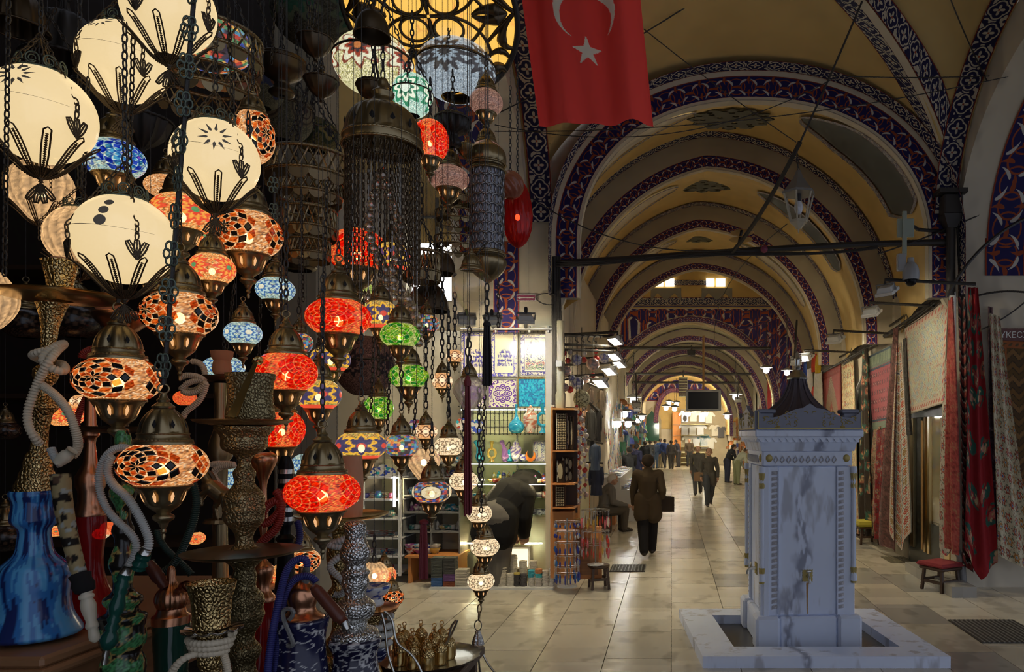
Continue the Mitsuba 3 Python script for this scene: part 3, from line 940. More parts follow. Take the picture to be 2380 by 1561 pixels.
cloth('carpet', *wq(2086, 800, 2096, 795, 2070, 1232, 2119, 1236, 3.72), ('squares', (.52, .49, .41), [(.36, .05, .035), (.34, .10, .04), (.26, .15, .05)], .155, dict(edge=(.05, (.5, .47, .4), (.4, .12, .08)))), 'white suzani embroidered with red rosettes in squares and a pointed hem', 1.5, .03, nu=60, nv=260, point=.32, ww=.62)
cloth('carpet', *wq(2101, 788, 2106, 785, 2112, 1010, 2118, 1010, 3.76), ('scroll', (.06, .055, .05), [(.03, .03, .03), (.09, .08, .075), (.04, .04, .04)], .05, {}), 'thin charcoal runner folded narrow beside the white suzani', 1, .03, nu=14, nv=90)
cloth('carpet', *wq(2104, 762, 2206, 693, 2116, 962, 2197, 936, 3.80), ('lattice', (.47, .47, .37), [(.33, .17, .13), (.17, .24, .33), (.36, .33, .20), (.26, .32, .27)], .075, dict(edge=(.13, (.44, .37, .29), (.36, .10, .08)))), 'large pale carpet with small multicoloured lozenges and a red edge', nu=130, nv=130)
cloth('carpet', *wq(2196, 870, 2207, 800, 2189, 1260, 2209, 1262, 3.72), ('flowers', (.46, .42, .34), [(.40, .05, .06), (.28, .07, .05)], .15, {}), 'narrow white suzani with red tulips beside the glazed shop door', 1, .04, nu=30, nv=200, point=.18)
cloth('carpet', *wq(2208, 700, 2216, 690, 2203, 1270, 2228, 1290, 3.68), ('lattice', (.30, .05, .045), [(.34, .09, .07), (.20, .035, .03), (.32, .14, .08)], .06, {}), 'coral red woven runner twisted into a column', 1.5, .05, nu=30, nv=180)
D = 9.78
cloth('carpet', P(2226, 690, D + .1), P(2243, 690, D + .1), P(2236, 1310, D - .05), P(2262, 1330, D - .05), ('zigzag', (.16, .03, .025), [(.015, .012, .012), (.26, .05, .04)], .15, {}), 'black, white and red kilim strip hanging on the corner', 1.5, .04, nu=30, nv=200, normal=(0, -1, 0))
cloth('carpet', P(2250, 668, D), P(2272, 668, D), P(2240, 1275, D - .15), P(2318, 1305, D - .15), ('bunches', (.235, .012, .016), [(.40, .12, .10), (.42, .20, .16), (.28, .04, .05)], .30, {}), 'scarlet carpet with bunches of pink roses and a pointed black hem', 2, .045, nu=70, nv=240, point=.32, normal=(0, -1, 0), ww=.62)
cloth('carpet', P(2296, 712, D + .15), P(2306, 715, D + .15), P(2296, 1240, D), P(2322, 1250, D), ('scroll', (.10, .06, .075), [(.03, .02, .03), (.26, .2, .2), (.06, .03, .04)], .05, {}), 'grey plum flowered cloth hung between the scarlet carpet and the ivory suzani', 1.5, .03, nu=24, nv=160, normal=(0, -1, 0))
cloth('carpet', P(2299, 728, D + .05), P(2322, 735, D + .05), P(2318, 1290, D - .1), P(2400, 1330, D - .1), ('flowers', (.52, .47, .33), [(.33, .06, .035), (.36, .16, .04), (.24, .05, .03)], .17, {}), 'ivory suzani with curling red and green flowers at the right edge', 2, .04, nu=80, nv=240, normal=(0, -1, 0), ww=.8)
cloth('carpet', P(2322, 790, 9.93), P(2400, 795, 9.93), P(2322, 1130, 9.93), P(2400, 1130, 9.93), ('kilim', (.16, .085, .03), [(.15, .075, .022), (.10, .055, .016), (.19, .10, .035), (.08, .045, .018)], .09, dict(edge=(.10, (.28, .09, .03), (.08, .06, .03)))), 'brown kilim with a chevron tree flat on the cross street wall', normal=(0, -1, 0))

# ---- the carpet shop's front
dg = tag('door_1', 'glazed carpet shop door with brass frames', kind='structure')
X = 3.90
def wbox(x0, x1, z0, z1, X0=X, X1=X + .06):
    """A box on the right wall between pixel columns x0 and x1."""
    y0, y1 = X0 * F / (x0 - VX), X0 * F / (x1 - VX)
    return box(X0, X1, y1, y0, z0, z1)
mat('green_black', (.014, .018, .015), .35)
for x0, x1 in ((2114, 2122), (2146, 2151), (2154, 2160), (2194, 2206)):
    put('brass_post', wbox(x0, x1, .28, 2.35, X - .02, X + .04), 'brass', dg)
put('red_post', wbox(2140, 2144, .3, 2.3, X - .01), 'rust', dg)
put('dark_panel', wbox(2112, 2210, .0, .78, X, X + .05), 'green_black', dg)
put('dark_panel', wbox(2120, 2142, .7, 2.4, X, X + .05), 'green_black', dg)
put('pane', wbox(2160, 2196, .75, 2.35, X - .005, X), 'pane_glass', dg)
mat('lit_room', (.30, .27, .15), .8)
put('lit_interior', wbox(2156, 2200, .75, 2.35, X + .03, X + .05), 'lit_room', dg)
scene['pane_glass'] = {'type': 'thindielectric', 'int_ior': 1.5}
put('lintel', wbox(2112, 2212, 2.35, 2.5, X - .03, X + .05), 'green_black', dg)
put('step', wbox(2104, 2212, 0, .14, X - .32, X), 'slab_grey', dg)
mt_ = tag(key('trim_1'), 'dark green frame of the arched niche', kind='structure')
yy0, yy1 = 3.93 * F / (2024 - VX), 3.93 * F / (1992 - VX)
ym = (yy0 + yy1) / 2
n_ = [(yy0, .2), (yy0, 2.7), (yy0 + .12, 3.05), (ym, 3.25), (yy1 - .12, 3.05), (yy1, 2.7), (yy1, .2)]
put('niche', prism(n_, .03, 'x', 3.925), 'green_black', mt_)
put('niche_edge', tube([(3.92, a, b) for a, b in n_], .05, 6), 'steel_grey', mt_)
# a sign over the cross street wall
sg = thing('shop_sign', 'maroon shop sign lettered in white beside the ivory suzani', 'sign')
p = P(2320, 790, 9.96)
put('board', box(p[0] - .1, 6.2, 9.955, 9.99, p[2] - .02, p[2] + .16), 'maroon', sg)
mat('maroon', (.09, .02, .015), .5)
tm = meshkit.text_mesh('YKECİLER', .085, .004)
v = np.array(tm.vertices)
put('lettering', tri(np.stack([v[:, 0] + p[0] + .02, 9.955 - v[:, 2], v[:, 1] + p[2] + .03], -1), np.array(tm.faces)), 'white_plastic', sg)

# ---- stools and mats
def stool(name, c, w, h, m_seat, m_leg, label, pad=0.0, rz=0.1, round_=False, lw=.03):
    t = thing(name, label, 'stool')
    a = w / 2
    if round_:
        s = lathe([(0, h - .045), (a, h - .045), (a + .012, h - .03), (a + .012, h - .008), (a, h), (0, h)], 28)
    else:
        s = box(-a, a, -a, a, h - .05, h, .015)
    put('seat', moved(s, c, rz), m_seat if not pad else m_leg, t, smooth=30)
    if pad:
        put('cushion', moved(hull([(x * a * k, y * a * k, z) for x in (-1, 1) for y in (-1, 1) for k, z in ((1.04, h), (1.12, h + pad * .4), (1.0, h + pad))]), c, rz), m_seat, t)
    for sx in (-1, 1):
        for sy in (-1, 1):
            put('leg', moved(hull([(sx * (a * .72 + e) + lw * ex, sy * (a * .72 + e) + lw * ey, z) for e, z in ((a * .12, 0), (0, h - .04)) for ex in (-.6, .6) for ey in (-.6, .6)]), c, rz), m_leg, t)
    for sx in (-1, 1):
        put('stretcher', moved(cat(box(sx * a * .78 - .012, sx * a * .78 + .012, -a * .8, a * .8, h * .32, h * .32 + .035), box(-a * .8, a * .8, sx * a * .78 - .012, sx * a * .78 + .012, h * .36, h * .36 + .035)), c, rz), m_leg, t)
    return t


mat('red_pad', (.20, .02, .025), .9)
mat('yellow_pad', (.36, .31, .03), .85)
mat('mat_brown', (.10, .085, .05), .95)
stool('red_stool', P(2186, 1370, ground(1370)) * [1, 1, 0], .40, .33, 'red_pad', 'wood_dark', 'low dark stool with a red cushion below the coral runner', .05, .5)
stool('yellow_stool', P(2014, 1262, ground(1262)) * [1, 1, 0], .42, .34, 'yellow_pad', 'wood_dark', 'low stool with a yellow cushion right of the fountain', .1, .1)
for x0, y0, x1, y1, lab, w in ((2058, 1293, 2150, 1308, 'brown doormat before the carpet shop step', .55), (2240, 1455, 2400, 1478, 'dark ribbed drain grating at the right edge of the floor', .9), (1420, 1310, 1500, 1331, 'ribbed drain grating in the floor right of the wooden stool', .6)):
    d = ground((y0 + y1) / 2)
    c = P((x0 + x1) / 2, (y0 + y1) / 2, d)
    ww = (x1 - x0) / F * d
    t = thing('doormat' if 'mat' in lab else 'drain_grating', lab, 'mat' if 'mat' in lab else 'grating')
    put('base', box(c[0] - ww / 2, c[0] + ww / 2, d - w / 2, d + w / 2, .0015, .012), 'mat_brown' if 'mat' in lab else 'iron', t)
    put('rib', cat([box(x - .008, x + .008, d - w / 2, d + w / 2, .012, .017) for x in np.arange(c[0] - ww / 2 + .03, c[0] + ww / 2, .05)]), 'mat_brown' if 'mat' in lab else 'steel_grey', t)

# ---- floodlights, rails and pipes of the right wall
mat('lamp_face', (.6, .55, .4), .5)


def floodlight(c, aim, label, s=.2, power=14.0, arm=None, group=None, lm=None):
    """A box floodlight with a lit glass, aimed at a point; arm: the far end of its bracket."""
    t = thing('floodlight', label, 'floodlight', group)
    c, aim = np.asarray(c, float), np.asarray(aim, float)
    z = (aim - c) / np.linalg.norm(aim - c)
    x = np.cross(z, [0, 0, 1.0]); x /= np.linalg.norm(x)
    y = np.cross(z, x)
    M = np.stack([x, y, z], 1)
    def pl(m):
        return tri(m.vertices @ M.T + c, m.faces)
    put('housing', pl(hull([(a * s, b * s * .6, 0) for a in (-.75, .75) for b in (-1, 1)] + [(a * s * .6, b * s * .35, -.5 * s) for a in (-1, 1) for b in (-1, 1)])), 'white_plastic', t)
    put('rim', pl(cat(box(-.8 * s, .8 * s, .6 * s, .68 * s, -.02, .02), box(-.8 * s, .8 * s, -.68 * s, -.6 * s, -.02, .02), box(.74 * s, .82 * s, -.68 * s, .68 * s, -.02, .02), box(-.82 * s, -.74 * s, -.68 * s, .68 * s, -.02, .02))), 'white_plastic', t)
    put('lit_glass', pl(tri([(-.74 * s, -.58 * s, .004), (.74 * s, -.58 * s, .004), (.74 * s, .58 * s, .004), (-.74 * s, .58 * s, .004)], [[0, 1, 2], [0, 2, 3]])), 'lamp_face', t, emit=tuple(power * k for k in SPOT), weight=4.0)
    put('bracket', pl(tube([(-.85 * s, 0, -.1 * s), (-.85 * s, 0, -.7 * s), (.85 * s, 0, -.7 * s), (.85 * s, 0, -.1 * s)], .012, 6)), 'steel_grey', t)
    if arm is not None:
        put('arm', tube([np.asarray(arm, float), c - z * .7 * s + [0, 0, .06], c - z * .68 * s], .022, 6), 'iron', t)
    return t


for (x, y, ax, ay, d, lab, s) in ((2062, 678, 2205, 655, 9.4, 'nearest floodlight on the right, below the security camera', .15), (2026, 728, 2150, 710, 10.6, 'second floodlight from the right, on an arm above the pink rug', .15), (1942, 790, 2080, 772, 12.7, 'third floodlight from the right, in front of the leaf painted arch leg', .17), (1874, 832, 1945, 818, 14.8, 'fourth floodlight from the right, over the rose red carpet', .17)):
    c = P(x, y, d)
    floodlight(c, (3.75, d + .9, 1.7), lab, s, 150, (3.95, d + .1, c[2] + .12))
rl = thing('cable_rail', 'dark iron rail with cables along the right wall above the carpets', 'rail')
put('bar', cat(tube([Wl(2208, 672, 3.8), Wl(2090, 757, 3.8), Wl(1990, 822, 3.8), Wl(1900, 872, 3.8)], .022, 6), tube([Wl(2208, 655, 3.9), Wl(2090, 742, 3.9), Wl(1990, 810, 3.9), Wl(1850, 880, 3.9)], .018, 6)), 'iron', rl)
put('cable', cat([tube(spline([Wl(2206, 668 + k * 3, 3.78), Wl(2140, 722 + 3 * k + 6 * math.sin(k * 2), 3.78), Wl(2060, 780 + 4 * math.sin(k * 3), 3.8), Wl(1960, 845 + 4 * math.sin(k), 3.8)], 24), .008, 5) for k in range(5)]), 'cable', rl)
for k, x in enumerate((2175, 2110, 2045, 1985)):
    put('hook', tube(spline([Wl(x, 700 + (2175 - x) * .62, 3.8), Wl(x - 4, 690 + (2175 - x) * .62, 3.78), Wl(x - 8, 700 + (2175 - x) * .62, 3.78), Wl(x - 6, 722 + (2175 - x) * .62, 3.78)], 12), .007, 5), 'iron', rl)
dp = thing('drainpipe', 'drainpipe with a black funnel running down the corner pier', 'pipe')
dx = P(2207, 700, 9.9)[0]
put('pipe', cat(tube([(dx, 9.86, 3.95), (dx, 9.86, 4.95)], .062, 12)), 'iron', dp, smooth=40)
put('pipe', cat(tube([(dx + .03, 9.84, 2.2), (dx + .02, 9.85, 4.0)], .045, 12)), 'white_plastic', dp, smooth=40, label='white lower length')
put('pipe', tube([(dx + .15, 9.8, 0), (dx + .12, 9.8, .42), (dx + .03, 9.84, .6), (dx + .03, 9.84, 2.25)], .05, 10), 'steel_grey', dp, smooth=40)
put('funnel', cat(box(dx - .13, dx + .13, 9.74, 9.98, 5.02, 5.3, .02), hull([(dx + a * .13, 9.86 + b * .12, 5.03) for a in (-1, 1) for b in (-1, 1)] + [(dx + a * .06, 9.86 + b * .06, 4.86) for a in (-1, 1) for b in (-1, 1)]), box(dx - .2, dx + .17, 9.7, 9.99, 5.3, 5.36)), 'iron', dp)
cb = thing('cable_bundle', 'bundle of black cables hanging down the right corner pier', 'cables')
put('cable', cat([tube(spline([(dx + .1 + .02 * k, 9.9, 5.0), (dx + .16 + .03 * math.sin(k * 2), 9.88, 4.2), (dx + .2 + .04 * math.cos(k * 3), 9.86, 3.4), (dx + .2 + .03 * k, 9.88, 2.6 + .1 * k)], 24), .012, 5) for k in range(6)]), 'cable', cb)
cam_ = thing('security_camera', 'grey dome security camera hanging from a pale pole on the right', 'camera')
c = P(2117, 640, 9.3)
put('housing', lathe(smooth_prof([(.10, -.06), (.105, .0), (.1, .07), (.07, .14), (.045, .17), (.04, .22), (0, .22)], 24), 24, center=c), 'steel_light', cam_, smooth=40)
mat('steel_light', (.27, .28, .29), .4)
put('dome', moved(trimesh.creation.icosphere(3), c + [0, 0, -.06], s=(.075, .075, .08)), 'glass_black', cam_, smooth=True)
put('junction_box', box(c[0] - .17, c[0] - .06, 9.28, 9.36, c[2] + .06, c[2] + .28, .01), 'steel_light', cam_)
put('pole', box(c[0] - .10, c[0] - .05, 9.3, 9.34, c[2] + .25, c[2] + .82), 'pale_green', cam_)
mat('pale_green', (.26, .30, .25), .5)
put('mount_plate', box(c[0] - .16, c[0] + .06, 9.34, 9.38, c[2] + .5, c[2] + .74, .01), 'pale_green', cam_)
put('mount_arm', tube([(c[0] - .05, 9.36, c[2] + .7), (c[0] + .3, 9.9, c[2] + .75), (3.9, 10.02, c[2] + .75)], .025, 6), 'iron', cam_)
# ================================================================ the lamps
def shade_mesh(nu=120, nv=56, top=.93):
    th = np.arange(nu) * 2 * pi / nu
    ph = np.linspace(-math.asin(top), math.asin(top), nv)
    v = np.stack([np.cos(ph)[None] * np.cos(th)[:, None], np.cos(ph)[None] * np.sin(th)[:, None], np.sin(ph)[None] + 0 * th[:, None]], -1)
    return tri(v.reshape(-1, 3), grid_faces(nu, nv, True))


SH = shade_mesh()
SD = SH.vertices / np.linalg.norm(SH.vertices, axis=1, keepdims=True)


def polar(az):
    """Angles (distance, direction) of the shade's vertices about the point at azimuth az on its equator (0 faces -y)."""
    c = np.array([math.sin(az), -math.cos(az), 0]); e = np.array([math.cos(az), math.sin(az), 0])
    r = np.arccos(np.clip(SD @ c, -1, 1))
    return r, np.arctan2(SD[:, 2], SD @ e)


CELL = (np.arange(120)[:, None] // 4 * 14 + np.arange(56)[None] // 4).ravel()


def shade_colors(grains, flowers=None, n=5, dark=.12, size=.62, base=None, gain=1.0, cells=False):
    """Grains of glass at random, and flowers: rings of (radius, colour, petals)."""
    g = np.asarray(grains, float)
    c = g[rng.integers(0, len(g), len(SD))] * rng.uniform(.55, 1.3, (len(SD), 1))
    if cells:
        c = g[rng.integers(0, len(g), 600)][CELL]
    c[rng.random(len(SD)) < dark] *= .25
    if flowers:
        for k in range(n):
            r, a = polar(2 * pi * k / n)
            for R, col, pet in flowers:
                m = r < size * R * (1 + (.22 * np.cos(pet * a) if pet else 0))
                c[m] = np.asarray(col) * rng.uniform(.8, 1.15, (m.sum(), 1))
    if base is not None:
        c[SD[:, 2] < -.62] = base
    return np.maximum(c, 0) * gain


scene['shade_glass'] = {'type': 'blendbsdf', 'weight': .3, 'a': {'type': 'twosided', 'bsdf': {'type': 'principled', 'base_color': rgb(.10, .09, .08), 'roughness': .25}}, 'b': {'type': 'thindielectric', 'int_ior': 1.3}}
mat('shade_solid', (.10, .09, .08), .25)
PAL = {
    'amber': ([(.90, .36, .10), (1.0, .48, .17), (.5, .16, .04), (.8, .3, .08), (1.2, .80, .45)], None, 0),
    'red': ([(1.0, .06, .012), (1.0, .14, .022), (.8, .03, .014), (1.15, .36, .06)], None, 0),
    'cream': ([(1.1, .80, .46), (1.2, .95, .62), (.95, .6, .30)], [(1.0, (.20, .13, .07), 8), (.82, (1.1, .85, .5), 8), (.55, (.22, .15, .08), 8), (.34, (1.2, 1.0, .65), 0)], 5),
    'blue': ([(.30, .52, .50), (.5, .68, .55), (.12, .25, .38), (.75, .8, .6)], [(1.0, (.02, .12, .36), 8), (.78, (.55, .75, .70), 8), (.5, (.03, .16, .42), 8), (.3, (.9, .85, .6), 0)], 5),
    'green': ([(.28, .42, .05), (.55, .6, .12), (.12, .30, .04), (.8, .75, .25)], None, 0),
    'yellow': ([(.80, .42, .07), (.45, .38, .10), (.9, .6, .15), (.6, .14, .03), (.25, .28, .06)], [(1.1, (1.0, .52, .03), 8), (.84, (.045, .04, .12), 8), (.28, (.75, .06, .03), 0)], 6),
    'multi': ([(.5, .06, .04), (.05, .08, .35), (.10, .28, .12), (.8, .45, .1), (.06, .05, .07), (.1, .3, .45), (.04, .03, .04), (.8, .2, .06)], None, 0),
    'multi_disc': ([(.5, .06, .04), (.05, .08, .35), (.8, .35, .08), (.04, .04, .06), (.1, .25, .4), (.9, .5, .12), (.03, .03, .05)], [(.95, (.03, .025, .03), 0), (.82, (.9, .75, .45), 0), (.42, (.75, .55, .25), 5), (.2, (.5, .10, .04), 4)], 4),
    'flame': ([(1.1, .42, .10), (.9, .2, .03), (1.2, .7, .25)], [(1.0, (.95, .09, .03), 10), (.68, (1.1, .42, .06), 10), (.42, (.85, .05, .02), 8), (.2, (.1, .35, .12), 0)], 4),
    'pink': ([(.26, .12, .085), (.34, .19, .14), (.16, .07, .05)], None, 0),
    'lattice': ([(.95, .40, .13), (1.1, .6, .25)], [(1.0, (.14, .05, .02), 4), (.8, (1.2, .75, .4), 4), (.5, (.14, .05, .02), 4), (.38, (1.3, 1.0, .6), 0)], 6),
    'dim': ([(.05, .028, .018), (.02, .012, .01), (.08, .045, .03)], [(.9, (.015, .01, .01), 8), (.6, (.10, .06, .04), 8), (.4, (.012, .01, .01), 6)], 5),
}
for k, (g, fl_, n) in PAL.items():
    c = shade_colors(g, fl_, max(n, 1), base=(.9, .08, .03) if k == 'yellow' else None, gain={'cream': .95}.get(k, .85), cells=k in ('multi', 'multi_disc'))
    if k == 'dim':
        proto('shade_dim', SH, 'dim_glass', True, color=c)
        continue
    proto('shade_' + k, SH, 'shade_glass' if k in ('amber', 'red', 'green', 'yellow', 'multi', 'multi_disc', 'flame', 'cream') else 'shade_solid', True, emit=VC, weight=1.5 if k in ('amber', 'red', 'cream') else .5, color=c)
scene['dim_glass'] = {'type': 'principled', 'base_color': VC, 'roughness': .2}
proto('bulb', moved(trimesh.creation.icosphere(2), (0, 0, 0), s=(.8, .8, 1.0)), 'lamp_face', True, emit=(7, 4.6, 1.8), weight=.3)
# tiles
RH = tri([(-.5, 0, .0), (0, -.5, 0), (.5, 0, 0), (0, .5, 0), (-.36, 0, 1), (0, -.36, 1), (.36, 0, 1), (0, .36, 1)],
         [[4, 5, 6], [4, 6, 7], [0, 1, 5], [0, 5, 4], [1, 2, 6], [1, 6, 5], [2, 3, 7], [2, 7, 6], [3, 0, 4], [3, 4, 7]])
TILE = {'black': (.010, .008, .008), 'orange': (.85, .30, .08), 'rust': (.62, .14, .035), 'red': (.95, .05, .03), 'scarlet': (1, .12, .04), 'blue': (.05, .10, .75), 'sky': (.15, .5, .85), 'leaf': (.22, .75, .10), 'emerald': (.03, .38, .16), 'lime': (.6, .85, .12), 'wine': (.5, .02, .02)}
for k, c in TILE.items():
    if k == 'black':
        mat('tile_black', c, .12)
    else:
        scene['tile_' + k] = {'type': 'thindielectric', 'int_ior': 1.25, 'specular_transmittance': rgb(*c)}
    proto('tile_' + k, RH, 'tile_' + k)
# metal parts, for a globe of radius 1


def rope(r, z, w=.035, k=46):
    a = np.arange(k * 4) * 2 * pi / (k * 4)
    return tube(np.stack([r * np.cos(a), r * np.sin(a), z + 0 * a], -1), w * (.78 + .3 * np.abs(np.sin(a * k / 2))), 6, True)


proto('cap', cat(lathe(smooth_prof([(.66, .0), (.66, .06), (.58, .16), (.56, .24), (.55, .34), (.47, .62), (.30, .85), (.20, .93)], 30), 48, .13, 8, (.27, .88)),
                 lathe([(.24, .92), (.26, .97), (.20, 1.02), (.13, 1.08), (.15, 1.13), (.09, 1.2), (.07, 1.3), (0, 1.32)], 20), rope(.62, .10), rope(.56, .27, .022)), 'bronze', 40)
proto('cap_opening', cat([moved(hull([(math.cos(a) * r + t * -math.sin(a) * .05, math.sin(a) * r + t * math.cos(a) * .05, z) for r, t, z in ((.535, 0, .40), (.515, 1, .5), (.515, -1, .5), (.47, 0, .64), (.53, .3, .45), (.53, -.3, .45))])) for a in (np.arange(8) + .5) * pi / 4]), 'black_cloth')
proto('cup', cat(lathe(smooth_prof([(.10, -1.02), (.16, -.94), (.24, -.86), (.22, -.78), (.15, -.74), (.22, -.66), (.40, -.48), (.50, -.24), (.58, -.1), (.62, .0)], 34), 48, .11, 8, (-.5, -.12)),
                 lathe([(0, -1.42), (.035, -1.40), (.05, -1.32), (.035, -1.26), (.07, -1.2), (.05, -1.13), (.09, -1.06), (.11, -1.0), (0, -1.0)], 14), rope(.62, -.03)), 'bronze', 40)
proto('cup_glow', cat([hull([(math.cos(a) * r + t * -math.sin(a) * .045, math.sin(a) * r + t * math.cos(a) * .045, z) for r, t, z in ((.525, 0, -.16), (.50, 1, -.27), (.50, -1, -.27), (.42, 0, -.44), (.45, .6, -.40), (.45, -.6, -.40))]) for a in (np.arange(8) + .5) * pi / 4]), 'lamp_face', emit=(.75, .36, .12), weight=.3)
proto('loop', moved(tri(torus(.12, .026, 20, 6).vertices[:, [0, 2, 1]], torus(.12, .026, 20, 6).faces), (0, 0, 0)), 'bronze', True)
RAILZ = 5.58


def hang(t, top, py, d, pitch=.018, mname='iron', to=None):
    """A chain from the point top up to the frame's upper edge (or pixel row py), then a thin wire up to the rail."""
    row = VY - (top[2] - H) * F / d
    if py < 0 and VX + top[0] * F / d > 770:
        py = row - 85
    z1 = max(H - (py - VY) / F * d, top[2] + .03)
    e = np.array([top[0], top[1], z1]) if to is None else np.asarray(to, float)
    put('chain', chain(top, e, pitch), mname, t)
    put('hanging_wire', tube([e, (e[0], e[1], RAILZ)], .0011, 4), 'iron', t)


ROS = cat([tri(torus(.016, .0045, 12, 5).vertices[:, [0, 2, 1]] + [.024 * math.cos(a), 0, .030 * math.sin(a)], torus(.016, .0045, 12, 5).faces) for a in np.arange(6) * pi / 3])
proto('rosette', ROS, 'verdigris', True)


def ornate(t, p0, p1, gap=.088):
    """A chain of pierced rosettes joined by rods."""
    p0, p1 = np.asarray(p0, float), np.asarray(p1, float)
    L = np.linalg.norm(p1 - p0)
    n = int(L / gap)
    put('chain_rod', tube([p0, p1], .0055, 6), 'cable', t)
    for i in range(n):
        inst('chain_rosette', 'rosette', Mt(p0 + (p1 - p0) * (i + .5) / n + [0, -.008, 0], (.5, .5, .72), .5 * math.sin(i)), t)


TS = {'amber': ['black', 'rust', 'black', 'orange', 'black', 'rust'], 'red': ['scarlet', 'red', 'scarlet', 'red', 'red', 'scarlet'], 'green': ['leaf', 'lime', 'leaf', 'emerald', 'leaf', 'emerald'],
      'blue': ['blue', 'sky', 'blue', 'sky', 'blue', 'blue'], 'pink': ['black', 'rust', 'black', 'wine', 'black', 'wine']}


def mosaic(cx, cy, R, d, pal, label, asp=.66, tiles=False, rz=0.0, cap=True, cup=True, py=-60, bulb=True, pitch=.02, group=None, stars=3, delta=.138, rings=6, orn=None, chain_=True, tassel=None):
    t = thing('mosaic_lamp', label, 'lamp', group)
    c, r = P(cx, cy, d), R * d / F
    az = math.atan2(c[0], c[1]) * -1
    M = Mt(c, (r, r, r * asp), az + rz)
    inst('shade', 'shade_' + pal, M, t)
    if bulb:
        inst('bulb', 'bulb', Mt(c + [0, 0, -.12 * r], r * .17), t)
    if tiles:
        r3 = np.random.default_rng(int(cx * 7 + cy))
        view = np.array([0, -1.0, 0])
        for k in range(stars):
            a0 = 2 * pi * (k + .5) / stars if tiles == 1 else 2 * pi * k / stars
            cen = np.array([math.sin(a0), -math.cos(a0), 0]); e1 = np.array([math.cos(a0), math.sin(a0), 0]); e2 = np.array([0, 0, 1.0])
            for ring in range(rings):
                for j in range(8):
                    al = (j + .5 * (ring % 2)) * pi / 4
                    rho = delta * (ring + 1)
                    tv = e1 * math.cos(al) + e2 * math.sin(al)
                    pos = cen * math.cos(rho) + tv * math.sin(rho)
                    if abs(pos[2]) > .80:
                        continue
                    Rz = M[:3, :3] / np.array([r, r, r * asp])
                    if (Rz @ pos)[1] > .25:
                        continue
                    rad = -cen * math.sin(rho) + tv * math.cos(rho)
                    tan = np.cross(pos, rad)
                    N = np.eye(4)
                    N[:3, 0], N[:3, 1], N[:3, 2] = rad * 2 * delta * .86, tan * 2 * math.sin(rho) * math.sin(pi / 8) * .84, pos * .02
                    N[:3, 3] = pos * 1.004
                    seq = TS[pal]
                    k_ = seq[ring] if r3.random() > .22 else seq[r3.integers(0, len(seq))]
                    inst('tile', 'tile_' + k_, M @ N, t)
    zt = r * asp
    if cap:
        inst('cap', 'cap', Mt(c + [0, 0, zt * .80], r, az), t)
        inst('cap_opening', 'cap_opening', Mt(c + [0, 0, zt * .80], r, az), t, kind='stuff')
        inst('loop', 'loop', Mt(c + [0, 0, zt * .80 + 1.42 * r], r, .4), t)
        top = c + [0, 0, zt * .80 + 1.52 * r]
    else:
        top = c + [0, 0, zt * .93]
    if cup:
        inst('cup', 'cup', Mt(c - [0, 0, zt * .80], r, az), t)
        inst('cup_glow', 'cup_glow', Mt(c - [0, 0, zt * .80], r, az), t, kind='stuff')
    if orn is not None:
        ornate(t, top, P(orn[0], orn[1], d))
        if orn[1] < -20:
            put('hanging_wire', tube([P(orn[0], orn[1], d), (P(orn[0], orn[1], d)[0], d, RAILZ)], .0011, 4), 'iron', t)
    elif chain_:
        hang(t, top, py, d, pitch)
    else:
        put('hanging_wire', tube([top, (top[0], top[1], RAILZ)], .0011, 4), 'iron', t)
    if tassel:
        make_tassel(t, P(tassel[0], tassel[1], d), tassel[2] * d / F, tassel[3] * d / F)
    return t


mat('silk_red', (.13, .012, .016), .7)
mat('silk_black', (.008, .006, .008), .8)


def make_tassel(t, top, L, w, m='silk_red', name='tassel'):
    s = []
    r4 = np.random.default_rng(int(abs(top[0]) * 1e4))
    for i in range(34):
        a, q = r4.uniform(0, 2 * pi), math.sqrt(r4.random())
        x, y = w * .5 * q * math.cos(a), w * .5 * q * math.sin(a)
        s.append(tube([top + [x * .6, y * .6, -.06 * L], top + [x * .9, y * .9, -L * .5], top + [x, y, -L * r4.uniform(.96, 1.0)]], w * .075, 4))
    s.append(lathe([(0, -.08 * L), (w * .45, -.08 * L), (w * .48, -.05 * L), (w * .3, -.02 * L), (0, 0)], 12, center=top))
    put(name, cat(s), m, t)


ML = mosaic
# front row, left to right (x, y of the globe's centre, radius in pixels, depth)
ML(275, 882, 87, 2.0, 'amber', 'amber mosaic lamp with dark star tiles, left above the lowest amber lamp', tiles=2, rz=-.55, orn=(283, 640), chain_=False)
ML(380, 1079, 91, 1.85, 'amber', 'lowest and largest amber mosaic lamp with dark star tiles, above the green hookah mouthpieces', asp=.64, tiles=2, rz=-.55, orn=(455, -60))
ML(418, 730, 78, 2.25, 'amber', 'amber mosaic lamp with dark star tiles, right below the biggest low white globe', asp=.72, tiles=2, rz=-.95, py=380)
ML(577, 545, 73, 2.6, 'amber', 'amber mosaic lamp with long stemmed cup, right below the white globe with three dots', asp=.78, tiles=2, rz=-.7, py=260, pitch=.024)
ML(588, 318, 47, 2.9, 'amber', 'tall amber mosaic lamp half hidden behind the upper right white globe', asp=1.35, tiles=2, rz=.6, py=100, cup=False)
ML(750, 1143, 82, 2.0, 'red', 'large flat red mosaic lamp hanging low in the middle, nearest of the red lamps', asp=.63, tiles=2, rz=-.75, py=640)
ML(665, 865, 67, 2.45, 'red', 'red mosaic lamp with a gold glow, above the copper coffee pot', asp=.76, tiles=2, rz=.65, py=470, pitch=.024)
ML(787, 738, 71, 2.75, 'red', 'red mosaic lamp directly under the crystal drops of the chain chandelier', asp=.66, tiles=2, rz=-.4, py=560, pitch=.024)
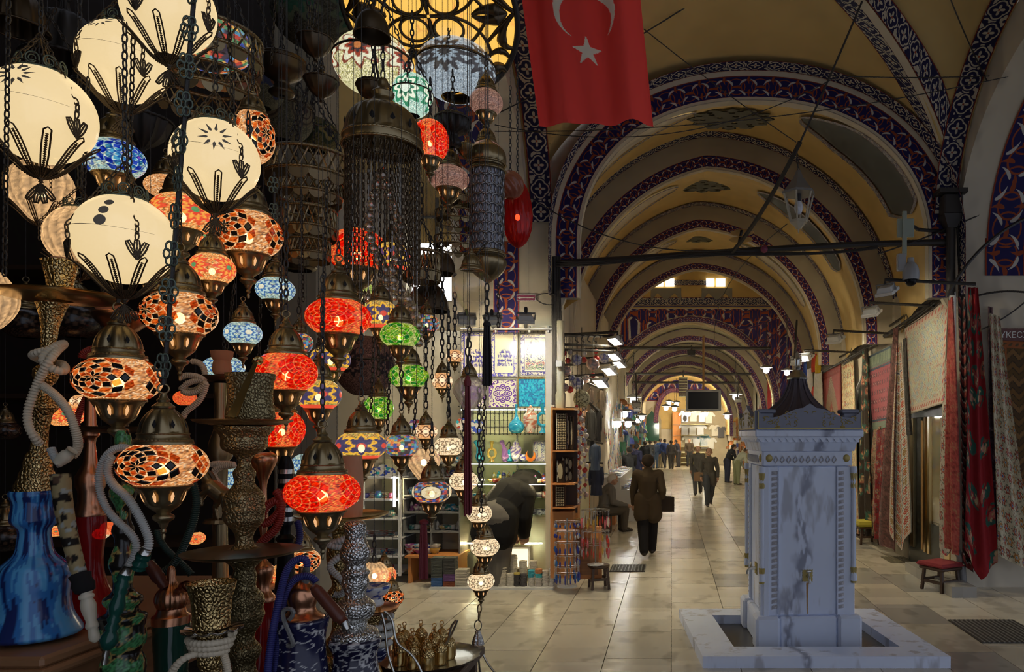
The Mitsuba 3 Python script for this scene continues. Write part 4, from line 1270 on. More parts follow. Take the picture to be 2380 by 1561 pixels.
ML(832, 583, 69, 3.9, 'red', 'large red mosaic lamp seen behind the chain curtain of the chandelier', asp=.74, tiles=2, rz=.2, py=420, cap=False, pitch=.03)
ML(1000, 328, 42, 3.3, 'red', 'orange red mosaic lamp right of the brass bell of the chandelier', asp=1.2, tiles=2, rz=.9, py=180, cap=False, pitch=.03)
ML(655, 998, 50, 2.75, 'red', 'red mosaic lamp partly hidden behind the copper pot and its tray', asp=.98, tiles=2, rz=1.2, cap=True, py=860, pitch=.024)
ML(263, 370, 65, 2.6, 'blue', 'blue mosaic lamp between the two upper left white globes', asp=.70, tiles=2, rz=.4, py=150, pitch=.022)
ML(493, 625, 49, 2.45, 'flame', 'orange and red flowered mosaic lamp left of the long stemmed amber lamp', asp=.78, rz=.75, py=470)
ML(640, 673, 42, 2.9, 'blue', 'small pale blue mosaic lamp below the ringed brass chandelier', asp=.72, rz=.5, orn=(637, 400))
ML(565, 775, 40, 2.6, 'blue', 'small blue and white daisy mosaic lamp above the copper coffee pot', asp=.74, rz=.3, orn=(565, 690))
ML(520, 853, 44, 3.2, 'blue', 'pale blue mosaic lamp behind the clay hookah bowl', asp=.6, rz=.1, cup=False, py=760, cap=False)
ML(423, 497, 66, 3.1, 'flame', 'red flowered mosaic lamp seen between the two right white globes', asp=.72, rz=.4, py=330, pitch=.024)
ML(475, 553, 28, 3.3, 'flame', 'tiny orange flowered lamp right below the red flowered one', asp=.8, py=480, cup=False, cap=False)
ML(885, 733, 39, 3.0, 'yellow', 'yellow flowered mosaic lamp touching the red lamp under the crystals', asp=.98, rz=.15, py=590, pitch=.028)
ML(740, 917, 50, 2.75, 'yellow', 'yellow flowered mosaic lamp with a red foot, right above the coffee pot', asp=.80, rz=.2, py=790, pitch=.024)
ML(913, 598, 40, 3.4, 'yellow', 'yellow flowered mosaic lamp right behind the crystal drops', asp=.9, rz=.1, py=480, pitch=.03)
ML(840, 1035, 56, 2.4, 'yellow', 'yellow mosaic lamp with dark blue flowers and a red rim, lowest of the yellow ones', asp=.66, rz=.0, py=760, pitch=.022)
ML(768, 835, 44, 3.3, 'yellow', 'yellow flowered mosaic lamp mostly hidden behind the cup of a red lamp', asp=.75, rz=.5, py=700, pitch=.03)
ML(695, 797, 30, 3.5, 'multi', 'small multicoloured mosaic lamp left of the red lamp under the crystals', asp=.85, py=690, pitch=.03)
ML(930, 779, 44, 2.9, 'green', 'upper green mosaic lamp right of the yellow flowered lamp', asp=.72, tiles=2, rz=-.3, delta=.17, rings=5, py=600, pitch=.026)
ML(950, 874, 44, 3.1, 'green', 'brightest green mosaic lamp, between the other two green ones', asp=.70, tiles=2, rz=.6, delta=.17, rings=5, py=815, cap=True, chain_=False)
ML(880, 948, 33, 3.3, 'green', 'dull green and gold mosaic lamp, lowest of the green ones', asp=.95, tiles=2, rz=.5, delta=.17, rings=5, py=730, pitch=.03)
ML(842, 688, 36, 4.3, 'green', 'green glass lamp hidden behind the crystal drops', asp=.9, py=560, cup=False, cap=False, pitch=.03)
ML(933, 1035, 39, 2.65, 'multi', 'multicoloured mosaic lamp with a dark disc, right of the lowest yellow lamp', asp=.75, rz=.3, py=860, pitch=.024)
ML(1004, 1142, 44, 2.5, 'multi_disc', 'multicoloured mosaic lamp with a white disc and wine red tassel', asp=.66, rz=-.05, py=980, pitch=.024, tassel=(985, 1205, 140, 24))
ML(992, 752, 28, 3.6, 'multi', 'small multicoloured mosaic lamp beside the clear glass drop lamp', asp=.8, py=600, pitch=.03)
ML(783, 1078, 30, 3.3, 'multi', 'multicoloured mosaic lamp half hidden behind the lowest yellow lamp', asp=.9, py=990, cap=False, cup=False, chain_=False, bulb=False)
ML(712, 1080, 34, 3.6, 'blue', 'pale blue lamp glowing behind the cap of the big red lamp', asp=.8, cap=False, cup=False, py=1000, chain_=False)
ML(1043, 1037, 33, 3.0, 'cream', 'cream daisy mosaic lamp hanging behind the black tassel', asp=.74, rz=.3, py=720, pitch=.026)
ML(1078, 1117, 33, 2.9, 'cream', 'cream daisy mosaic lamp, top of the string of four behind the red tassel', asp=.74, rz=.1, py=860, pitch=.026)
ML(1114, 1193, 29, 3.0, 'cream', 'cream daisy mosaic lamp, second of the string of four', asp=.78, rz=.4, py=900, pitch=.026)
ML(1127, 1270, 33, 3.1, 'cream', 'cream daisy mosaic lamp, third of the string of four', asp=.72, rz=.2, chain_=False)
BL = ML(1118, 1350, 31, 3.2, 'cream', 'cream daisy mosaic lamp, lowest of the string of four, over the wire hanger', asp=.72, rz=.0, chain_=False)
put('chain', chain(P(1115, 1405, 3.2), P(1113, 1440, 3.2), .03), 'bronze', BL)
ML(1028, 885, 23, 3.3, 'lattice', 'small brown lattice lamp glowing over the swirled glass drops', asp=.95, py=640, pitch=.028)
ML(990, 1003, 26, 3.1, 'lattice', 'small brown lattice lamp left of the cream lamp behind the tassel', asp=.75, py=760, pitch=.028)
ML(1057, 828, 20, 3.5, 'lattice', 'tiny copper glass lamp burning over the framed tiles', asp=.8, cap=False, py=680, pitch=.03)
ML(1130, 238, 38, 4.2, 'pink', 'pink brown mosaic lamp, upper of the two beside the flower banded arch', asp=.82, py=120, bulb=False, pitch=.03)
ML(1131, 355, 37, 4.1, 'pink', 'pink brown mosaic lamp, lower of the two above the pierced cylinder lantern', asp=.72, py=290, bulb=False, pitch=.03)
ML(1043, 415, 46, 3.8, 'pink', 'pink brown mosaic lamp against the bright window', asp=.66, py=260, bulb=False, pitch=.03)
ML(893, 1337, 27, 3.0, 'flame', 'small red lamp right of the ribbed orange glass lamp low down', asp=.92, cap=True, cup=True, py=1230, chain_=False)
ML(912, 1388, 25, 2.9, 'amber', 'small dark tracery lamp lowest at the right of the hookahs', asp=.85, tiles=2, rz=.2, cap=True, delta=.22, py=1300, chain_=False)
ML(700, 1303, 42, 2.75, 'amber', 'amber mosaic lamp low behind the navy hookah with the copper ball', asp=.72, tiles=2, rz=.3, py=1200, pitch=.024)
ML(668, 1335, 38, 3.0, 'flame', 'orange lamp glowing low behind the blue hose', asp=.8, cap=False, cup=False, py=1240, chain_=False)
ML(350, 640, 30, 3.0, 'green', 'small green mosaic lamp half hidden behind the biggest low white globe', asp=.8, py=500, pitch=.024)
ML(386, 434, 44, 3.3, 'amber', 'pale amber lamp half hidden between the white globes', asp=.6, py=330, cup=False)
ML(550, 1110, 26, 3.4, 'blue', 'violet blue lamp glimpsed behind the brass hookah column', asp=1.2, cap=False, cup=False, chain_=False, bulb=False)
for x, y, R, p, lab in ((150, 962, 40, 'flame', 'dim red lamp far inside the shop left of the amber lamps'), (187, 932, 20, 'lattice', 'small cream flower lamp far inside the shop'), (130, 1233, 18, 'flame', 'small orange lamp far inside, left of the red glass hookah'), (258, 1226, 21, 'red', 'small red lamp far inside, right of the red glass hookah'),
                        (235, 1240, 17, 'cream', 'small cream lamp far inside beside the small red one'), (12, 1247, 46, 'dim', 'dark lattice lamp at the left edge behind the blue hookah'), (60, 750, 50, 'dim', 'unlit dark lamp far inside under the brass tray'), (175, 745, 56, 'dim', 'unlit dark lamp with fine tracery far inside right of the brass stem'),
                        (455, 1250, 20, 'flame', 'small orange lamp glimpsed behind the lowest amber lamp cup'), (430, 925, 24, 'red', 'dim red lamp glimpsed right of the amber lamp cups'), (12, 1000, 30, 'dim', 'unlit dark lamp at the left edge')):
    ML(x, y, R, 4.2, p, lab, asp=.75, cap=p == 'dim', cup=False, bulb=False, py=y - R - 60, pitch=.03, chain_=False)

# ---- white globes in filigree holders
mat('milk_glass', (.3, .28, .24), .2)
proto('globe', trimesh.creation.icosphere(4), 'milk_glass', True, emit=(.80, .60, .30), weight=2.5)
mat('etched', (.20, .17, .13), .6)
mat('filigree', (.075, .052, .03), .5, .6)


def petal(a, r0, z0, r1, z1, r2, z2, w, R):
    """A looped filigree petal bent over the globe, in the plane of azimuth a."""
    q = spline([(r0, 0, z0), ((r0 + r1) / 2 * 1.06, 0, (z0 + z1) / 2 - .05), (r1, 0, z1), (r2, 0, z2)], 12)
    t = np.linspace(0, 1, 12)
    hw = w * np.sin(np.clip(t * 1.15, 0, 1) * pi * .62) ** .8 + .006
    L, Rr = q + np.stack([0 * t, hw, 0 * t], -1), q - np.stack([0 * t, hw, 0 * t], -1)
    loop = np.vstack([L, (L[-1:] + Rr[-1:]) / 2 + (q[-1] - q[-2]) * .6, Rr[::-1]])
    m = cat(tube(loop, .017, 5), tube(spline(q[1:-1], 40), .010 + .024 * (np.arange(40) % 2), 5))
    return moved(m, (0, 0, 0), a)


def fan(n=3, s=.3, hang_=False):
    out = []
    for i in range(n):
        b = (i - (n - 1) / 2) * .42
        t = np.linspace(0, 1, 12)
        hw = .055 * np.sin(np.clip(t * 1.1, 0, 1) * pi * .7)
        q = np.stack([t * math.sin(b), 0 * t - .03, t * math.cos(b)], -1) * s
        e = np.array([math.cos(b), 0, -math.sin(b)])
        loop = np.vstack([q + e * hw[:, None], q[::-1] - e * hw[::-1, None]])
        out += [tube(loop, .019, 5), tube(spline(q[2:], 24), .008 + .018 * (np.arange(24) % 2), 5)]
    m = cat(out)
    if hang_:
        m = tri(m.vertices * [1, 1, -1], m.faces[:, ::-1])
    return m


HOLD = [petal(a, .05, -1.36, .60, -.93, .97, -.58, .062, 1) for a in (np.arange(10) + .25) * 2 * pi / 10]
proto('holder_petal', HOLD[0], 'filigree', True)
proto('clasp', fan(3, .42), 'filigree', True)
proto('pendant', fan(4, .42, True), 'filigree', True)
proto('holder_cup', lathe(smooth_prof([(.05, -1.38), (.13, -1.33), (.24, -1.24), (.30, -1.18), (.29, -1.19), (.22, -1.25), (.12, -1.31)], 20), 40, .10, 10), 'filigree', True)
proto('hub', lathe([(0, -1.46), (.05, -1.44), (.03, -1.40), (.09, -1.36), (.05, -1.32), (0, -1.31)], 12), 'filigree', True)
sc_ = []
for a in np.arange(9) * 2 * pi / 9:
    t = np.linspace(-.3, 2 * pi * .9, 18)
    ring = np.stack([.13 * np.cos(t) * (1 - .06 * t), 0 * t, .15 + .14 * np.sin(t) * (1 - .06 * t)], -1)
    sc_.append(moved(moved(cat(tube(ring, .016, 5), tube(ring * .55 + [0, 0, .06], .012, 5)), (0, -.42, 0)), (0, 0, 0), a))
proto('crown', cat(torus(.44, .03, 36, 6), *sc_), 'verdigris', True)
PET = hull([(-.5, 0, 0), (0, -.10, 0), (.5, 0, 0), (0, .10, 0), (0, 0, .35)])
proto('etched_petal', PET, 'etched')
proto('etched_dot', lathe([(0, -.02), (1, -.02), (.9, .04), (0, .05)], 16), 'etched', True)


def on_globe(u, v, s, rot, r):
    """A frame on the globe at tangent offsets u right, v up from the side facing the viewer."""
    n = np.array([u, -math.sqrt(max(.05, 1 - u * u - v * v)), v])
    e1 = np.cross(n, [0, 0, 1.0]); e1 /= -np.linalg.norm(e1)
    e2 = np.cross(n, e1) * -1
    a = e1 * math.cos(rot) + e2 * math.sin(rot)
    b = np.cross(n, a)
    M = np.eye(4)
    M[:3, 0], M[:3, 1], M[:3, 2], M[:3, 3] = a * s, b * s, n * .03, n * .999
    return M


def white_globe(cx, cy, R, d, label, stars=(), dots=(), a0=.2, pend=True, cut=True):
    t = thing('globe_lamp', label, 'lamp')
    c, r = P(cx, cy, d), R * d / F
    L = Mt(c, r)
    inst('globe', 'globe', L, t)
    for i in range(10):
        inst('holder_petal', 'holder_petal', Mt(c, r, a0 + i * 2 * pi / 10), t)
    inst('hub', 'hub', L, t)
    inst('holder_cup', 'holder_cup', L, t)
    inst('crown', 'crown', Mt(c + [0, 0, .90 * r], r, a0), t)
    tipz = c + [0, 0, 1.75 * r]
    for a in (a0 - pi / 2 - .55, a0 - pi / 2 + .95, a0 + pi / 2):
        q = c + np.array([math.cos(a), math.sin(a), 0]) * r * 1.03
        f = np.eye(4)
        s_, c_ = math.sin(a + pi / 2), math.cos(a + pi / 2)
        f[:3, :3] = np.array([[c_, -s_, 0], [s_, c_, 0], [0, 0, 1]]) * r
        f[:3, 3] = q + [0, 0, -.62 * r]
        inst('clasp', 'clasp', f, t)
        up = c + np.array([math.cos(a) * .5, math.sin(a) * .5, .98]) * r
        mid = c + np.array([math.cos(a) * 1.06, math.sin(a) * 1.06, .10]) * r
        put('chain', cat(chain(q + [0, 0, -.16 * r], mid, .15 * r), chain(mid, up, .15 * r), chain(up, tipz, .15 * r)), 'filigree', t)
    if pend:
        inst('pendant', 'pendant', Mt(c + [0, 0, -1.47 * r], r, .2), t)
    for u, v, s, n, rot in stars:
        st = key('etched_star', t)
        for i in range(n):
            f = on_globe(u, v, s, rot + i * 2 * pi / n, r)
            f[:3, 3] += f[:3, 0] * .52
            f[:3, 3] *= .999 / max(np.linalg.norm(f[:3, 3]), 1e-9) * 1.0
            inst('petal', 'etched_petal', L @ f, st)
    for u, v, s in dots:
        inst('etched_dot', 'etched_dot', L @ on_globe(u, v, s, 0, r), t)
    if cut:
        a = np.linspace(-1.0, 1.2, 30)
        put('cut_line', tube(np.stack([c[0] + r * 1.001 * np.sin(a) * .995, c[1] - r * 1.001 * np.cos(a) * .995, c[2] + r * (.08 - .06 * np.sin(a * 1.3))], -1), .006 * r, 4), 'etched', t)
    hang(t, tipz, -60, d, .022)
    return t


white_globe(95, 268, 108, 2.15, 'white milk glass globe lamp at the left edge with an etched star', [(.18, .50, .36, 11, .3)], [(.2, .74, .07)], .35)
white_globe(285, 145, 89, 2.3, 'white milk glass globe lamp in the upper left, with a glowing bulb low inside', [(-.03, .68, .36, 10, .1)], (), .1)
white_globe(393, 22, 96, 1.95, 'white milk glass globe lamp cut by the upper edge of the picture', (), (), .5)
white_globe(501, 372, 92, 2.1, 'white milk glass globe lamp with three etched dots, right of the chain of rosettes', [(.50, .28, .38, 10, .4)], [(-.47, .68, .09), (-.49, .46, .10), (-.50, .22, .11)], .15)
white_globe(290, 557, 102, 1.9, 'biggest low white milk glass globe lamp, above the brass hookah tray', (), [(.22, .62, .09), (.20, .42, .10), (.18, .18, .12)], -.1)

# ---- clear and swirled glass drop lamps
scene['clear_glass'] = {'type': 'thindielectric', 'int_ior': 1.5, 'specular_transmittance': rgb(.93, .9, .84)}
scene['frosted'] = {'type': 'blendbsdf', 'weight': .72, 'a': {'type': 'twosided', 'bsdf': {'type': 'principled', 'base_color': rgb(.75, .62, .45), 'roughness': .15}}, 'b': {'type': 'thindielectric', 'int_ior': 1.5}}
scene['ruby_glass'] = {'type': 'blendbsdf', 'weight': .6, 'a': {'type': 'twosided', 'bsdf': {'type': 'principled', 'base_color': rgb(.45, .02, .02), 'roughness': .12}}, 'b': {'type': 'thindielectric', 'int_ior': 1.5, 'specular_transmittance': rgb(.8, .05, .03)}}
scene['copper_glass'] = {'type': 'blendbsdf', 'weight': .4, 'a': {'type': 'twosided', 'bsdf': {'type': 'principled', 'base_color': rgb(.32, .12, .07), 'roughness': .15}}, 'b': {'type': 'thindielectric', 'int_ior': 1.5, 'specular_transmittance': rgb(.7, .35, .2)}}


def swirl(prof, n=60, ribs=14, depth=.07, twist=1.2):
    """A ribbed, twisted glass body from a profile (r, z)."""
    p = smooth_prof(prof, 40)
    a = np.arange(n) * 2 * pi / n
    tw = np.linspace(0, twist, len(p))
    rr = p[:, 0][None] * (1 - depth * (.5 + .5 * np.cos(ribs * (a[:, None] + tw[None]))))
    return tri(np.stack([rr * np.cos(a)[:, None], rr * np.sin(a)[:, None], np.tile(p[:, 1], (n, 1))], -1).reshape(-1, 3), grid_faces(n, len(p), True))


def drop_lamp(cx, cy, R, d, label, prof, m='frosted', *a, **kw):
    return drop_lamp_(cx, cy, R, d, label, prof, m, *a, **kw)


def drop_lamp_(cx, cy, R, d, label, prof, m, bulb=None, ribs=14, depth=.07, twist=1.2, cap=True, py=-60, cat_='lamp', holder=False, name='glass_lamp'):
    t = thing(name, label, cat_)
    c, r = P(cx, cy, d), R * d / F
    sw = swirl(prof, ribs=ribs, depth=depth, twist=twist)
    kw = {}
    if bulb and m == 'frosted':
        f_ = np.clip((np.hypot(sw.vertices[:, 0], sw.vertices[:, 1]) / np.repeat(np.max(np.hypot(sw.vertices[:, 0], sw.vertices[:, 1]).reshape(60, 40), 0)[None], 60, 0).ravel() - .9) * 10, 0, 1)
        kw = dict(emit=VC, weight=.4, color=np.array([[.52, .30, .13]]) * (.35 + .9 * f_[:, None]) * rng.uniform(.5, 1.4, (len(f_), 1)))
    put('glass', moved(sw, c, s=r), m, t, smooth=True, **kw)
    top = c + [0, 0, max(z for _, z in prof) * r]
    if cap:
        inst('cap', 'cap', Mt(top - [0, 0, .06 * r], r * .8), t)
        top = top + [0, 0, 1.15 * r * .8]
    if bulb:
        inst('bulb', 'bulb', Mt(c + [0, 0, bulb * r], r * .22), t)
    if holder:
        for i in range(8):
            inst('holder_petal', 'holder_petal', Mt(c + [0, 0, -.05 * r], (r * 1.02, r * 1.02, r), .2 + i * pi / 4), t)
        inst('hub', 'hub', Mt(c + [0, 0, -.05 * r], r), t)
        inst('crown', 'crown', Mt(c + [0, 0, .95 * r], r), t)
        for a in (-2.2, -.6, 1.2):
            q = c + np.array([math.cos(a), math.sin(a), 0]) * r * 1.04
            put('chain', cat(chain(q + [0, 0, -.3 * r], q + [0, 0, .3 * r], .14 * r), chain(q + [0, 0, .3 * r], c + [0, 0, 1.7 * r], .14 * r)), 'filigree', t)
        top = c + [0, 0, 1.7 * r]
    hang(t, top, py, d, .024)
    return t


ROUND = [(.28, -.98), (.62, -.80), (.92, -.38), (1.0, 0), (.92, .40), (.66, .76), (.40, .95)]
DROP = [(.03, -2.3), (.06, -1.8), (.13, -1.45), (.42, -.85), (.86, -.25), (1.0, .15), (.93, .52), (.62, .86), (.45, .96)]
drop_lamp(95, 438, 64, 2.5, 'clear ribbed glass lamp with glowing bulb under the leftmost white globe', [(.2, -1.2), (.6, -.9), (.95, -.3), (1, .1), (.9, .5), (.6, .85)], 'frosted', -.1, 16, .08, .0, False, holder=True)
drop_lamp(185, 552, 70, 2.35, 'clear ribbed glass lamp glowing behind the biggest low white globe', ROUND, 'frosted', -.3, 18, .07, .3, False, holder=True)
drop_lamp(-20, 700, 52, 2.0, 'clear ribbed glass lamp cut by the left edge', [(.1, -1.4), (.6, -.9), (1, 0), (.75, .8), (.4, 1.3)], 'frosted', -.1, 16, .08, .0, False, py=400)
drop_lamp(1095, 672, 49, 2.9, 'clear glass drop lamp with a long tail, hanging in front of the leaf painted wall', DROP, 'clear_glass', None, 6, .02, .5, py=500)
drop_lamp(1091, 912, 38, 2.75, 'pale swirled glass drop lamp behind the wine red tassel', DROP[2:], 'frosted', None, 12, .09, 1.6, py=760)
drop_lamp(985, 1078, 37, 3.3, 'swirled glass drop lamp with a glaring bulb, above the lamp with the white disc', DROP[2:], 'frosted', .1, 12, .09, 1.6, False, py=1000)
drop_lamp(870, 1335, 31, 2.85, 'ribbed orange white glass lamp low down beside the silver hookah', ROUND, 'frosted', -.1, 14, .08, .8, False, py=1240)
drop_lamp(1203, 498, 34, 4.6, 'ruby red ribbed glass lamp hanging beside the pierced cylinder lantern', [(.1, -2.3), (.5, -2.0), (.95, -1.0), (1.0, .3), (.85, 1.2), (.6, 1.9), (.4, 2.2)], 'ruby_glass', -.2, 18, .1, .6, False, py=150)
drop_lamp(1186, 430, 32, 4.4, 'copper tinted swirled glass lamp behind the pierced cylinder lantern', ROUND, 'copper_glass', None, 10, .1, 2.0, False, py=200)
for cx, y0, L, w, m, d, lab in ((1132, 745, 152, 20, 'silk_black', 2.4, 'long black silk tassel hanging in front of the framed tiles'), (1087, 870, 330, 17, 'silk_red', 2.3, 'very long wine red silk tassel hanging in front of the cream lamps')):
    t = thing('tassel', lab, 'tassel')
    make_tassel(t, P(cx, y0, d), L * d / F, w * d / F, m, 'silk')
    hang(t, P(cx, y0, d), -60, d, .024)

# ---- big brass chandelier with a chain curtain and crystal drops
d = 3.0
u = d / F
t = thing('chain_chandelier', 'brass bell chandelier with a curtain of chains and crystal drops', 'chandelier')
c = P(890, 340, d)
bell = lathe(smooth_prof([(86, -8), (88, 0), (86, 24), (80, 50), (60, 82), (30, 100), (22, 112), (26, 122), (16, 132), (12, 150), (9, 156)], 46) * u, 72, .07, 20, (20 * u, 84 * u), center=c)
put('bell', bell, 'bronze', t, smooth=40)
put('bell_rim', cat(moved(rope(86 * u, 0, 3.5 * u, 60), c + [0, 0, 14 * u]), moved(rope(88 * u, 0, 3 * u, 60), c + [0, 0, -6 * u])), 'bronze', t, smooth=True)
for i in range(12):
    a = i * pi / 6 + .1
    q = c + np.array([math.cos(a) * 83 * u, math.sin(a) * 83 * u, 40 * u])
    put('pierced_star', moved(hull([(0, 0, 11 * u), (0, 0, -11 * u), (0, 6 * u, 0), (0, -6 * u, 0), (2.5 * u, 0, 0)]), q, a), 'black_cloth', t)
for i in range(40):
    a = i * 2 * pi / 40
    q = c + np.array([math.cos(a), math.sin(a), 0]) * 80 * u
    L = 270 + 60 * rng.random()
    L *= .42 + .58 * min(1, abs(((a + pi / 2 + pi) % (2 * pi)) - pi) / 1.1)
    put('curtain_chain', chain(q + [0, 0, -12 * u], q + [0, 0, -L * u], 11 * u), 'dark_bronze', t)
scene['crystal'] = {'type': 'blendbsdf', 'weight': .35, 'a': {'type': 'dielectric', 'int_ior': 1.45}, 'b': {'type': 'roughconductor', 'alpha': .12, 'specular_reflectance': rgb(.9, .8, .7)}}
proto('crystal', lathe(smooth_prof([(.02, -1.0), (.55, -.85), (.95, -.25), (.85, .3), (.42, 1.0), (.14, 1.8), (.05, 2.4)], 20), 16), 'crystal', True)
k = 0
for row in range(16):
    for s in (-1, 1):
        a = s * (.3 + row * .30) + .1
        rr = (12 + row * 4.5) * u
        yy = 70 + row * 23
        q = c + np.array([math.sin(a) * rr, -math.cos(a) * rr * .9, -yy * u])
        inst('crystal_drop', 'crystal', Mt(q, 12.5 * u), t)
        put('drop_wire', tube([q + [0, 0, 20 * u], (q[0], q[1], c[2] - 8 * u)], .7 * u, 4), 'silver', t)
        for e in (1, 2):
            if row > 9:
                inst('crystal_drop', 'crystal', Mt(q + [2 * u, 3 * u, -e * 20 * u], 11 * u, e), t)
hang(t, c + [0, 0, 156 * u], -60, d, .03)
put('cable', tube(spline([c + [-.01, -.01, 150 * u], P(872, 100, d), P(905, -20, d), P(930, -60, d)], 20), .005, 5), 'cable', t)

# ---- ringed chandeliers, bells and lanterns
def ring_band(c, r, h, t, n=28, tilt=0.0):
    """A pierced metal hoop between two rope rims with scallops below."""
    a = np.linspace(0, 2 * pi, n * 4 + 1)
    put('hoop', cat(lathe([(r * 1.0, -h), (r * 1.02, -h * .9), (r * 1.02, -h * .78), (r * .985, -h * .75)], 56, center=c), lathe([(r * .985, h * .7), (r * 1.02, h * .75), (r * 1.03, h * .95), (r, h)], 56, center=c), moved(rope(r * 1.02, 0, h * .13, 64), c + [0, 0, h * .83]), moved(rope(r * 1.02, 0, h * .13, 64), c + [0, 0, -h * .83])), 'bronze', t, smooth=True)
    lat = []
    for s in (-1, 1):
        for i in range(n):
            b = np.linspace(0, 2 * pi / n, 5) * s + i * 2 * pi / n
            lat.append(tube(np.stack([c[0] + r * np.cos(b), c[1] + r * np.sin(b), c[2] - h * .78 + 1.5 * h * np.linspace(0, 1, 5)], -1), h * .075, 4))
    put('lattice', cat(lat), 'bronze', t)
    for i in range(n // 2):
        b = i * 4 * pi / n
        q = c + np.array([math.cos(b), math.sin(b), 0]) * r
        inst('scallop', 'scallop', Mt(q + [0, 0, -h * 1.0], (h * .9, h * .9, h * .8), b + pi / 2), t)


al = np.linspace(pi, 2 * pi, 9)
proto('scallop', prism([(math.cos(x) * .9, math.sin(x)) for x in al], .08, 'y', 0), 'bronze')


def ring_chandelier(cx, cy, R, d, hh, label, tiers, dome=None, py=-60):
    t = thing('ring_chandelier', label, 'chandelier')
    c, u = P(cx, cy, d), d / F
    for r, dz, h in tiers:
        ring_band(c + [0, 0, dz * u], r * u, h * u, t)
    for a in np.arange(3) * 2 * pi / 3 + .4:
        q = c + np.array([math.cos(a), math.sin(a), 0]) * R * u
        put('chain', chain(q, c + [0, 0, 2.2 * R * u], .03), 'iron', t)
    if dome:
        inst('dome', 'shade_' + dome, Mt(c + [0, 0, .1 * R * u], (R * .85 * u, R * .85 * u, R * .5 * u)), t)
    hang(t, c + [0, 0, 2.2 * R * u], py, d, .03)
    return t


ring_chandelier(718, 392, 90, 3.6, 20, 'wide ringed brass chandelier left of the chain curtain', ((90, 0, 28), (70, -48, 20), (58, -120, 26), (46, -185, 18)))
ring_chandelier(480, 110, 112, 3.0, 20, 'big brass ring chandelier with a multicoloured glass dome behind the upper white globes', ((112, 0, 30), (104, -95, 26)), 'multi')
ring_chandelier(1062, 505, 44, 4.6, 10, 'small brass ring chandelier silhouetted against the window', ((48, 0, 12), (36, 55, 14), (50, -60, 12)), None)
ring_chandelier(980, 610, 46, 4.3, 10, 'brass hoop lamp with teeth below the bright window', ((40, 0, 26),), None)


def bell_lamp(cx, cy, R, d, prof, label, m='dark_bronze', flute=.06, py=-60, name='brass_bell', pitch=.03):
    t = thing(name, label, 'hanging ornament')
    c, u = P(cx, cy, d), R * d / F
    put('body', moved(lathe(smooth_prof(prof, 30), 40, flute, 14), c, s=u), m, t, smooth=40)
    zs = [z for _, z in prof]
    put('rim', moved(rope(max(p[0] for p in prof), [z for r_, z in prof if r_ == max(p[0] for p in prof)][0], .05, 40), c, s=u), m, t, smooth=True)
    put('loop', moved(tri(torus(.2, .05, 14, 5).vertices[:, [0, 2, 1]], torus(.2, .05, 14, 5).faces), c + [0, 0, (max(zs) + .1) * u], s=u), m, t, smooth=True)
    hang(t, c + [0, 0, (max(zs) + .25) * u], py, d, pitch)
    return t


DOMEB = [(1.0, -.75), (.98, -.6), (.9, -.1), (.7, .35), (.45, .6), (.2, .7), (.12, .95), (.1, 1.1)]
GOB = [(.12, -1.1), (.5, -.9), (.3, -.6), (.75, -.2), (1.0, .35), (1.0, .5), (.95, .55)]
SHL = [(.15, -1.0), (.1, -.85), (.4, -.6), (.85, -.1), (1.0, .25), (1.02, .35), (.6, .5), (.3, .7), (.15, 1.0)]
bell_lamp(865, 55, 40, 2.6, DOMEB, 'polished dark brass ceiling bell in front of the yellow dome lamp', 'dark_bronze', 0)
bell_lamp(868, 215, 38, 3.2, GOB, 'dark brass lamp cup under the red flowered white bowl lamp')
bell_lamp(733, 105, 38, 3.4, SHL, 'upper of two dark fluted brass bells left of the yellow dome lamp')
bell_lamp(747, 200, 37, 3.3, SHL, 'lower of two dark fluted brass bells left of the yellow dome lamp', py=150)
bell_lamp(655, 165, 52, 4.0, GOB, 'dark brass bowl with star holes in the upper middle', 'dark_bronze', .0)
bell_lamp(1086, 350, 26, 4.0, SHL, 'small brass bell between the pink brown lamps', 'bronze')
bell_lamp(1052, 290, 40, 3.7, [(.15, -1.3), (.45, -.9), (.3, -.6), (.9, -.3), (1.0, .3), (.7, .6), (.2, .8)], 'black wire filigree lamp frame below the blue white bowl', 'iron', .3)
bell_lamp(1047, 470, 24, 4.7, GOB, 'small brass cup under the pink brown lamp at the window', 'dark_bronze')
bell_lamp(1025, 610, 34, 4.4, DOMEB, 'dark pierced brass dome below the window', 'dark_bronze', .1)
bell_lamp(1000, 690, 42, 4.5, DOMEB, 'dark brass dome left of the clear glass drop lamp', 'dark_bronze', .08)
bell_lamp(690, 560, 48, 4.4, [(.7, -1.4), (.9, -1.2), (.7, -.9), (1.0, -.3), (1.0, .3), (.7, .8), (.3, 1.2)], 'dark pierced brass lantern hanging before the pinkish pilaster', 'dark_bronze', .1)
bell_lamp(965, 700, 34, 4.0, [(.5, -1.3), (.9, -.9), (1.0, -.4), (.6, .2), (.25, .6), (.1, 1.0)], 'dark brass lamp cap behind the green lamps', 'dark_bronze', .1)
bell_lamp(730, 480, 30, 4.6, SHL, 'dark brass bell under the wide ringed chandelier', 'dark_bronze')
bell_lamp(150, 85, 80, 3.4, DOMEB, 'large unlit black metal lamp in the dark upper left corner', 'iron', .2)
bell_lamp(40, 20, 60, 3.0, DOMEB, 'copper edged dark lamp in the upper left corner', 'dark_bronze', .2)
bell_lamp(330, 300, 60, 4.0, SHL, 'unlit black metal lantern between the left white globes', 'iron', .2)
bell_lamp(290, 470, 50, 3.6, SHL, 'unlit black lantern above the biggest low white globe', 'iron', .2)

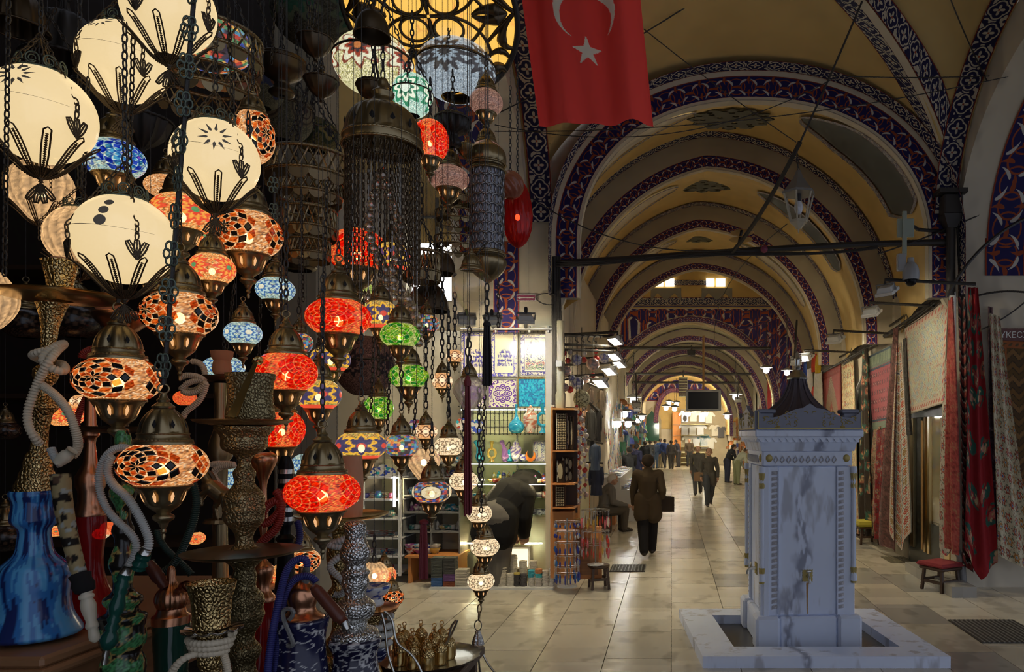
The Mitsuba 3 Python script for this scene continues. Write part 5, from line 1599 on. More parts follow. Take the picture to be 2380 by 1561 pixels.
# pierced cylinder lantern
d = 3.8
t = thing('cylinder_lantern', 'tall pierced silvery cylinder lantern beside the ruby glass lamp', 'lantern')
c, u = P(1133, 500, d), d / F
mat('pierced_metal', (.26, .26, .27), .3, .9)
put('glass', lathe([(33 * u, -90 * u), (33 * u, 105 * u)], 32, center=c), 'pale_inner', t, smooth=True)
mat('pale_inner', (.30, .31, .36), .35)
rg = []
for j in range(9):
    for i in range(13):
        a = (i + .5 * (j % 2)) * 2 * pi / 13
        b = np.linspace(0, 2 * pi, 13)[:-1]
        ang = a + 13 * u * np.cos(b) / (36 * u)
        rg.append(tube(np.stack([c[0] + 37 * u * np.cos(ang), c[1] + 37 * u * np.sin(ang), c[2] + (-80 + j * 22) * u + 13 * u * np.sin(b)], -1), 2.0 * u, 4, True))
put('pierced_rings', cat(rg), 'pierced_metal', t, smooth=True)
put('foot', lathe(smooth_prof([(2, -160), (14, -150), (30, -138), (42, -120), (43, -104), (36, -96), (40, -90), (38, -84)], 30) * u, 48, .1, 16, (-140 * u, -104 * u), center=c), 'bronze', t, smooth=40)
put('head', lathe(smooth_prof([(38, 100), (41, 106), (36, 114), (41, 122), (42, 140), (38, 150), (24, 162), (8, 175)], 30) * u, 48, .08, 16, (120 * u, 150 * u), center=c), 'bronze', t, smooth=40)
for z in (-92, 102, 118):
    put('rope_rim', moved(rope(41 * u, 0, 2.6 * u, 50), c + [0, 0, z * u]), 'bronze', t, smooth=True)
hang(t, c + [0, 0, 175 * u], 270, d, .03)

# yellow dome lamp with black arabesques
d = 4.2
t = thing('dome_lamp', 'round amber glass ceiling lamp with black arabesque scrolls at the top', 'lamp')
c, u = P(1000, 28, d), d / F
nrm = np.array([0, -.62, -.78]); nrm /= np.linalg.norm(nrm)
ex_ = np.array([1.0, 0, 0]); ey_ = np.cross(nrm, ex_)
ey_ = -ey_ if ey_[2] < 0 else ey_


def disc(pts, h=0.0):
    p = np.asarray(pts, float)
    r2 = (p ** 2).sum(-1)
    return c + (p[..., :1] * ex_ + p[..., 1:2] * ey_) * 200 * u + nrm * ((.10 * (1 - r2) + h)[..., None] * 200 * u)


g_, aa = np.linspace(0, 1, 60), np.linspace(0, 2 * pi, 181)
gp = disc(np.stack([g_[None] * np.cos(aa)[:, None], g_[None] * np.sin(aa)[:, None]], -1)).reshape(-1, 3)
vn = np.exp(-(np.abs(meshkit.fbm(gp * 7, 3, 4) - .5) / .012) ** 2)[:, None] * .6
gc = (np.array([[.95, .52, .075]]) * (1 - vn) + np.array([[.75, .24, .04]]) * vn) * (.85 + .3 * meshkit.fbm(gp * 3, 2, 9))[:, None]
put('glass', tri(gp, grid_faces(181, 60)[:, ::-1]), 'milk_glass', t, smooth=True, emit=VC, weight=3.0, color=gc)
put('rim', tube(disc(np.stack([np.cos(aa[:-1:2]), np.sin(aa[:-1:2])], -1)), 7 * u, 8, True), 'iron', t, smooth=True)
scr = []


def arab(pts, w):
    p = spline([(x, y, 0) for x, y in pts], 22)[:, :2]
    return [tube(disc(p * [sx, sy], .012), np.interp(np.linspace(0, 1, 22), np.linspace(0, 1, len(w)), w) * 200 * u, 5) for sx in (-1, 1) for sy in (-1, 1)]


ov = np.linspace(0, 2 * pi, 13)
for pts, w in ((list(zip(.20 + .17 * np.cos(ov), .15 + .13 * np.sin(ov))), (.018, .018)), ([(.0, .02), (.16, .33), (.42, .30), (.62, .10), (.74, 0)], (.02, .02, .02)), ([(.02, .0), (.40, .06), (.60, .28), (.62, .46), (.44, .44)], (.02, .02, .02, .02, .03)), ([(.62, .30), (.80, .14), (.97, 0)], (.02, .03, .02)),
               ([(0, .97), (.06, .80), (.22, .72), (.24, .55), (.14, .50), (.05, .56)], (.02, .03, .055, .05, .05, .05)), ([(.14, .50), (.34, .44), (.46, .56), (.40, .70), (.26, .78)], (.03, .06, .03, .02, .02)), ([(0, .97), (.30, .86), (.5, .80), (.66, .70)], (.02, .025, .02, .01)), ([(.5, .80), (.60, .66), (.72, .62), (.76, .68)], (.02, .045, .07, .03)), ([(.97, .02), (.84, .16), (.80, .34), (.90, .40)], (.02, .03, .07, .02)), ([(.5, 0), (.62, .05), (.74, .05), (.90, 0)], (.02, .05, .09, .01)), ([(.62, .46), (.76, .42), (.84, .52)], (.02, .05, .02))):
    for m_ in arab(pts, w):
        put('arabesque', m_, 'dark_bronze', t, smooth=True)
for a in np.arange(3) * 2 * pi / 3 + .5:
    q = disc(np.array([[math.cos(a), math.sin(a)]]))[0]
    put('hanging_wire', tube([q, (q[0], q[1], 5.58)], .006, 5), 'iron', t)

# big mosaic bowls near the top
SH = shade_mesh(220, 100)
SD = SH.vertices / np.linalg.norm(SH.vertices, axis=1, keepdims=True)
def bowl_lamp(cx, cy, R, d, asp, col, label, py=-60, emit=True, m='shade_solid'):
    t = thing('bowl_lamp', label, 'lamp')
    c, u = P(cx, cy, d), R * d / F
    kw = dict(emit=VC, weight=.8) if emit else {}
    put('bowl', moved(SH, c, .0, (u, u, u * asp)), m if emit else 'painted', t, smooth=True, color=col, **kw)
    put('rim', moved(torus(.98, .04, 48, 6), c + [0, 0, u * asp * .15], s=(u, u, u)), 'dark_bronze', t, smooth=True)
    for a in np.arange(3) * 2 * pi / 3 + .6:
        q = c + np.array([math.cos(a) * u, math.sin(a) * u, u * asp * .15])
        put('chain', chain(q, c + [0, 0, 2.4 * u], .03), 'iron', t)
    hang(t, c + [0, 0, 2.4 * u], py, d, .03)
    return t


bowl_lamp(868, 150, 88, 3.9, .78, shade_colors([(.9, .85, .5), (1.1, 1.0, .6), (.45, .42, .12)], [(1.0, (.25, .06, .03), 8), (.85, (.9, .88, .62), 8), (.55, (.35, .05, .02), 8), (.35, (.05, .03, .03), 8), (.2, (.6, .2, .05), 0)], 5, .1, .55, gain=.85), 'white and yellow green mosaic bowl lamp with dark red flowers under the amber dome')
bowl_lamp(1060, 165, 90, 4.4, .75, shade_colors([(.34, .42, .48), (.5, .58, .62), (.25, .32, .38)], [(1.0, (.03, .03, .035), 12), (.55, (.3, .38, .44), 12), (.3, (.03, .03, .03), 12)], 6, .05, .5, gain=.85), 'pale blue frosted bowl lamp with black etched stars under the amber dome')
bowl_lamp(958, 222, 46, 3.6, 1.1, shade_colors([(.5, .75, .62), (.8, .9, .75), (.2, .5, .4)], [(1.2, (.03, .25, .12), 8), (.9, (.85, .9, .7), 8), (.6, (.02, .16, .08), 8), (.4, (.8, .9, .75), 0)], 4, .1, .6), 'white mosaic drop lamp with green diamonds below the amber dome')
bowl_lamp(728, 30, 90, 4.6, .9, shade_colors([(.07, .06, .04), (.11, .10, .07), (.03, .03, .02)], [(1.1, (.10, .12, .07), 10), (.8, (.03, .09, .055), 10), (.4, (.08, .10, .06), 10)], 4, .1, .6), 'large unlit grey mosaic lamp with a green star at the top', emit=False)
bowl_lamp(655, 265, 68, 4.6, 1.0, shade_colors([(.10, .10, .065), (.15, .14, .09), (.06, .06, .04)], [(.9, (.12, .10, .06), 0), (.8, (.05, .04, .03), 0), (.7, (.15, .13, .08), 0), (.5, (.05, .03, .025), 0), (.42, (.14, .12, .08), 0), (.2, (.06, .03, .03), 0)], 5, .1, .6), 'unlit grey green mosaic globe with concentric rings', emit=False)
bowl_lamp(612, 200, 46, 4.3, 1.2, shade_colors([(.10, .11, .07), (.16, .16, .1), (.05, .05, .035)], [(1.0, (.03, .04, .09), 4), (.6, (.10, .04, .02), 4)], 5, .1, .6), 'unlit mosaic lamp with blue and brown lozenges', emit=False)
bowl_lamp(735, 315, 50, 4.9, .8, shade_colors([(.12, .10, .03), (.05, .05, .03), (.18, .15, .05)], [(1.0, (.03, .04, .02), 4), (.7, (.2, .16, .05), 4), (.4, (.02, .02, .02), 4)], 6, .1, .6), 'unlit olive mosaic lamp behind the wide ringed chandelier', emit=False)
bowl_lamp(848, 850, 66, 4.2, 1.1, shade_colors([(.20, .10, .07), (.27, .15, .11), (.13, .06, .045)], [(.8, (.03, .02, .02), 8), (.5, (.25, .14, .10), 8), (.35, (.04, .02, .02), 8)], 5, .1, .45), 'large unlit pinkish brown mosaic lamp with star flowers behind the green lamps', emit=False, py=700)
bowl_lamp(1020, 375, 34, 5.0, 1.1, shade_colors([(.9, .6, .75), (1.0, .8, .9), (.5, .2, .5)], None, 1, .1), 'pink and lilac glass lamp behind the orange red lamp')

# extra chains hanging free between the lamps
mat('chain_dark', (.03, .024, .018), .5, .5)
ch = []
for x0, y0, x1, y1, d in ((20, 0, 10, 640, 1.9), (205, 180, 190, 560, 2.2), (312, 0, 300, 420, 2.0), (240, 560, 232, 900, 2.6), (760, 420, 748, 800, 2.3), (612, 440, 600, 900, 3.0), (648, 440, 655, 760, 2.7), (870, 760, 862, 960, 3.0), (822, 450, 800, 760, 2.8), (905, 880, 900, 1010, 2.9), (700, 440, 705, 700, 3.4), (1128, 870, 1118, 1190, 2.9), (1135, 560, 1100, 600, 3.0), (130, 20, 60, 150, 2.4), (110, 30, 200, 170, 2.4), (530, 0, 540, 250, 2.2), (1012, 640, 1004, 880, 3.2), (968, 900, 962, 1010, 2.9), (1040, 900, 1046, 1000, 3.1), (1158, 650, 1158, 760, 3.3), (545, 660, 520, 860, 2.8), (330, 0, 335, 30, 2.2), (640, 0, 630, 150, 3.6), (600, 0, 640, 120, 3.5)):
    t = thing('hanging_chain', 'thin dark chain hanging loose between the lamps', 'chain', 'loose chains among the lamps')
    a, b = P(x1, y1, d), P(x0, y0, d)
    put('links', chain(a, b, .02), 'chain_dark', t)
    put('hanging_wire', tube([b, (b[0], b[1], RAILZ)], .0011, 4), 'iron', t)
# the lamp hanger with three arms at the bottom
t = thing('wire_hanger', 'silver lamp hanger with three spreading arms under the lowest cream lamp', 'hanger')
c, u = P(1111, 1475, 3.2), 3.2 / F
put('ring', tube(c + np.stack([8 * u * np.cos(aa[:-1:9]), 0 * aa[:-1:9], 22 * u + 12 * u * np.sin(aa[:-1:9])], -1), 1.4 * u, 5, True), 'silver', t)
put('bell', lathe([(15 * u, -22 * u), (14 * u, -16 * u), (9 * u, 0), (5 * u, 10 * u), (0, 12 * u)], 20, .2, 6, center=c), 'silver_embossed', t, smooth=40)
for dx, dy in ((-48, -30), (58, -20), (-6, 40)):
    put('arm', tube(spline([c + [dx * .12 * u, dy * .12 * u, -14 * u], c + [dx * .2 * u, dy * .2 * u, -40 * u], c + [dx * .6 * u, dy * .6 * u, -75 * u], c + [dx * 1.5 * u, dy * 1.5 * u, -120 * u]], 16), 2.2 * u, 6), 'silver', t, smooth=True)
# ================================================================ hookahs and their table
def px_lathe(cx, d, prof, n=32, flute=0.0, k=10, sm=None, lean=0.0):
    """A lathe from pixel rows: prof [(y, r), ...] from top to bottom or bottom to top, on the axis x = cx at depth d."""
    p = np.array([(r * d / F, H - (y - VY) / F * d) for y, r in prof])
    if p[0, 1] > p[-1, 1]:
        p = p[::-1]
    if sm:
        p = smooth_prof(p, sm)
    m = lathe(p, n, flute, k)
    v = m.vertices + [(cx - VX) / F * d, d, 0]
    if lean:
        v[:, 0] += lean * (v[:, 2] - p[0, 1])
    return tri(v, m.faces)


def pts(l, d):
    return np.array([P(q[0], q[1], d + (q[2] if len(q) > 2 else 0)) for q in l])


mat('table_wood', (.26, .13, .06), .45)
TZ = 1.514
tb = thing('display_table', 'worn wooden display table under the blue glass hookah', 'table')
put('top', cat(box(-3.4, -1.60, 1.86, 2.95, TZ - .03, TZ, .008), box(-3.4, -1.585, 1.845, 2.96, TZ - .055, TZ - .03, .008)), 'table_wood', tb)
put('apron', box(-3.38, -1.62, 1.89, 2.92, TZ - .2, TZ - .055), 'wood', tb)
for x in (-3.3, -1.68):
    for y in (1.95, 2.85):
        put('leg', box(x - .04, x + .04, y - .04, y + .04, 0, TZ - .2), 'wood', tb)
tb2 = thing('display_table', 'dark lower table carrying the row of hookahs', 'table')
put('top', box(-1.57, -1.12, 1.72, 3.1, 1.06, 1.10, .008), 'wood_dark', tb2)
for x in (-1.53, -1.16):
    for y in (1.8, 3.02):
        put('leg', box(x - .03, x + .03, y - .03, y + .03, 0, 1.06), 'wood_dark', tb2)


def swirl_col(m, base, light, dark, s=1.0):
    v = m.vertices
    c0 = v.mean(0)
    a = np.arctan2(v[:, 1] - c0[1], v[:, 0] - c0[0])
    n = meshkit.fbm(np.stack([np.cos(a) * 7 * s, np.sin(a) * 7 * s, v[:, 2] * 9 + a * .8], -1), 3, 2)
    c = np.tile(np.asarray(base, float), (len(v), 1))
    c[n > .56] = light
    c[n < .44] = dark
    return c


def part_metal(t, name, cx, d, prof, m='brass', lean=0.0, flute=0.0, k=10, n=32, sm=None):
    return put(name, px_lathe(cx, d, prof, n, flute, k, sm, lean), m, t, smooth=40)


def tray(t, cx, y, r, d, m='brass', lab=None):
    p = px_lathe(cx, d, [(y + 6, r * .18), (y + 4, r * .6), (y, r * .86), (y - 5, r * .97), (y - 9, r), (y - 8, r * .96), (y - 2, r * .8), (y + 1, r * .3), (y + 1, .5)][::-1], 56)
    return put('tray', p, m, t, smooth=30, label=lab)


def hose(t, pl, r, d, m, pitch=4.6, name='hose', ridge=.2):
    return put(name, ridged(spline(pts(pl, d), 60), r * d / F, pitch * d / F, ridge), m, t, smooth=True)


def along(p0, p1, prof, n=18):
    """A turned piece from p0 to p1: prof [(t, r), ...]."""
    p0, p1 = np.asarray(p0, float), np.asarray(p1, float)
    pr = np.asarray(prof, float)
    return tube(p0 + (p1 - p0) * pr[:, :1], np.maximum(pr[:, 1], 1e-4), n)


mat('hose_beige', (.50, .43, .31), .6)
mat('hose_white', (.42, .43, .40), .6)
mat('hose_red', (.26, .02, .012), .5)
mat('hose_navy', (.02, .022, .13), .5)
mat('hose_green', (.012, .035, .028), .5)
mat('hose_black', (.012, .012, .012), .6)
mat('turned_white', (.58, .53, .40), .4)
mat('turned_green', (.008, .06, .045), .18)
mat('clay', (.42, .20, .11), .85)
mat('fur_black', (.006, .006, .006), .95)
mat('terracotta', (.40, .15, .06), .8)
mat('green_glass', (.01, .045, .03), .08)
mat('pipe_brown', (.09, .022, .012), .4)

# blue glass hookah
d = 2.02
h = thing('hookah', 'hookah with a streaked blue glass base on the table at the left edge', 'hookah')
g = px_lathe(80, d, [(1478, 1), (1478, 78), (1470, 90), (1455, 86), (1430, 74), (1385, 68), (1340, 70), (1312, 62), (1288, 40), (1255, 32), (1225, 34), (1216, 42), (1165, 42), (1146, 47), (1139, 45)], 110, sm=110)
put('glass_base', g, 'glazed', h, smooth=True, color=swirl_col(g, (.03, .16, .44), (.09, .34, .62), (.012, .025, .12)))
g2 = part_metal(h, 'stem', 82, d, [(1142, 42), (1125, 40), (1110, 34), (1098, 33), (1088, 28), (1070, 27), (1052, 22), (1046, 17), (1000, 15), (962, 19), (948, 30), (936, 28), (930, 22), (915, 12), (897, 12), (888, 20), (872, 25), (858, 24), (846, 14), (835, 17), (800, 14), (760, 17), (735, 22), (715, 28), (705, 32)], 'brass_embossed', .09)
tray(h, 142, 694, 126, d, 'brass', 'wide brass tray under the fire bowl')
part_metal(h, 'fire_bowl', 140, d, [(692, 20), (680, 24), (650, 27), (620, 33), (606, 37), (607, 33), (640, 20)], 'brass_embossed')
part_metal(h, 'clay_cup', 142, d, [(640, 22), (606, 24), (600, 20), (599, 1)], 'clay')
hose(h, [(118, 812, -.05), (92, 818, -.06), (86, 832, 0), (110, 842, .05), (150, 852, -.02), (140, 862, -.06), (100, 838, -.07), (128, 806, -.04), (148, 800, .02), (120, 830, -.07), (92, 880, -.07), (72, 930, -.07), (64, 970, -.07), (76, 1010, -.07), (90, 1028, -.05)], 9.5, d, 'hose_beige')
hose(h, [(88, 888, -.05), (128, 918, -.08), (160, 960, -.09), (178, 1010, -.08), (180, 1042, -.06), (168, 1060, -.06)], 9.5, d, 'hose_beige')
put('mouthpiece', along(P(135, 1076, d - .08), P(168, 1046, d - .08), [(0, .012), (.4, .017), (.7, .016), (.8, .012), (1, .014)]), 'turned_white', h, smooth=True)
hose(h, [(118, 1040, -.08), (128, 1062, -.08), (142, 1080, -.08)], 9, d, 'hose_white')

# giraffe print hose cover with a turned white handle
d = 1.9
t = thing('hose_handle', 'giraffe print hose cover with a black fur cuff and a turned white handle', 'hose')
q = spline(pts([(140, 1100), (146, 1160), (156, 1220), (170, 1280), (186, 1338)], d), 60)
m = tube(q, np.linspace(20, 15, 60) * d / F, 26)
n = meshkit.noise(m.vertices * 46, 3)
c = np.where((n > .58)[:, None], [[.012, .010, .008]], [[.30, .24, .12]])
c[meshkit.noise(m.vertices * 60, 9) > .74] = (.30, .33, .30)
c[meshkit.noise(m.vertices * 50, 19) > .74] = (.09, .05, .03)
put('cover', m, 'painted', t, smooth=True, color=c)
put('fur_cuff', along(P(184, 1330, d), P(200, 1378, d), [(0, .016), (.1, .025), (.35, .022), (.6, .026), (.9, .022), (1, .012)]), 'fur_black', t, smooth=True)
put('handle', along(P(197, 1366, d), P(222, 1492, d), [(0, .012), (.02, .016), (.08, .016), (.1, .012), (.13, .017), (.18, .017), (.2, .013), (.3, .0175), (.42, .0165), (.6, .0115), (.68, .015), (.72, .015), (.75, .011), (.85, .0125), (.95, .0125), (1, .004)]), 'turned_white', t, smooth=True)

# ruby glass hookah
d = 2.2
h = thing('hookah', 'hookah with ruby glass base and copper stem behind the giraffe print hose', 'hookah')
put('glass_base', px_lathe(212, d, [(1452, 1), (1452, 62), (1440, 66), (1410, 58), (1370, 38), (1330, 25), (1280, 24), (1240, 28), (1195, 29)], 48, sm=50), 'ruby_glass', h, smooth=True)
part_metal(h, 'stem', 210, d, [(1198, 31), (1190, 33), (1178, 28), (1165, 24), (1140, 24), (1130, 29), (1108, 30), (1096, 24), (1075, 14), (1030, 10), (1018, 12), (1012, 18), (1000, 18), (985, 12), (920, 10)], 'copper')
tray(h, 262, 1000, 70, d, 'dark_bronze')
hose(h, [(190, 1030), (178, 990), (198, 930), (220, 890), (222, 850)], 8, d + .1, 'hose_red')
hose(h, [(190, 832), (205, 815), (240, 800), (250, 770), (290, 760)], 9, d + .3, 'hose_red')

# green and black enamelled hookah
d = 1.95
h = thing('hookah', 'black enamelled hookah with green glitter panels and gold lines', 'hookah')
m = px_lathe(286, d, [(1640, 48), (1560, 44), (1530, 42), (1512, 36), (1500, 42), (1470, 45), (1442, 46), (1430, 47), (1424, 36), (1412, 30), (1400, 38), (1388, 38), (1378, 26), (1340, 20), (1330, 22), (1312, 28), (1290, 24), (1270, 18), (1248, 18), (1236, 22), (1222, 20), (1206, 14), (1170, 18), (1150, 27), (1130, 24), (1118, 14), (1060, 11), (1000, 10)], 64, sm=190)
v = m.vertices
n1 = meshkit.fbm(v * 30, 2, 4)
c = np.tile(np.array([[.010, .009, .008]]), (len(v), 1))
gr = n1 > .53
c[gr] = np.array([.05, .19, .07]) * (.3 + 1.5 * rng.random((gr.sum(), 1)))
c[np.abs(n1 - .53) < .018] = (.34, .25, .08)
put('body', m, 'glazed', h, smooth=True, color=c)
hose(h, [(300, 1042), (262, 1046), (236, 1080), (230, 1120), (242, 1170), (268, 1206), (300, 1236), (316, 1262), (312, 1290), (298, 1318)], 9, d - .1, 'hose_white', 5, ridge=.3)
hose(h, [(262, 1060), (250, 1090), (262, 1124), (290, 1150), (318, 1190), (340, 1235), (346, 1262), (340, 1278)], 10, d - .13, 'hose_white', 5, ridge=.3)
for a, b, e in (((298, 1316), (290, 1334), .0), ((340, 1272), (335, 1288), -.02)):
    put('collar', along(P(*a, d - .11 + e), P(*b, d - .11 + e), [(0, .011), (1, .0135)]), 'silver', h, smooth=True)
BE = [(0, .013), (.06, .016), (.1, .012), (.15, .017), (.2, .013), (.24, .016), (.28, .012), (.42, .018), (.5, .015), (.56, .011), (.6, .016), (.65, .011), (.7, .016), (.75, .011), (.8, .017), (.88, .02), (.95, .015), (1, .006)]
put('mouthpiece', along(P(290, 1332, d - .11), P(248, 1510, d - .12), BE), 'turned_green', h, smooth=True)
put('mouthpiece', along(P(336, 1284, d - .13), P(312, 1345, d - .12), BE[:12]), 'turned_green', h, smooth=True)
put('mouth_tip', along(P(248, 1508, d - .12), P(242, 1544, d - .12), [(0, .006), (.4, .009), (.5, .006), (.8, .009), (1, .006)]), 'silver', h, smooth=True)

# copper ball hookah with dark green glass
d = 2.15
h = thing('hookah', 'hookah with a ribbed copper ball on a dark green glass base', 'hookah')
put('glass_base', px_lathe(398, d, [(1640, 40), (1561, 33), (1500, 36), (1450, 38), (1444, 38)], 32), 'green_glass', h, smooth=True)
part_metal(h, 'collar', 398, d, [(1448, 39), (1430, 39), (1424, 31), (1412, 28)], 'copper')
part_metal(h, 'ball', 398, d, [(1414, 26), (1408, 30), (1394, 34), (1380, 32), (1366, 22), (1356, 13), (1335, 9), (1324, 8), (1316, 5), (1314, 1)], 'copper', flute=.08, k=14, sm=40, n=56)
put('valve', along(P(415, 1372, d - .03), P(434, 1360, d - .06), [(0, .01), (.6, .011), (.7, .016), (1, .014)]), 'copper', h, smooth=True)
hose(h, [(350, 1300), (372, 1330), (395, 1318), (430, 1262), (452, 1200), (456, 1150), (446, 1120)], 9, d + .05, 'hose_green')
hose(h, [(365, 1230), (378, 1265), (400, 1290), (430, 1318), (445, 1335)], 8, d + .08, 'hose_green')
put('wooden_grip', along(P(345, 1306, d - .02), P(384, 1366, d - .02), [(0, .012), (.3, .017), (.6, .018), (.8, .012), (.85, .014), (1, .010)]), 'pipe_brown', h, smooth=True)

# tall brass column hookah with two trays
d = 2.1
h = thing('hookah', 'tall engraved brass column hookah with two wide trays in the lower middle', 'hookah')
tray(h, 566, 984, 104, d, 'bronze', 'upper brass tray with the coffee pot on it')
part_metal(h, 'column', 568, d, [(990, 62), (1004, 56), (1012, 50), (1040, 47), (1052, 30), (1062, 17), (1086, 17), (1094, 23), (1118, 21), (1140, 34), (1158, 43), (1178, 43), (1184, 45), (1190, 43), (1206, 42), (1222, 32), (1236, 22), (1262, 20), (1274, 34)], 'bronze_embossed', sm=90)
tray(h, 565, 1288, 126, d, 'bronze', 'lower brass tray with a pierced rim')
part_metal(h, 'column', 568, d, [(1296, 42), (1310, 30), (1322, 22), (1336, 26), (1362, 24), (1380, 36), (1400, 42), (1420, 40), (1428, 43), (1436, 40), (1450, 36), (1468, 24), (1486, 22), (1504, 34), (1520, 34), (1540, 24), (1561, 26), (1600, 42), (1700, 46)], 'bronze_embossed', sm=90)
pt = thing('coffee_pot', 'hammered copper brown coffee pot standing on the upper brass tray', 'pot')
put('body', px_lathe(582, d, [(974, 1), (974, 50), (968, 52), (925, 46), (886, 48), (878, 52), (868, 52), (868, 47), (900, 42)][::-1], 40), 'bronze_embossed', pt, smooth=40)
tg = thing('tongs', 'brass tongs leaning on the coffee pot', 'tongs')
put('blade', hull([P(x, y, d - e) for x, y in ((528, 966), (545, 970), (592, 836), (598, 846)) for e in (.13, .135)]), 'brass', tg)
put('blade', hull([P(x, y, d - e) for x, y in ((548, 966), (555, 962), (600, 842), (592, 838)) for e in (.10, .105)]), 'brass', tg)
put('hook', tube(spline([P(590, 842, d - .13), P(598, 832, d - .13), P(606, 840, d - .1), P(600, 846, d - .1)], 10), .006, 6), 'brass', tg)
# clay bowl hookah behind
h = thing('hookah', 'hookah with a pale clay bowl, beige hose and steel stem behind the coffee pot', 'hookah')
d = 2.75
part_metal(h, 'clay_bowl', 516, d, [(870, 16), (862, 20), (845, 19), (838, 17), (830, 22), (816, 24), (815, 20)], 'clay')
tray(h, 500, 882, 40, d, 'dark_bronze')
part_metal(h, 'stem', 512, d, [(890, 14), (960, 12), (1000, 14), (1030, 24), (1060, 26), (1075, 16), (1150, 14), (1400, 18), (1500, 30), (1700, 34)], 'bronze')
hose(h, [(420, 880), (440, 872), (470, 880), (430, 895), (425, 905), (465, 905), (478, 890), (470, 920), (440, 950), (425, 970)], 7, d - .1, 'hose_beige')
hose(h, [(445, 840), (470, 850), (475, 880), (420, 900)], 7, d - .05, 'hose_beige')
hose(h, [(490, 1082), (520, 1078), (545, 1080), (500, 1092), (505, 1120), (540, 1145)], 8, d - .15, 'hose_beige')

# little brass hookah with a scalloped plate and a coiled hose
d = 1.85
h = thing('hookah', 'small shiny brass hookah with a fluted cup, scalloped plate and coiled cream hose', 'hookah')
part_metal(h, 'fire_bowl', 492, d, [(1456, 38), (1446, 38), (1420, 39), (1390, 42), (1360, 50), (1352, 52), (1353, 48), (1400, 36), (1440, 10)], 'brass_embossed')
q = px_lathe(494, d, [(1466, 30), (1460, 58), (1456, 64), (1454, 62), (1458, 40)], 72)
q.vertices[:, 2] -= .006 * np.abs(np.sin(6 * np.arctan2(q.vertices[:, 1] - d, q.vertices[:, 0] - (494 - VX) / F * d)))
put('plate', q, 'silver', h, smooth=True)
a = np.linspace(0, 6 * pi, 90)
co = np.stack([(490 - VX) / F * d + np.linspace(46, 34, 90) * d / F * np.cos(a), d + np.linspace(46, 34, 90) * d / F * np.sin(a), H - (np.linspace(1474, 1512, 90) - VY) / F * d], -1)
put('hose', ridged(np.vstack([co, pts([(440, 1524, -.05), (415, 1540, -.06), (390, 1575, -.05)], d)]), 8.5 * d / F, 4.4 * d / F), 'hose_beige', h, smooth=True)
hose(h, [(520, 1520, .0), (528, 1550, -.02), (526, 1600, 0)], 8.5, d, 'hose_beige')
part_metal(h, 'stem', 490, d, [(1468, 30), (1512, 24), (1524, 28), (1544, 26), (1556, 20), (1600, 34), (1720, 40)], 'brass_embossed')

# navy hookah with a copper ball, blue hose
d = 2.05
h = thing('hookah', 'navy blue hookah painted with silver scrolls, copper ball top and blue hose', 'hookah')
m = px_lathe(702, d, [(1760, 60), (1600, 58), (1561, 56), (1500, 50), (1470, 52), (1448, 57), (1438, 58), (1434, 50)], 72, sm=150)
v = m.vertices
nn = meshkit.fbm(v * 34, 2, 7)
c = np.where((np.abs(nn - .5) < .016)[:, None], [[.5, .5, .5]], [[.010, .011, .045]])
put('glass_base', m, 'glazed', h, smooth=True, color=c)
part_metal(h, 'ball', 703, d, [(1440, 50), (1432, 46), (1420, 32), (1410, 28), (1398, 31), (1384, 33), (1368, 29), (1356, 16), (1340, 9), (1318, 8)], 'copper', sm=40)
put('nozzle', along(P(708, 1356, d), P(714, 1312, d - .02), [(0, .011), (1, .0085)]), 'steel_grey', h, smooth=True)
hose(h, [(714, 1316), (706, 1298), (682, 1305), (660, 1345), (645, 1410), (632, 1480), (622, 1561), (618, 1620)], 9, d - .08, 'hose_navy')
hose(h, [(735, 1352), (712, 1338), (680, 1350), (660, 1390), (648, 1470), (640, 1561), (640, 1620)], 9, d - .04, 'hose_navy')
put('wooden_grip', along(P(728, 1362, d - .12), P(800, 1446, d - .14), [(0, .010), (.06, .012), (.1, .015), (.5, .016), (.86, .017), (.9, .013), (1, .012)]), 'pipe_brown', h, smooth=True)
put('mouth_tip', along(P(796, 1442, d - .14), P(808, 1462, d - .14), [(0, .010), (1, .006)]), 'silver', h, smooth=True)
put('handle', tube(spline(pts([(668, 1500, -.07), (660, 1440, -.08), (662, 1416, -.08), (672, 1414, -.08), (672, 1440, -.08)], d), 24), .006, 6), 'steel_grey', h)

# slender brass hookah with a tray
d = 2.3
h = thing('hookah', 'slender brass hookah with flat tray and looped cream hose, right of the lowest red lamp', 'hookah')
part_metal(h, 'stem', 790, d, [(1760, 70), (1600, 66), (1545, 54), (1520, 46), (1512, 38), (1490, 34), (1478, 24), (1440, 16), (1408, 17), (1398, 26), (1386, 28), (1372, 26), (1362, 18), (1340, 20), (1312, 27), (1290, 29), (1268, 26), (1248, 16), (1236, 16), (1224, 27), (1206, 30)], 'brass_embossed', sm=110)
tray(h, 795, 1202, 102, d, 'brass')
part_metal(h, 'fire_bowl', 816, d, [(1200, 24), (1180, 26), (1120, 27), (1060, 24), (1058, 20)], 'clay')
hose(h, [(770, 1262, -.04), (800, 1252, -.06), (822, 1240, -.02), (815, 1228, .05), (780, 1232, .06), (765, 1250, -.02), (772, 1268, -.07), (800, 1272, -.05), (812, 1284, .02), (785, 1296, -.05), (768, 1312, -.06), (785, 1338, -.07), (802, 1362, -.06), (796, 1378, -.05), (776, 1380, -.05)], 8, d, 'hose_white', 5)

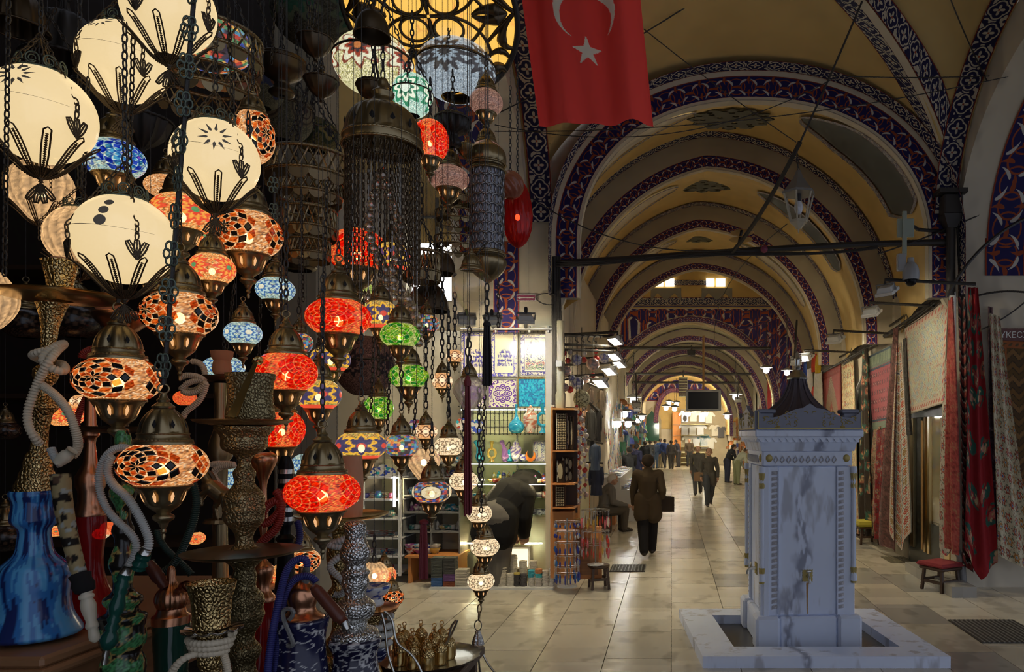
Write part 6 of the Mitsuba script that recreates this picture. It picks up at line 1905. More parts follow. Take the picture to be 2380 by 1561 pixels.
# silver embossed hookah
d = 2.12
h = thing('hookah', 'silver embossed hookah on a navy and silver base, right of the slender brass one', 'hookah')
m = px_lathe(826, d, [(1760, 60), (1600, 54), (1561, 52), (1510, 50), (1496, 56), (1484, 56), (1480, 50)], 72, sm=120)
nn = meshkit.fbm(m.vertices * 60, 2, 17)
put('glass_base', m, 'glazed', h, smooth=True, color=np.where((np.abs(nn - .5) < .05)[:, None], [[.42, .42, .42]], [[.008, .008, .03]]))
part_metal(h, 'stem', 826, d, [(1484, 50), (1474, 52), (1462, 44), (1450, 26), (1442, 28), (1430, 40), (1415, 44), (1400, 40), (1386, 24), (1372, 24), (1350, 30), (1338, 28), (1330, 32), (1322, 26), (1308, 24), (1296, 32), (1270, 30), (1246, 22), (1232, 24), (1216, 22), (1214, 1)], 'silver_embossed', sm=110)

# porcelain bowl hookah
d = 2.5
h = thing('hookah', 'hookah with a blue and white porcelain bowl and a coiled white hose', 'hookah')
m = px_lathe(864, d, [(1408, 22), (1398, 26), (1388, 24), (1384, 28), (1372, 38), (1360, 41), (1359, 37), (1380, 10)], 48, sm=60)
nn = meshkit.fbm(m.vertices * 55, 2, 27)
c = np.where((nn > .5)[:, None], [[.05, .09, .30]], [[.52, .54, .55]])
c[m.vertices[:, 2] < P(0, 1390, d)[2]] = (.5, .5, .48)
put('porcelain_bowl', m, 'glazed', h, smooth=True, color=c)
part_metal(h, 'collar', 864, d, [(1422, 20), (1404, 20)], 'brass')
tray(h, 862, 1420, 62, d, 'copper')
a = np.linspace(0, 6 * pi, 90)
co = np.stack([(862 - VX) / F * d + 44 * d / F * np.cos(a), d + 44 * d / F * np.sin(a), H - (np.linspace(1434, 1492, 90) - VY) / F * d], -1)
put('hose', ridged(co, 8 * d / F, 4.4 * d / F), 'hose_white', h, smooth=True)
part_metal(h, 'stem', 862, d, [(1428, 26), (1450, 18), (1486, 18), (1500, 22)], 'brass_embossed')
m = px_lathe(866, d, [(1540, 10), (1532, 26), (1510, 36), (1490, 30), (1484, 18)], 48, sm=60)
nn = meshkit.fbm(m.vertices * 50, 2, 37)
put('porcelain_ball', m, 'glazed', h, smooth=True, color=np.where((np.abs(nn - .5) < .025)[:, None], [[.55, .57, .6]], [[.012, .016, .06]]))
part_metal(h, 'foot', 866, d, [(1540, 12), (1556, 20), (1600, 30), (1700, 36)], 'brass')

# ruby and copper hookah between
d = 2.4
h = thing('hookah', 'copper and ruby glass hookah between the brass column and the navy hookah', 'hookah')
part_metal(h, 'stem', 612, d, [(1396, 26), (1388, 26), (1376, 18), (1350, 16), (1330, 22), (1318, 22), (1306, 12), (1220, 10), (1110, 12), (1080, 26), (1066, 30), (1050, 16)], 'copper', sm=60)
put('glass_base', px_lathe(612, d, [(1700, 46), (1600, 44), (1540, 40), (1480, 28), (1430, 22), (1394, 24)], 40, sm=40), 'ruby_glass', h, smooth=True)
hose(h, [(640, 1140), (655, 1170), (640, 1200), (612, 1215), (612, 1190), (645, 1165), (650, 1210), (630, 1240), (606, 1262), (600, 1290)], 10, d - .12, 'hose_red', 5)
h = thing('hookah', 'striped black and silver hookah stem with a navy hose behind the red lamp', 'hookah')
d = 2.6
part_metal(h, 'stem', 664, d, [(1700, 40), (1500, 36), (1400, 26), (1330, 20), (1262, 16), (1250, 22), (1240, 12), (1222, 12), (1216, 17), (1080, 17), (1060, 10)], 'glass_black')
for i in range(6):
    part_metal(h, 'silver_band', 664, d, [(1090 + 22 * i, 18), (1100 + 22 * i, 18)], 'silver')
hose(h, [(690, 1210), (697, 1240), (690, 1268), (668, 1278)], 8, d - .05, 'hose_navy')
# brass horse ornament
t = thing('horse_ornament', 'small brass rearing horse ornament left of the brass column', 'ornament')
d = 2.3


def bones(segs, res=.005, iters=6):
    """One smooth body from bones [(p0, r0, p1, r1), ...]."""
    S = manifold3d.Manifold
    parts = []
    for p0, r0, p1, r1 in segs:
        parts.append(S.batch_hull([S.sphere(r0, 14).translate(list(map(float, p0))), S.sphere(r1, 14).translate(list(map(float, p1)))]))
    m = S.batch_boolean(parts, manifold3d.OpType.Add).refine_to_length(res)
    k = m.to_mesh()
    tm = trimesh.Trimesh(k.vert_properties[:, :3], k.tri_verts, process=False)
    trimesh.smoothing.filter_taubin(tm, iterations=iters)
    return tri(tm.vertices, tm.faces)


u = d / F
B = lambda x, y, z=0: P(x, y, d + z)  # noqa: E731
put('body', bones([(B(515, 1150), 20 * u, B(490, 1130), 20 * u), (B(490, 1130), 16 * u, B(478, 1105), 11 * u), (B(478, 1105), 9 * u, B(468, 1110), 6 * u), (B(515, 1150, .02), 11 * u, B(500, 1178, .02), 6 * u), (B(500, 1178, .02), 5 * u, B(506, 1208, .02), 4 * u), (B(522, 1155, -.02), 11 * u, B(524, 1185, -.02), 6 * u), (B(524, 1185, -.02), 5 * u, B(518, 1210, -.02), 4 * u), (B(486, 1135, -.02), 7 * u, B(466, 1150, -.02), 5 * u), (B(466, 1150, -.02), 4 * u, B(468, 1172, -.02), 4 * u), (B(480, 1140, .02), 7 * u, B(470, 1160, .02), 4 * u), (B(480, 1100), 5 * u, B(484, 1092), 2 * u)], .006), 'bronze', t, smooth=True)
put('mane', tube(spline(pts([(486, 1096), (496, 1110), (502, 1126), (506, 1138)], d), 14), 5 * u, 6), 'dark_bronze', t)
put('base', px_lathe(510, d, [(1206, 30), (1214, 34), (1216, 1)], 24), 'bronze', t)
t = thing('stand_post', 'thin brass post under the horse ornament', 'post')
put('post', px_lathe(510, d, [(1218, 8), (1500, 9), (1520, 24), (1690, 30)], 16), 'bronze', t)
# plain red pot and terracotta at the right of the group
t = thing('clay_bowl', 'red clay bowls stacked on the tray behind the brass hookah', 'bowl')
for cx, y, r, m_ in ((250, 700, 34, 'clay'), (285, 742, 56, 'copper')):
    put('bowl', px_lathe(cx, 2.45, [(y + 28, r * .5), (y + 12, r * .8), (y - 14, r), (y - 15, r * .94), (y + 10, 4)], 32, sm=30), m_, t, smooth=True)
put('stand', px_lathe(285, 2.45, [(770, 22), (800, 14), (1000, 12), (1400, 20), (1480, 60), (1485, 60)], 20), 'dark_bronze', t)
t = thing('terracotta_pot', 'orange terracotta pot at the right end of the hookahs', 'pot')
put('body', px_lathe(880, 2.75, [(1680, 20), (1610, 22), (1500, 26), (1440, 28), (1434, 31), (1426, 31), (1426, 26), (1460, 6)], 28), 'terracotta', t, smooth=30)
put('shelf', px_lathe(880, 2.75, [(1684, 24), (1680, 24)], 16), 'terracotta', t)
# tray of little brass coffee cups
d0 = 2.75
zt = P(0, 1530, d0)[2]
tt = thing('tray_stand', 'low dark stand under the tray of brass coffee cups', 'stand')
cxm = P(1000, 1500, d0)[0]
put('top', box(cxm - .17, cxm + .15, d0 - .2, d0 + .22, zt - .05, zt - .012, .006), 'wood_dark', tt)
for sx in (-.13, .11):
    for sy in (-.16, .18):
        put('leg', box(cxm + sx - .015, cxm + sx + .015, d0 + sy - .015, d0 + sy + .015, 0, zt - .05), 'wood_dark', tt)
t = thing('serving_tray', 'round silver tray with a leafy rim carrying the brass coffee cups', 'tray')
put('plate', lathe([(0, -.012), (.15, -.012), (.185, .008), (.188, .012), (.15, -.006), (0, -.006)], 60, .08, 20, (0, 1), (cxm, d0, zt)), 'silver', t, smooth=30)
put('handle', tube(spline(pts([(1030, 1500), (1045, 1470), (1056, 1445), (1062, 1440), (1060, 1450), (1040, 1490)], d0), 20), .004, 5), 'silver', t)
CUP = [(0, 0), (.020, 0), (.023, .01), (.023, .045), (.024, .047), (.021, .062), (.012, .074), (.004, .078), (.004, .082), (.007, .086), (.004, .092), (0, .093)]
proto('coffee_cup_body', lathe(CUP[:4] + [(.02, .047), (0, .047)], 20), 'brass', 40)
proto('coffee_cup_lid', lathe([(.0235, .046)] + CUP[4:], 20, .1, 8), 'brass_embossed', 40)
proto('coffee_cup_crescent', moved(tri(torus(.007, .0016, 12, 5).vertices[:, [0, 2, 1]], torus(.007, .0016, 12, 5).faces), (0, 0, .099)), 'brass')
spots = [(928, 1520, .08), (940, 1500, .12), (978, 1492, .15), (1027, 1492, .14), (1044, 1508, .02), (958, 1510, .03), (1008, 1516, .02), (990, 1522, -.03), (930, 1546, -.06), (960, 1552, -.1), (994, 1554, -.12), (1024, 1540, -.05), (962, 1530, -.02), (1010, 1498, .1)]
for i, (x, y, e) in enumerate(spots):
    k = thing('coffee_cup', 'little lidded brass coffee cup on the silver tray', 'cup', 'brass coffee cups on the silver tray')
    p = P(x, y, d0 + e)
    p[2] = zt - .004
    for n in ('body', 'lid', 'crescent'):
        inst(n, 'coffee_cup_' + n, Mt(p, 1.05), k)
t = thing('lamp_hanger', 'bent silver wire arms of a lamp holder left of the coffee cups', 'hanger')
for pl in ([(886, 1425), (896, 1470), (902, 1520), (915, 1561), (925, 1590)], [(893, 1420), (915, 1460), (925, 1495), (950, 1515), (975, 1550), (990, 1590)]):
    put('arm', tube(spline(pts(pl, 2.35), 24), .004, 6), 'silver', t, smooth=True)
# ================================================================ the ceramics shop
DF = 10.3
wk = put('wall_shop_back', box(-4.6, -1.7, 10.98, 11.1, -.01, 3.7), 'white_plaster', kind='structure', label='pale rear wall of the ceramics shop')
U = DF / F


def pbox(x0, x1, y0, y1, d0, d1, b=0.0, dref=None):
    """A box between pixel columns and rows (taken at depth dref), from depth d0 to d1."""
    a, c = P(x0, y1, dref or d0), P(x1, y0, dref or d0)
    return box(a[0], c[0], d0, d1, a[2], c[2], b)


gr = thing('display_grid', 'black wire display grid behind the framed tiles', 'grid')
put('wire', cat([pbox(x - .6, x + .6, 762, 1010, 10.66, 10.67) for x in range(1070, 1282, 10)] + [pbox(1065, 1282, y - .6, y + .6, 10.65, 10.66) for y in range(768, 1010, 16)]), 'iron', gr)


def frame(x0, x1, y0, y1, draw, label, fm='steel_grey', d=10.5, n=110):
    t = thing('framed_tile', label, 'framed picture')
    a, c = P(x0, y1, d), P(x1, y0, d)
    e = 3 * d / F
    put('frame', cat(box(a[0] - e, c[0] + e, d, d + .03, c[2], c[2] + e), box(a[0] - e, c[0] + e, d, d + .03, a[2] - e, a[2]), box(a[0] - e, a[0], d, d + .03, a[2], c[2]), box(c[0], c[0] + e, d, d + .03, a[2], c[2])), fm, t)
    m, u, v = sheet(lambda u, v: np.stack([a[0] + (c[0] - a[0]) * u, 0 * u + d + .012, c[2] + (a[2] - c[2]) * v], -1), n, int(n * 1.2))
    asp = (y1 - y0) / (x1 - x0)
    put('tile_panel', m, 'glazed', t, color=draw(u, v, asp))


IV, INK, TUR = np.array([.66, .62, .50]), np.array([.05, .045, .26]), np.array([.02, .30, .50])


def edge_sprigs(u, v, c, asp, w=.11, col=INK):
    e = np.minimum(np.minimum(u, 1 - u), np.minimum(v, 1 - v) * asp)
    n = meshkit.fbm(np.stack([u * 26, v * 26 * asp, 0 * u], -1), 2, 3)
    c[(e < w) & (n > .56)] = col
    c[(np.abs(e - w) < .012)] = col
    return c


def d_script(u, v, asp):
    c = np.tile(IV, (len(u), 1))
    n = meshkit.fbm(np.stack([u * 40, v * 14 * asp, 0 * u], -1), 2, 5)
    for y, w in ((.45, .22), (.54, .3), (.64, .3), (.74, .3)):
        c[(np.abs(v - y) < .028) & (np.abs(u - .52) < w) & (n > .42)] = INK
        c[(np.abs(v - y + .02) < .05) & (np.abs(u - .52) < w) & (n > .66)] = INK
    return edge_sprigs(u, v, c, asp, .12, INK * 1.5)


def d_tree(u, v, asp):
    c = np.tile(IV, (len(u), 1))
    x, y = (u - .5) * 2, v
    inside = (np.abs(x) < .66 * np.clip((y - .1) * 3, 0, 1) ** .5) & (y < .86) & (y > .1)
    n = meshkit.noise(np.stack([u * 34, v * 34 * asp, 0 * u], -1), 4)
    c[inside & (n > .58)] = (.10, .14, .10)
    c[inside & (n > .72)] = INK
    c[inside & (y > .66) & (n < .35)] = (.35, .06, .10)
    c[inside & (y > .74) & (n < .28)] = (.03, .25, .10)
    return edge_sprigs(u, v, c, asp, .13, INK)


def d_rosette(u, v, asp):
    c = np.tile(IV, (len(u), 1))
    x, y = (u - .5) * 2, (v - .5) * 2 * asp
    r, a = np.hypot(x, y), np.arctan2(y, x)
    P_ = np.array([.12, .04, .30])
    n = meshkit.noise(np.stack([u * 30, v * 30 * asp, 0 * u], -1), 6)
    c[(n > .55) & (r > .78)] = P_
    rr = np.hypot(r - .5, .5 * ((a / (pi / 4) + .5) % 1 - .5) * pi / 4)
    c[(rr < .19) & (rr > .11)] = P_
    c[(rr < .06)] = P_
    c[(np.abs(r - .26) < .03) | ((r < .2) & (n > .5))] = P_
    return c


def d_turq(u, v, asp):
    c = np.tile(TUR, (len(u), 1))
    n = meshkit.fbm(np.stack([u * 18, v * 18, 0 * u], -1), 2, 8)
    c[n > .6] = (.03, .13, .36); c[n < .34] = (.08, .42, .58)
    c[(np.abs(u - .5) < .006) | (np.abs(v - .5) < .006)] = (.01, .2, .36)
    return c


frame(1072, 1134, 772, 876, d_script, 'ivory tile picture with blue lettering, left one of the upper row')
frame(1142, 1201, 771, 874, d_script, 'ivory tile picture with four rows of blue lettering', n=140)
frame(1210, 1276, 776, 872, d_tree, 'ivory tile picture of a flowering tree in an arch', 'steel_grey', n=140)
frame(1136, 1200, 882, 946, d_rosette, 'ivory tile picture with a purple rosette of eight medallions', n=120)
frame(1205, 1266, 880, 944, d_turq, 'turquoise tile picture in a gilt frame', 'brass', n=110)
frame(1072, 1128, 882, 944, d_rosette, 'purple rosette tile picture behind the glass drop lamps', n=90)
sh = thing('glass_shelves', 'lit glass shelving of the ceramics shop', 'shelves')
put('upright', cat(*[pbox(x - 2, x + 2, 1000, 1330, 10.93, 10.97, dref=10.3) for x in (1085, 1180, 1278)]), 'steel_grey', sh)
mat('shelf_back', (.50, .47, .30), .7)
put('back_panel', pbox(1070, 1281, 950, 1340, 10.95, 10.97, dref=10.3), 'shelf_back', sh)
scene['shelf_glass'] = {'type': 'thindielectric', 'int_ior': 1.5, 'specular_transmittance': rgb(.85, .95, .88)}
SHY = (1006, 1073, 1123, 1158, 1198)
for y in SHY:
    z = P(0, y, 10.3)[2]
    put('shelf', box(P(1072, y, 10.3)[0], P(1280, y, 10.3)[0], 10.3, 10.92, z - .012, z), 'shelf_glass', sh)
LED = (1.0, .80, .42)
proto('led', box(-.5, .5, -.5, .5, -.5, .5), 'lamp_face', emit=tuple(70 * k for k in LED), weight=6.0)
for x0, x1, y, d in ((1072, 1280, 1078, 10.24), (1072, 1280, 1126, 10.24), (1072, 1280, 952, 10.75), (1072, 1280, 764, 10.15)):  # last strip is added, hidden behind the rail, to light the framed tiles
    a, b = P(x0, y, d), P(x1, y, d)
    inst('led_strip', 'led', Mt((a + b) / 2, (b[0] - a[0], .02, .008)), sh)
for k in range(3):
    inst('led_strip', 'led', Mt(P(1100 + 70 * k, 1262, 10.7), (.25, .03, .02)), sh)

for x, y, aim, lab in ((1146, 742, P(1190, 870, 10.5), 'black backed floodlight aimed at the framed tiles'), (1085, 742, P(1100, 900, 10.5), 'added second black backed floodlight over the framed tiles, nearer the lamps'), (1222, 744, P(1215, 1210, 10.2), 'added floodlight over the flowering tree tile, aimed down at the coasters')):  # second and third floodlights are added to brighten the tiles and coasters
    floodlight(P(x, y, 9.0), aim, lab, .13, 115 if 'down' not in lab else 800, P(x, 760, 9.9))

# pottery: bodies by profile (r, z) in pixels of the photograph's scale
POT = {
    'bottle': [(8, 0), (14, 3), (18, 12), (15, 24), (6, 34), (3.2, 44), (3, 52), (4.5, 54), (3, 57), (3, 64), (4, 68)],
    'urn': [(8, 0), (12, 10), (16, 24), (17, 36), (13, 46), (8, 50), (9, 53), (8, 58), (4, 62), (2, 66), (0, 67)],
    'cup': [(4, 0), (5.5, 1), (6, 5), (6, 10), (6.5, 11)],
    'bowl': [(4, 0), (5, 1), (8, 5), (10, 10)],
    'jar': [(4, 0), (7, 3), (8, 8), (6, 12), (5, 14), (6, 15)],
    'figure': [(4, 0), (5, 3), (3, 8), (4, 12), (3, 15), (2, 18), (0, 20)],
}
GL = [(.03, .26, .42), (.55, .50, .40), (.05, .06, .30), (.40, .10, .03), (.50, .35, .08), (.03, .18, .16), (.6, .57, .5), (.22, .05, .18), (.30, .03, .03)]


def pottery(kind, x, y, s, col, col2, label, d=10.6, group=None, name=None, sx=1.0, cat_=None):
    m = lathe(smooth_prof(POT[kind], 26) * U * s, 22)
    n = meshkit.fbm(m.vertices / U / s * .22 + x, 2, int(x) % 50)
    c = np.where((n > .53)[:, None], [col2], [col])
    M = Mt(P(x, y, d), (sx, sx, 1))
    k = put(name or {'bottle': 'vase', 'urn': 'vase', 'cup': 'mug', 'bowl': 'bowl', 'jar': 'jar', 'figure': 'figurine'}[kind], tri(m.vertices @ M[:3, :3].T + M[:3, 3], m.faces), 'glazed', smooth=50, color=np.asarray(c, float), label=label, cat=cat_ or kind if kind != 'bottle' else 'vase', group=group)
    return k


dsh = 10.45
zs_ = {y: P(0, y, 10.3)[2] for y in SHY}


def on(y, d):
    """The pixel row at depth d that lies on the shelf drawn at row y."""
    return VY - (zs_[y] - H) * F / d


pottery('bottle', 1200, on(1006, dsh), 1.0, (.02, .24, .42), (.04, .34, .5), 'turquoise long necked vase on the top glass shelf', dsh)
pottery('urn', 1233, on(1006, dsh), 1.0, (.58, .50, .42), (.42, .12, .07), 'white and coral covered urn on the top glass shelf', dsh)
t = thing('ring_ewer', 'turquoise ring shaped ewer on the top glass shelf', 'ewer')
c = P(1262, on(1006, dsh) - 32, dsh)
mat('turq_glaze', (.015, .22, .36), .15)
ring = np.linspace(0, 2 * pi, 28)[:-1]
put('ring', tube(np.stack([c[0] + 13 * U * np.cos(ring), c[1] + 0 * ring, c[2] + 15 * U * np.sin(ring)], -1), 3.6 * U, 8, True), 'turq_glaze', t, smooth=True)
put('foot', lathe([(0, -32 * U), (9 * U, -32 * U), (8 * U, -29 * U), (4 * U, -24 * U), (3 * U, -15 * U)], 16, center=c), 'turq_glaze', t, smooth=40)
put('neck', tube(spline([c + [0, 0, 14 * U], c + [-1 * U, 0, 26 * U], c + [-4 * U, 0, 36 * U]], 8), np.linspace(3.4, 5, 8) * U, 10), 'turq_glaze', t, smooth=True)
put('handle', tube(spline([c + [2 * U, 0, 30 * U], c + [11 * U, 0, 28 * U], c + [12 * U, 0, 12 * U]], 10), 1.5 * U, 6), 'turq_glaze', t, smooth=True)
for x, col, lab in ((1112, (.02, .22, .30), 'turquoise pitcher with a curved handle'), (1172, (.22, .10, .28), 'lilac pitcher with a tall spout'), (1143, (.40, .26, .05), 'yellow ring bottle')):
    mt2 = mat(f'glaze_{x}', col, .15)
    t = thing('pitcher', lab + ' on the second glass shelf', 'pitcher')
    c = P(x, on(1073, dsh), dsh)
    if x == 1143:
        put('ring', tube(np.stack([c[0] + 9 * U * np.cos(ring), c[1] + 0 * ring, c[2] + 19 * U + 11 * U * np.sin(ring)], -1), 3.2 * U, 8, True), mt2, t, smooth=True)
        put('foot', lathe([(0, 0), (7 * U, 0), (5 * U, 4 * U), (3 * U, 9 * U)], 14, center=c), mt2, t, smooth=40)
        put('neck', lathe([(3 * U, 28 * U), (3 * U, 38 * U), (5 * U, 48 * U)], 14, center=c), mt2, t, smooth=40)
    else:
        put('body', tube(spline([c + [2 * U, 0, 0], c + [3 * U, 0, 16 * U], c + [-1 * U, 0, 34 * U], c + [-7 * U, 0, 50 * U]], 16), np.array([6, 8, 9, 10, 10, 9, 8, 7, 6, 5, 4, 4, 4, 5, 6, 3]) * U, 14), mt2, t, smooth=True)
        put('handle', tube(spline([c + [4 * U, 0, 36 * U], c + [13 * U, 0, 46 * U], c + [13 * U, 0, 28 * U], c + [9 * U, 0, 18 * U]], 14), 1.4 * U, 6), 'iron', t)
pottery('urn', 1199, on(1073, dsh), .78, (.55, .5, .45), (.10, .07, .28), 'flowered dress shaped vase on the second glass shelf', dsh, cat_='vase')
pottery('jar', 1216, on(1073, dsh), 1.1, (.5, .5, .5), (.06, .05, .3), 'small blue white jar on the second glass shelf', dsh)
pottery('figure', 1184, on(1073, dsh), 1.5, (.01, .25, .33), (.02, .3, .4), 'turquoise cat figurine on the second glass shelf', dsh)
t = thing('crescent_ornament', 'orange crescent ornament on the second glass shelf', 'ornament')
c = P(1233, on(1073, dsh), dsh)
q = [(12 * math.cos(a), 13 + 13 * math.sin(a)) for a in np.linspace(pi * .75, pi * 2.25, 18)] + [(8 * math.cos(a), 19 + 11 * math.sin(a)) for a in np.linspace(pi * 2.2, pi * .8, 16)]
put('body', prism([(c[0] + x * U, c[2] + z * U) for x, z in q], .05, 'y', dsh - .02), 'coral', t)
mat('coral', (.55, .13, .02), .25)
frame(1241, 1266, on(1073, 10.5) - 46, on(1073, 10.5) - 1, lambda u, v, a: edge_sprigs(u, v, np.tile(IV, (len(u), 1)), a, .35), 'square flowered tile leaning on the second glass shelf', d=10.55, n=50)
i = 0
for x in np.arange(1142, 1278, 10.2):
    kd = ['cup', 'figure', 'jar', 'bowl'][int(rng.integers(0, 4))]
    a, b = GL[int(rng.integers(0, 9))], GL[int(rng.integers(0, 9))]
    pottery(kd, x, on(1123, 10.4), rng.uniform(.9, 1.1), a, b, 'tiny souvenir crockery on the third glass shelf', 10.4, 'tiny crockery on the third glass shelf', 'souvenir_pot', cat_='souvenir')
for x in np.arange(1148, 1274, 11.5):
    pottery('figure', x, on(1123, 10.65), rng.uniform(1.0, 1.4), GL[int(rng.integers(0, 9))], GL[int(rng.integers(0, 9))], 'tiny souvenir figure in the rear row of the third glass shelf', 10.65, 'tiny figures on the third glass shelf', 'souvenir_figure', cat_='souvenir')
for x, a, b in ((1206, (.04, .04, .06), (.5, .4, .3)), (1222, (.06, .03, .03), (.3, .1, .05)), (1237, (.03, .03, .04), (.25, .2, .2)), (1252, (.5, .48, .4), (.05, .05, .06)), (1268, (.45, .03, .02), (.5, .4, .3))):
    pottery('cup', x, on(1158, 10.4), 1.35, a, b, f'{"red" if x == 1268 else "white" if x == 1252 else "dark"} patterned mug on the fourth glass shelf', 10.4, 'mugs on the fourth glass shelf')
for x in (1240, 1255, 1270):
    pottery('cup', x, on(1198, 10.4), 1.3, (.45, .48, .48), (.08, .09, .12), 'pale glass mug on the lowest glass shelf', 10.4, 'mugs on the lowest glass shelf')
for x in (1090, 1105, 1120):
    for y in (1123, 1158):
        pottery('bowl', x, on(y, 10.4), 1.0, GL[int(rng.integers(0, 9))], GL[6], 'small bowl behind the cream lamps', 10.4, 'bowls at the left of the glass shelves')
# plates on the wall at the left
proto('plate', lathe([(0, 0), (.55, .02), (.62, .06), (1.0, .16), (1.0, .19), (.6, .1), (0, .06)], 28), 'plate_paint', 40)


def plate_fn(p, n, uv):
    v = fbm(p.x * 22, p.y * 22, p.z * 22, 2)
    k = fbm(p.x * 3.1, p.y * 3.1, p.z * 3.1, 2)
    c = mix((.62, .6, .54), mix((.04, .07, .34), (.40, .07, .03), smoothstep(.5, .56, k)), smoothstep(.50, .56, v))
    return mix(c, (.03, .28, .33), smoothstep(.64, .70, fbm(p.x * 15 + 3, p.y * 15, p.z * 15, 2)))


mat('plate_paint', proc(plate_fn), .2)
RX = np.eye(4); RX[:3, :3] = [[1, 0, 0], [0, 0, -1], [0, 1, 0]]     # turns a plate to face -y
for x, y, r in ((1108, 990, 17), (875, 1098, 14), (892, 1094, 16), (908, 1098, 13), (1075, 985, 15), (1040, 1000, 14), (965, 985, 13), (945, 1015, 12)):
    M = Mt(P(x, y, 10.5), r * U) @ RX
    inst('plate', 'plate', M, None, f'painted plate standing upright behind the lamps at the {"left rack" if x < 930 else "wall of the ceramics shop"}', 'plate', 'plates displayed upright')
rk = thing('rack', 'white lit rack of plates and bowls at the left of the ceramics shop', 'rack')
put('post', cat(*[pbox(x - 3, x + 3, 1060, 1338, 10.2, 10.25) for x in (842, 928)]), 'white_plastic', rk)
put('back', pbox(842, 928, 1070, 1335, 10.9, 10.92, dref=10.2), 'shelf_back', rk)
for y in (1108, 1160, 1205, 1250, 1292, 1330):
    a, b = P(842, y, 10.2), P(930, y, 10.2)
    put('shelf', box(a[0], b[0], 10.2, 10.85, a[2] - .02, a[2]), 'white_plastic', rk)
a = P(917, 1142, 10.19)
inst('led_tube', 'led', Mt(a, (.03, .03, .42)), rk)
for y in (1160, 1205, 1250, 1292, 1330):
    z = P(0, y, 10.2)[2]
    for x in range(850, 925, 15):
        k = rng.random()
        p = P(x, 0, 10.4); p[2] = z + .002
        if k < .45:
            for j in range(4):
                inst('plate', 'plate', Mt(p + [0, 0, .022 * j], .05), None, 'small plate in a stack on the white rack', 'plate', 'plates stacked on the white rack')
        else:
            pottery(['cup', 'bowl', 'jar'][int(k * 9) % 3], x, VY - (z + .002 - H) * F / 10.4, 1.1, GL[int(rng.integers(0, 9))], GL[int(rng.integers(0, 9))], 'small painted crockery on the white rack', 10.4, 'crockery on the white rack', 'rack_crockery', cat_='crockery')
# bowls and boxes on the low bench in the passage
be = thing('low_bench', 'low wooden bench with stacked bowls left of the coasters', 'bench')
a = P(985, 1290, 10.25)
put('top', box(a[0] - .25, a[0] + .5, 10.2, 10.8, a[2] - .03, a[2]), 'wood_orange', be)
put('leg', cat(*[box(a[0] + x - .02, a[0] + x + .02, 10.25, 10.75, 0, a[2] - .03) for x in (-.2, .45)]), 'wood_orange', be)
for x in (955, 975, 995, 1010):
    for j in range(2):
        pottery('bowl', x, VY - (a[2] + .002 + .045 * j - H) * F / 10.4, 1.4, GL[int(rng.integers(0, 9))], GL[6], 'painted bowl stacked on the low bench', 10.4, 'bowls on the low bench')
wr2 = thing('rear_shelves', 'dim rear shelves of stacked crockery between the rack and the glass shelves', 'shelves')
put('board', cat(*[pbox(936, 1068, y, y + 3, 10.4, 10.9, dref=10.4) for y in (1075, 1110, 1150, 1190, 1235)]), 'steel_grey', wr2)
put('side', cat(*[pbox(x, x + 3, 1060, 1300, 10.4, 10.9, dref=10.4) for x in (936, 1000, 1066)]), 'steel_grey', wr2)
for y in (1075, 1110, 1150, 1190, 1235):
    z = P(0, y, 10.4)[2]
    for x in range(945, 1066, 12):
        pottery(['cup', 'bowl', 'jar', 'figure'][int(rng.integers(0, 4))], x, VY - (z + .002 - H) * F / 10.6, 1.1, GL[int(rng.integers(0, 9))], GL[6], 'small crockery on the dim rear shelves', 10.6, 'crockery on the rear shelves', 'shelf_crockery', cat_='crockery')
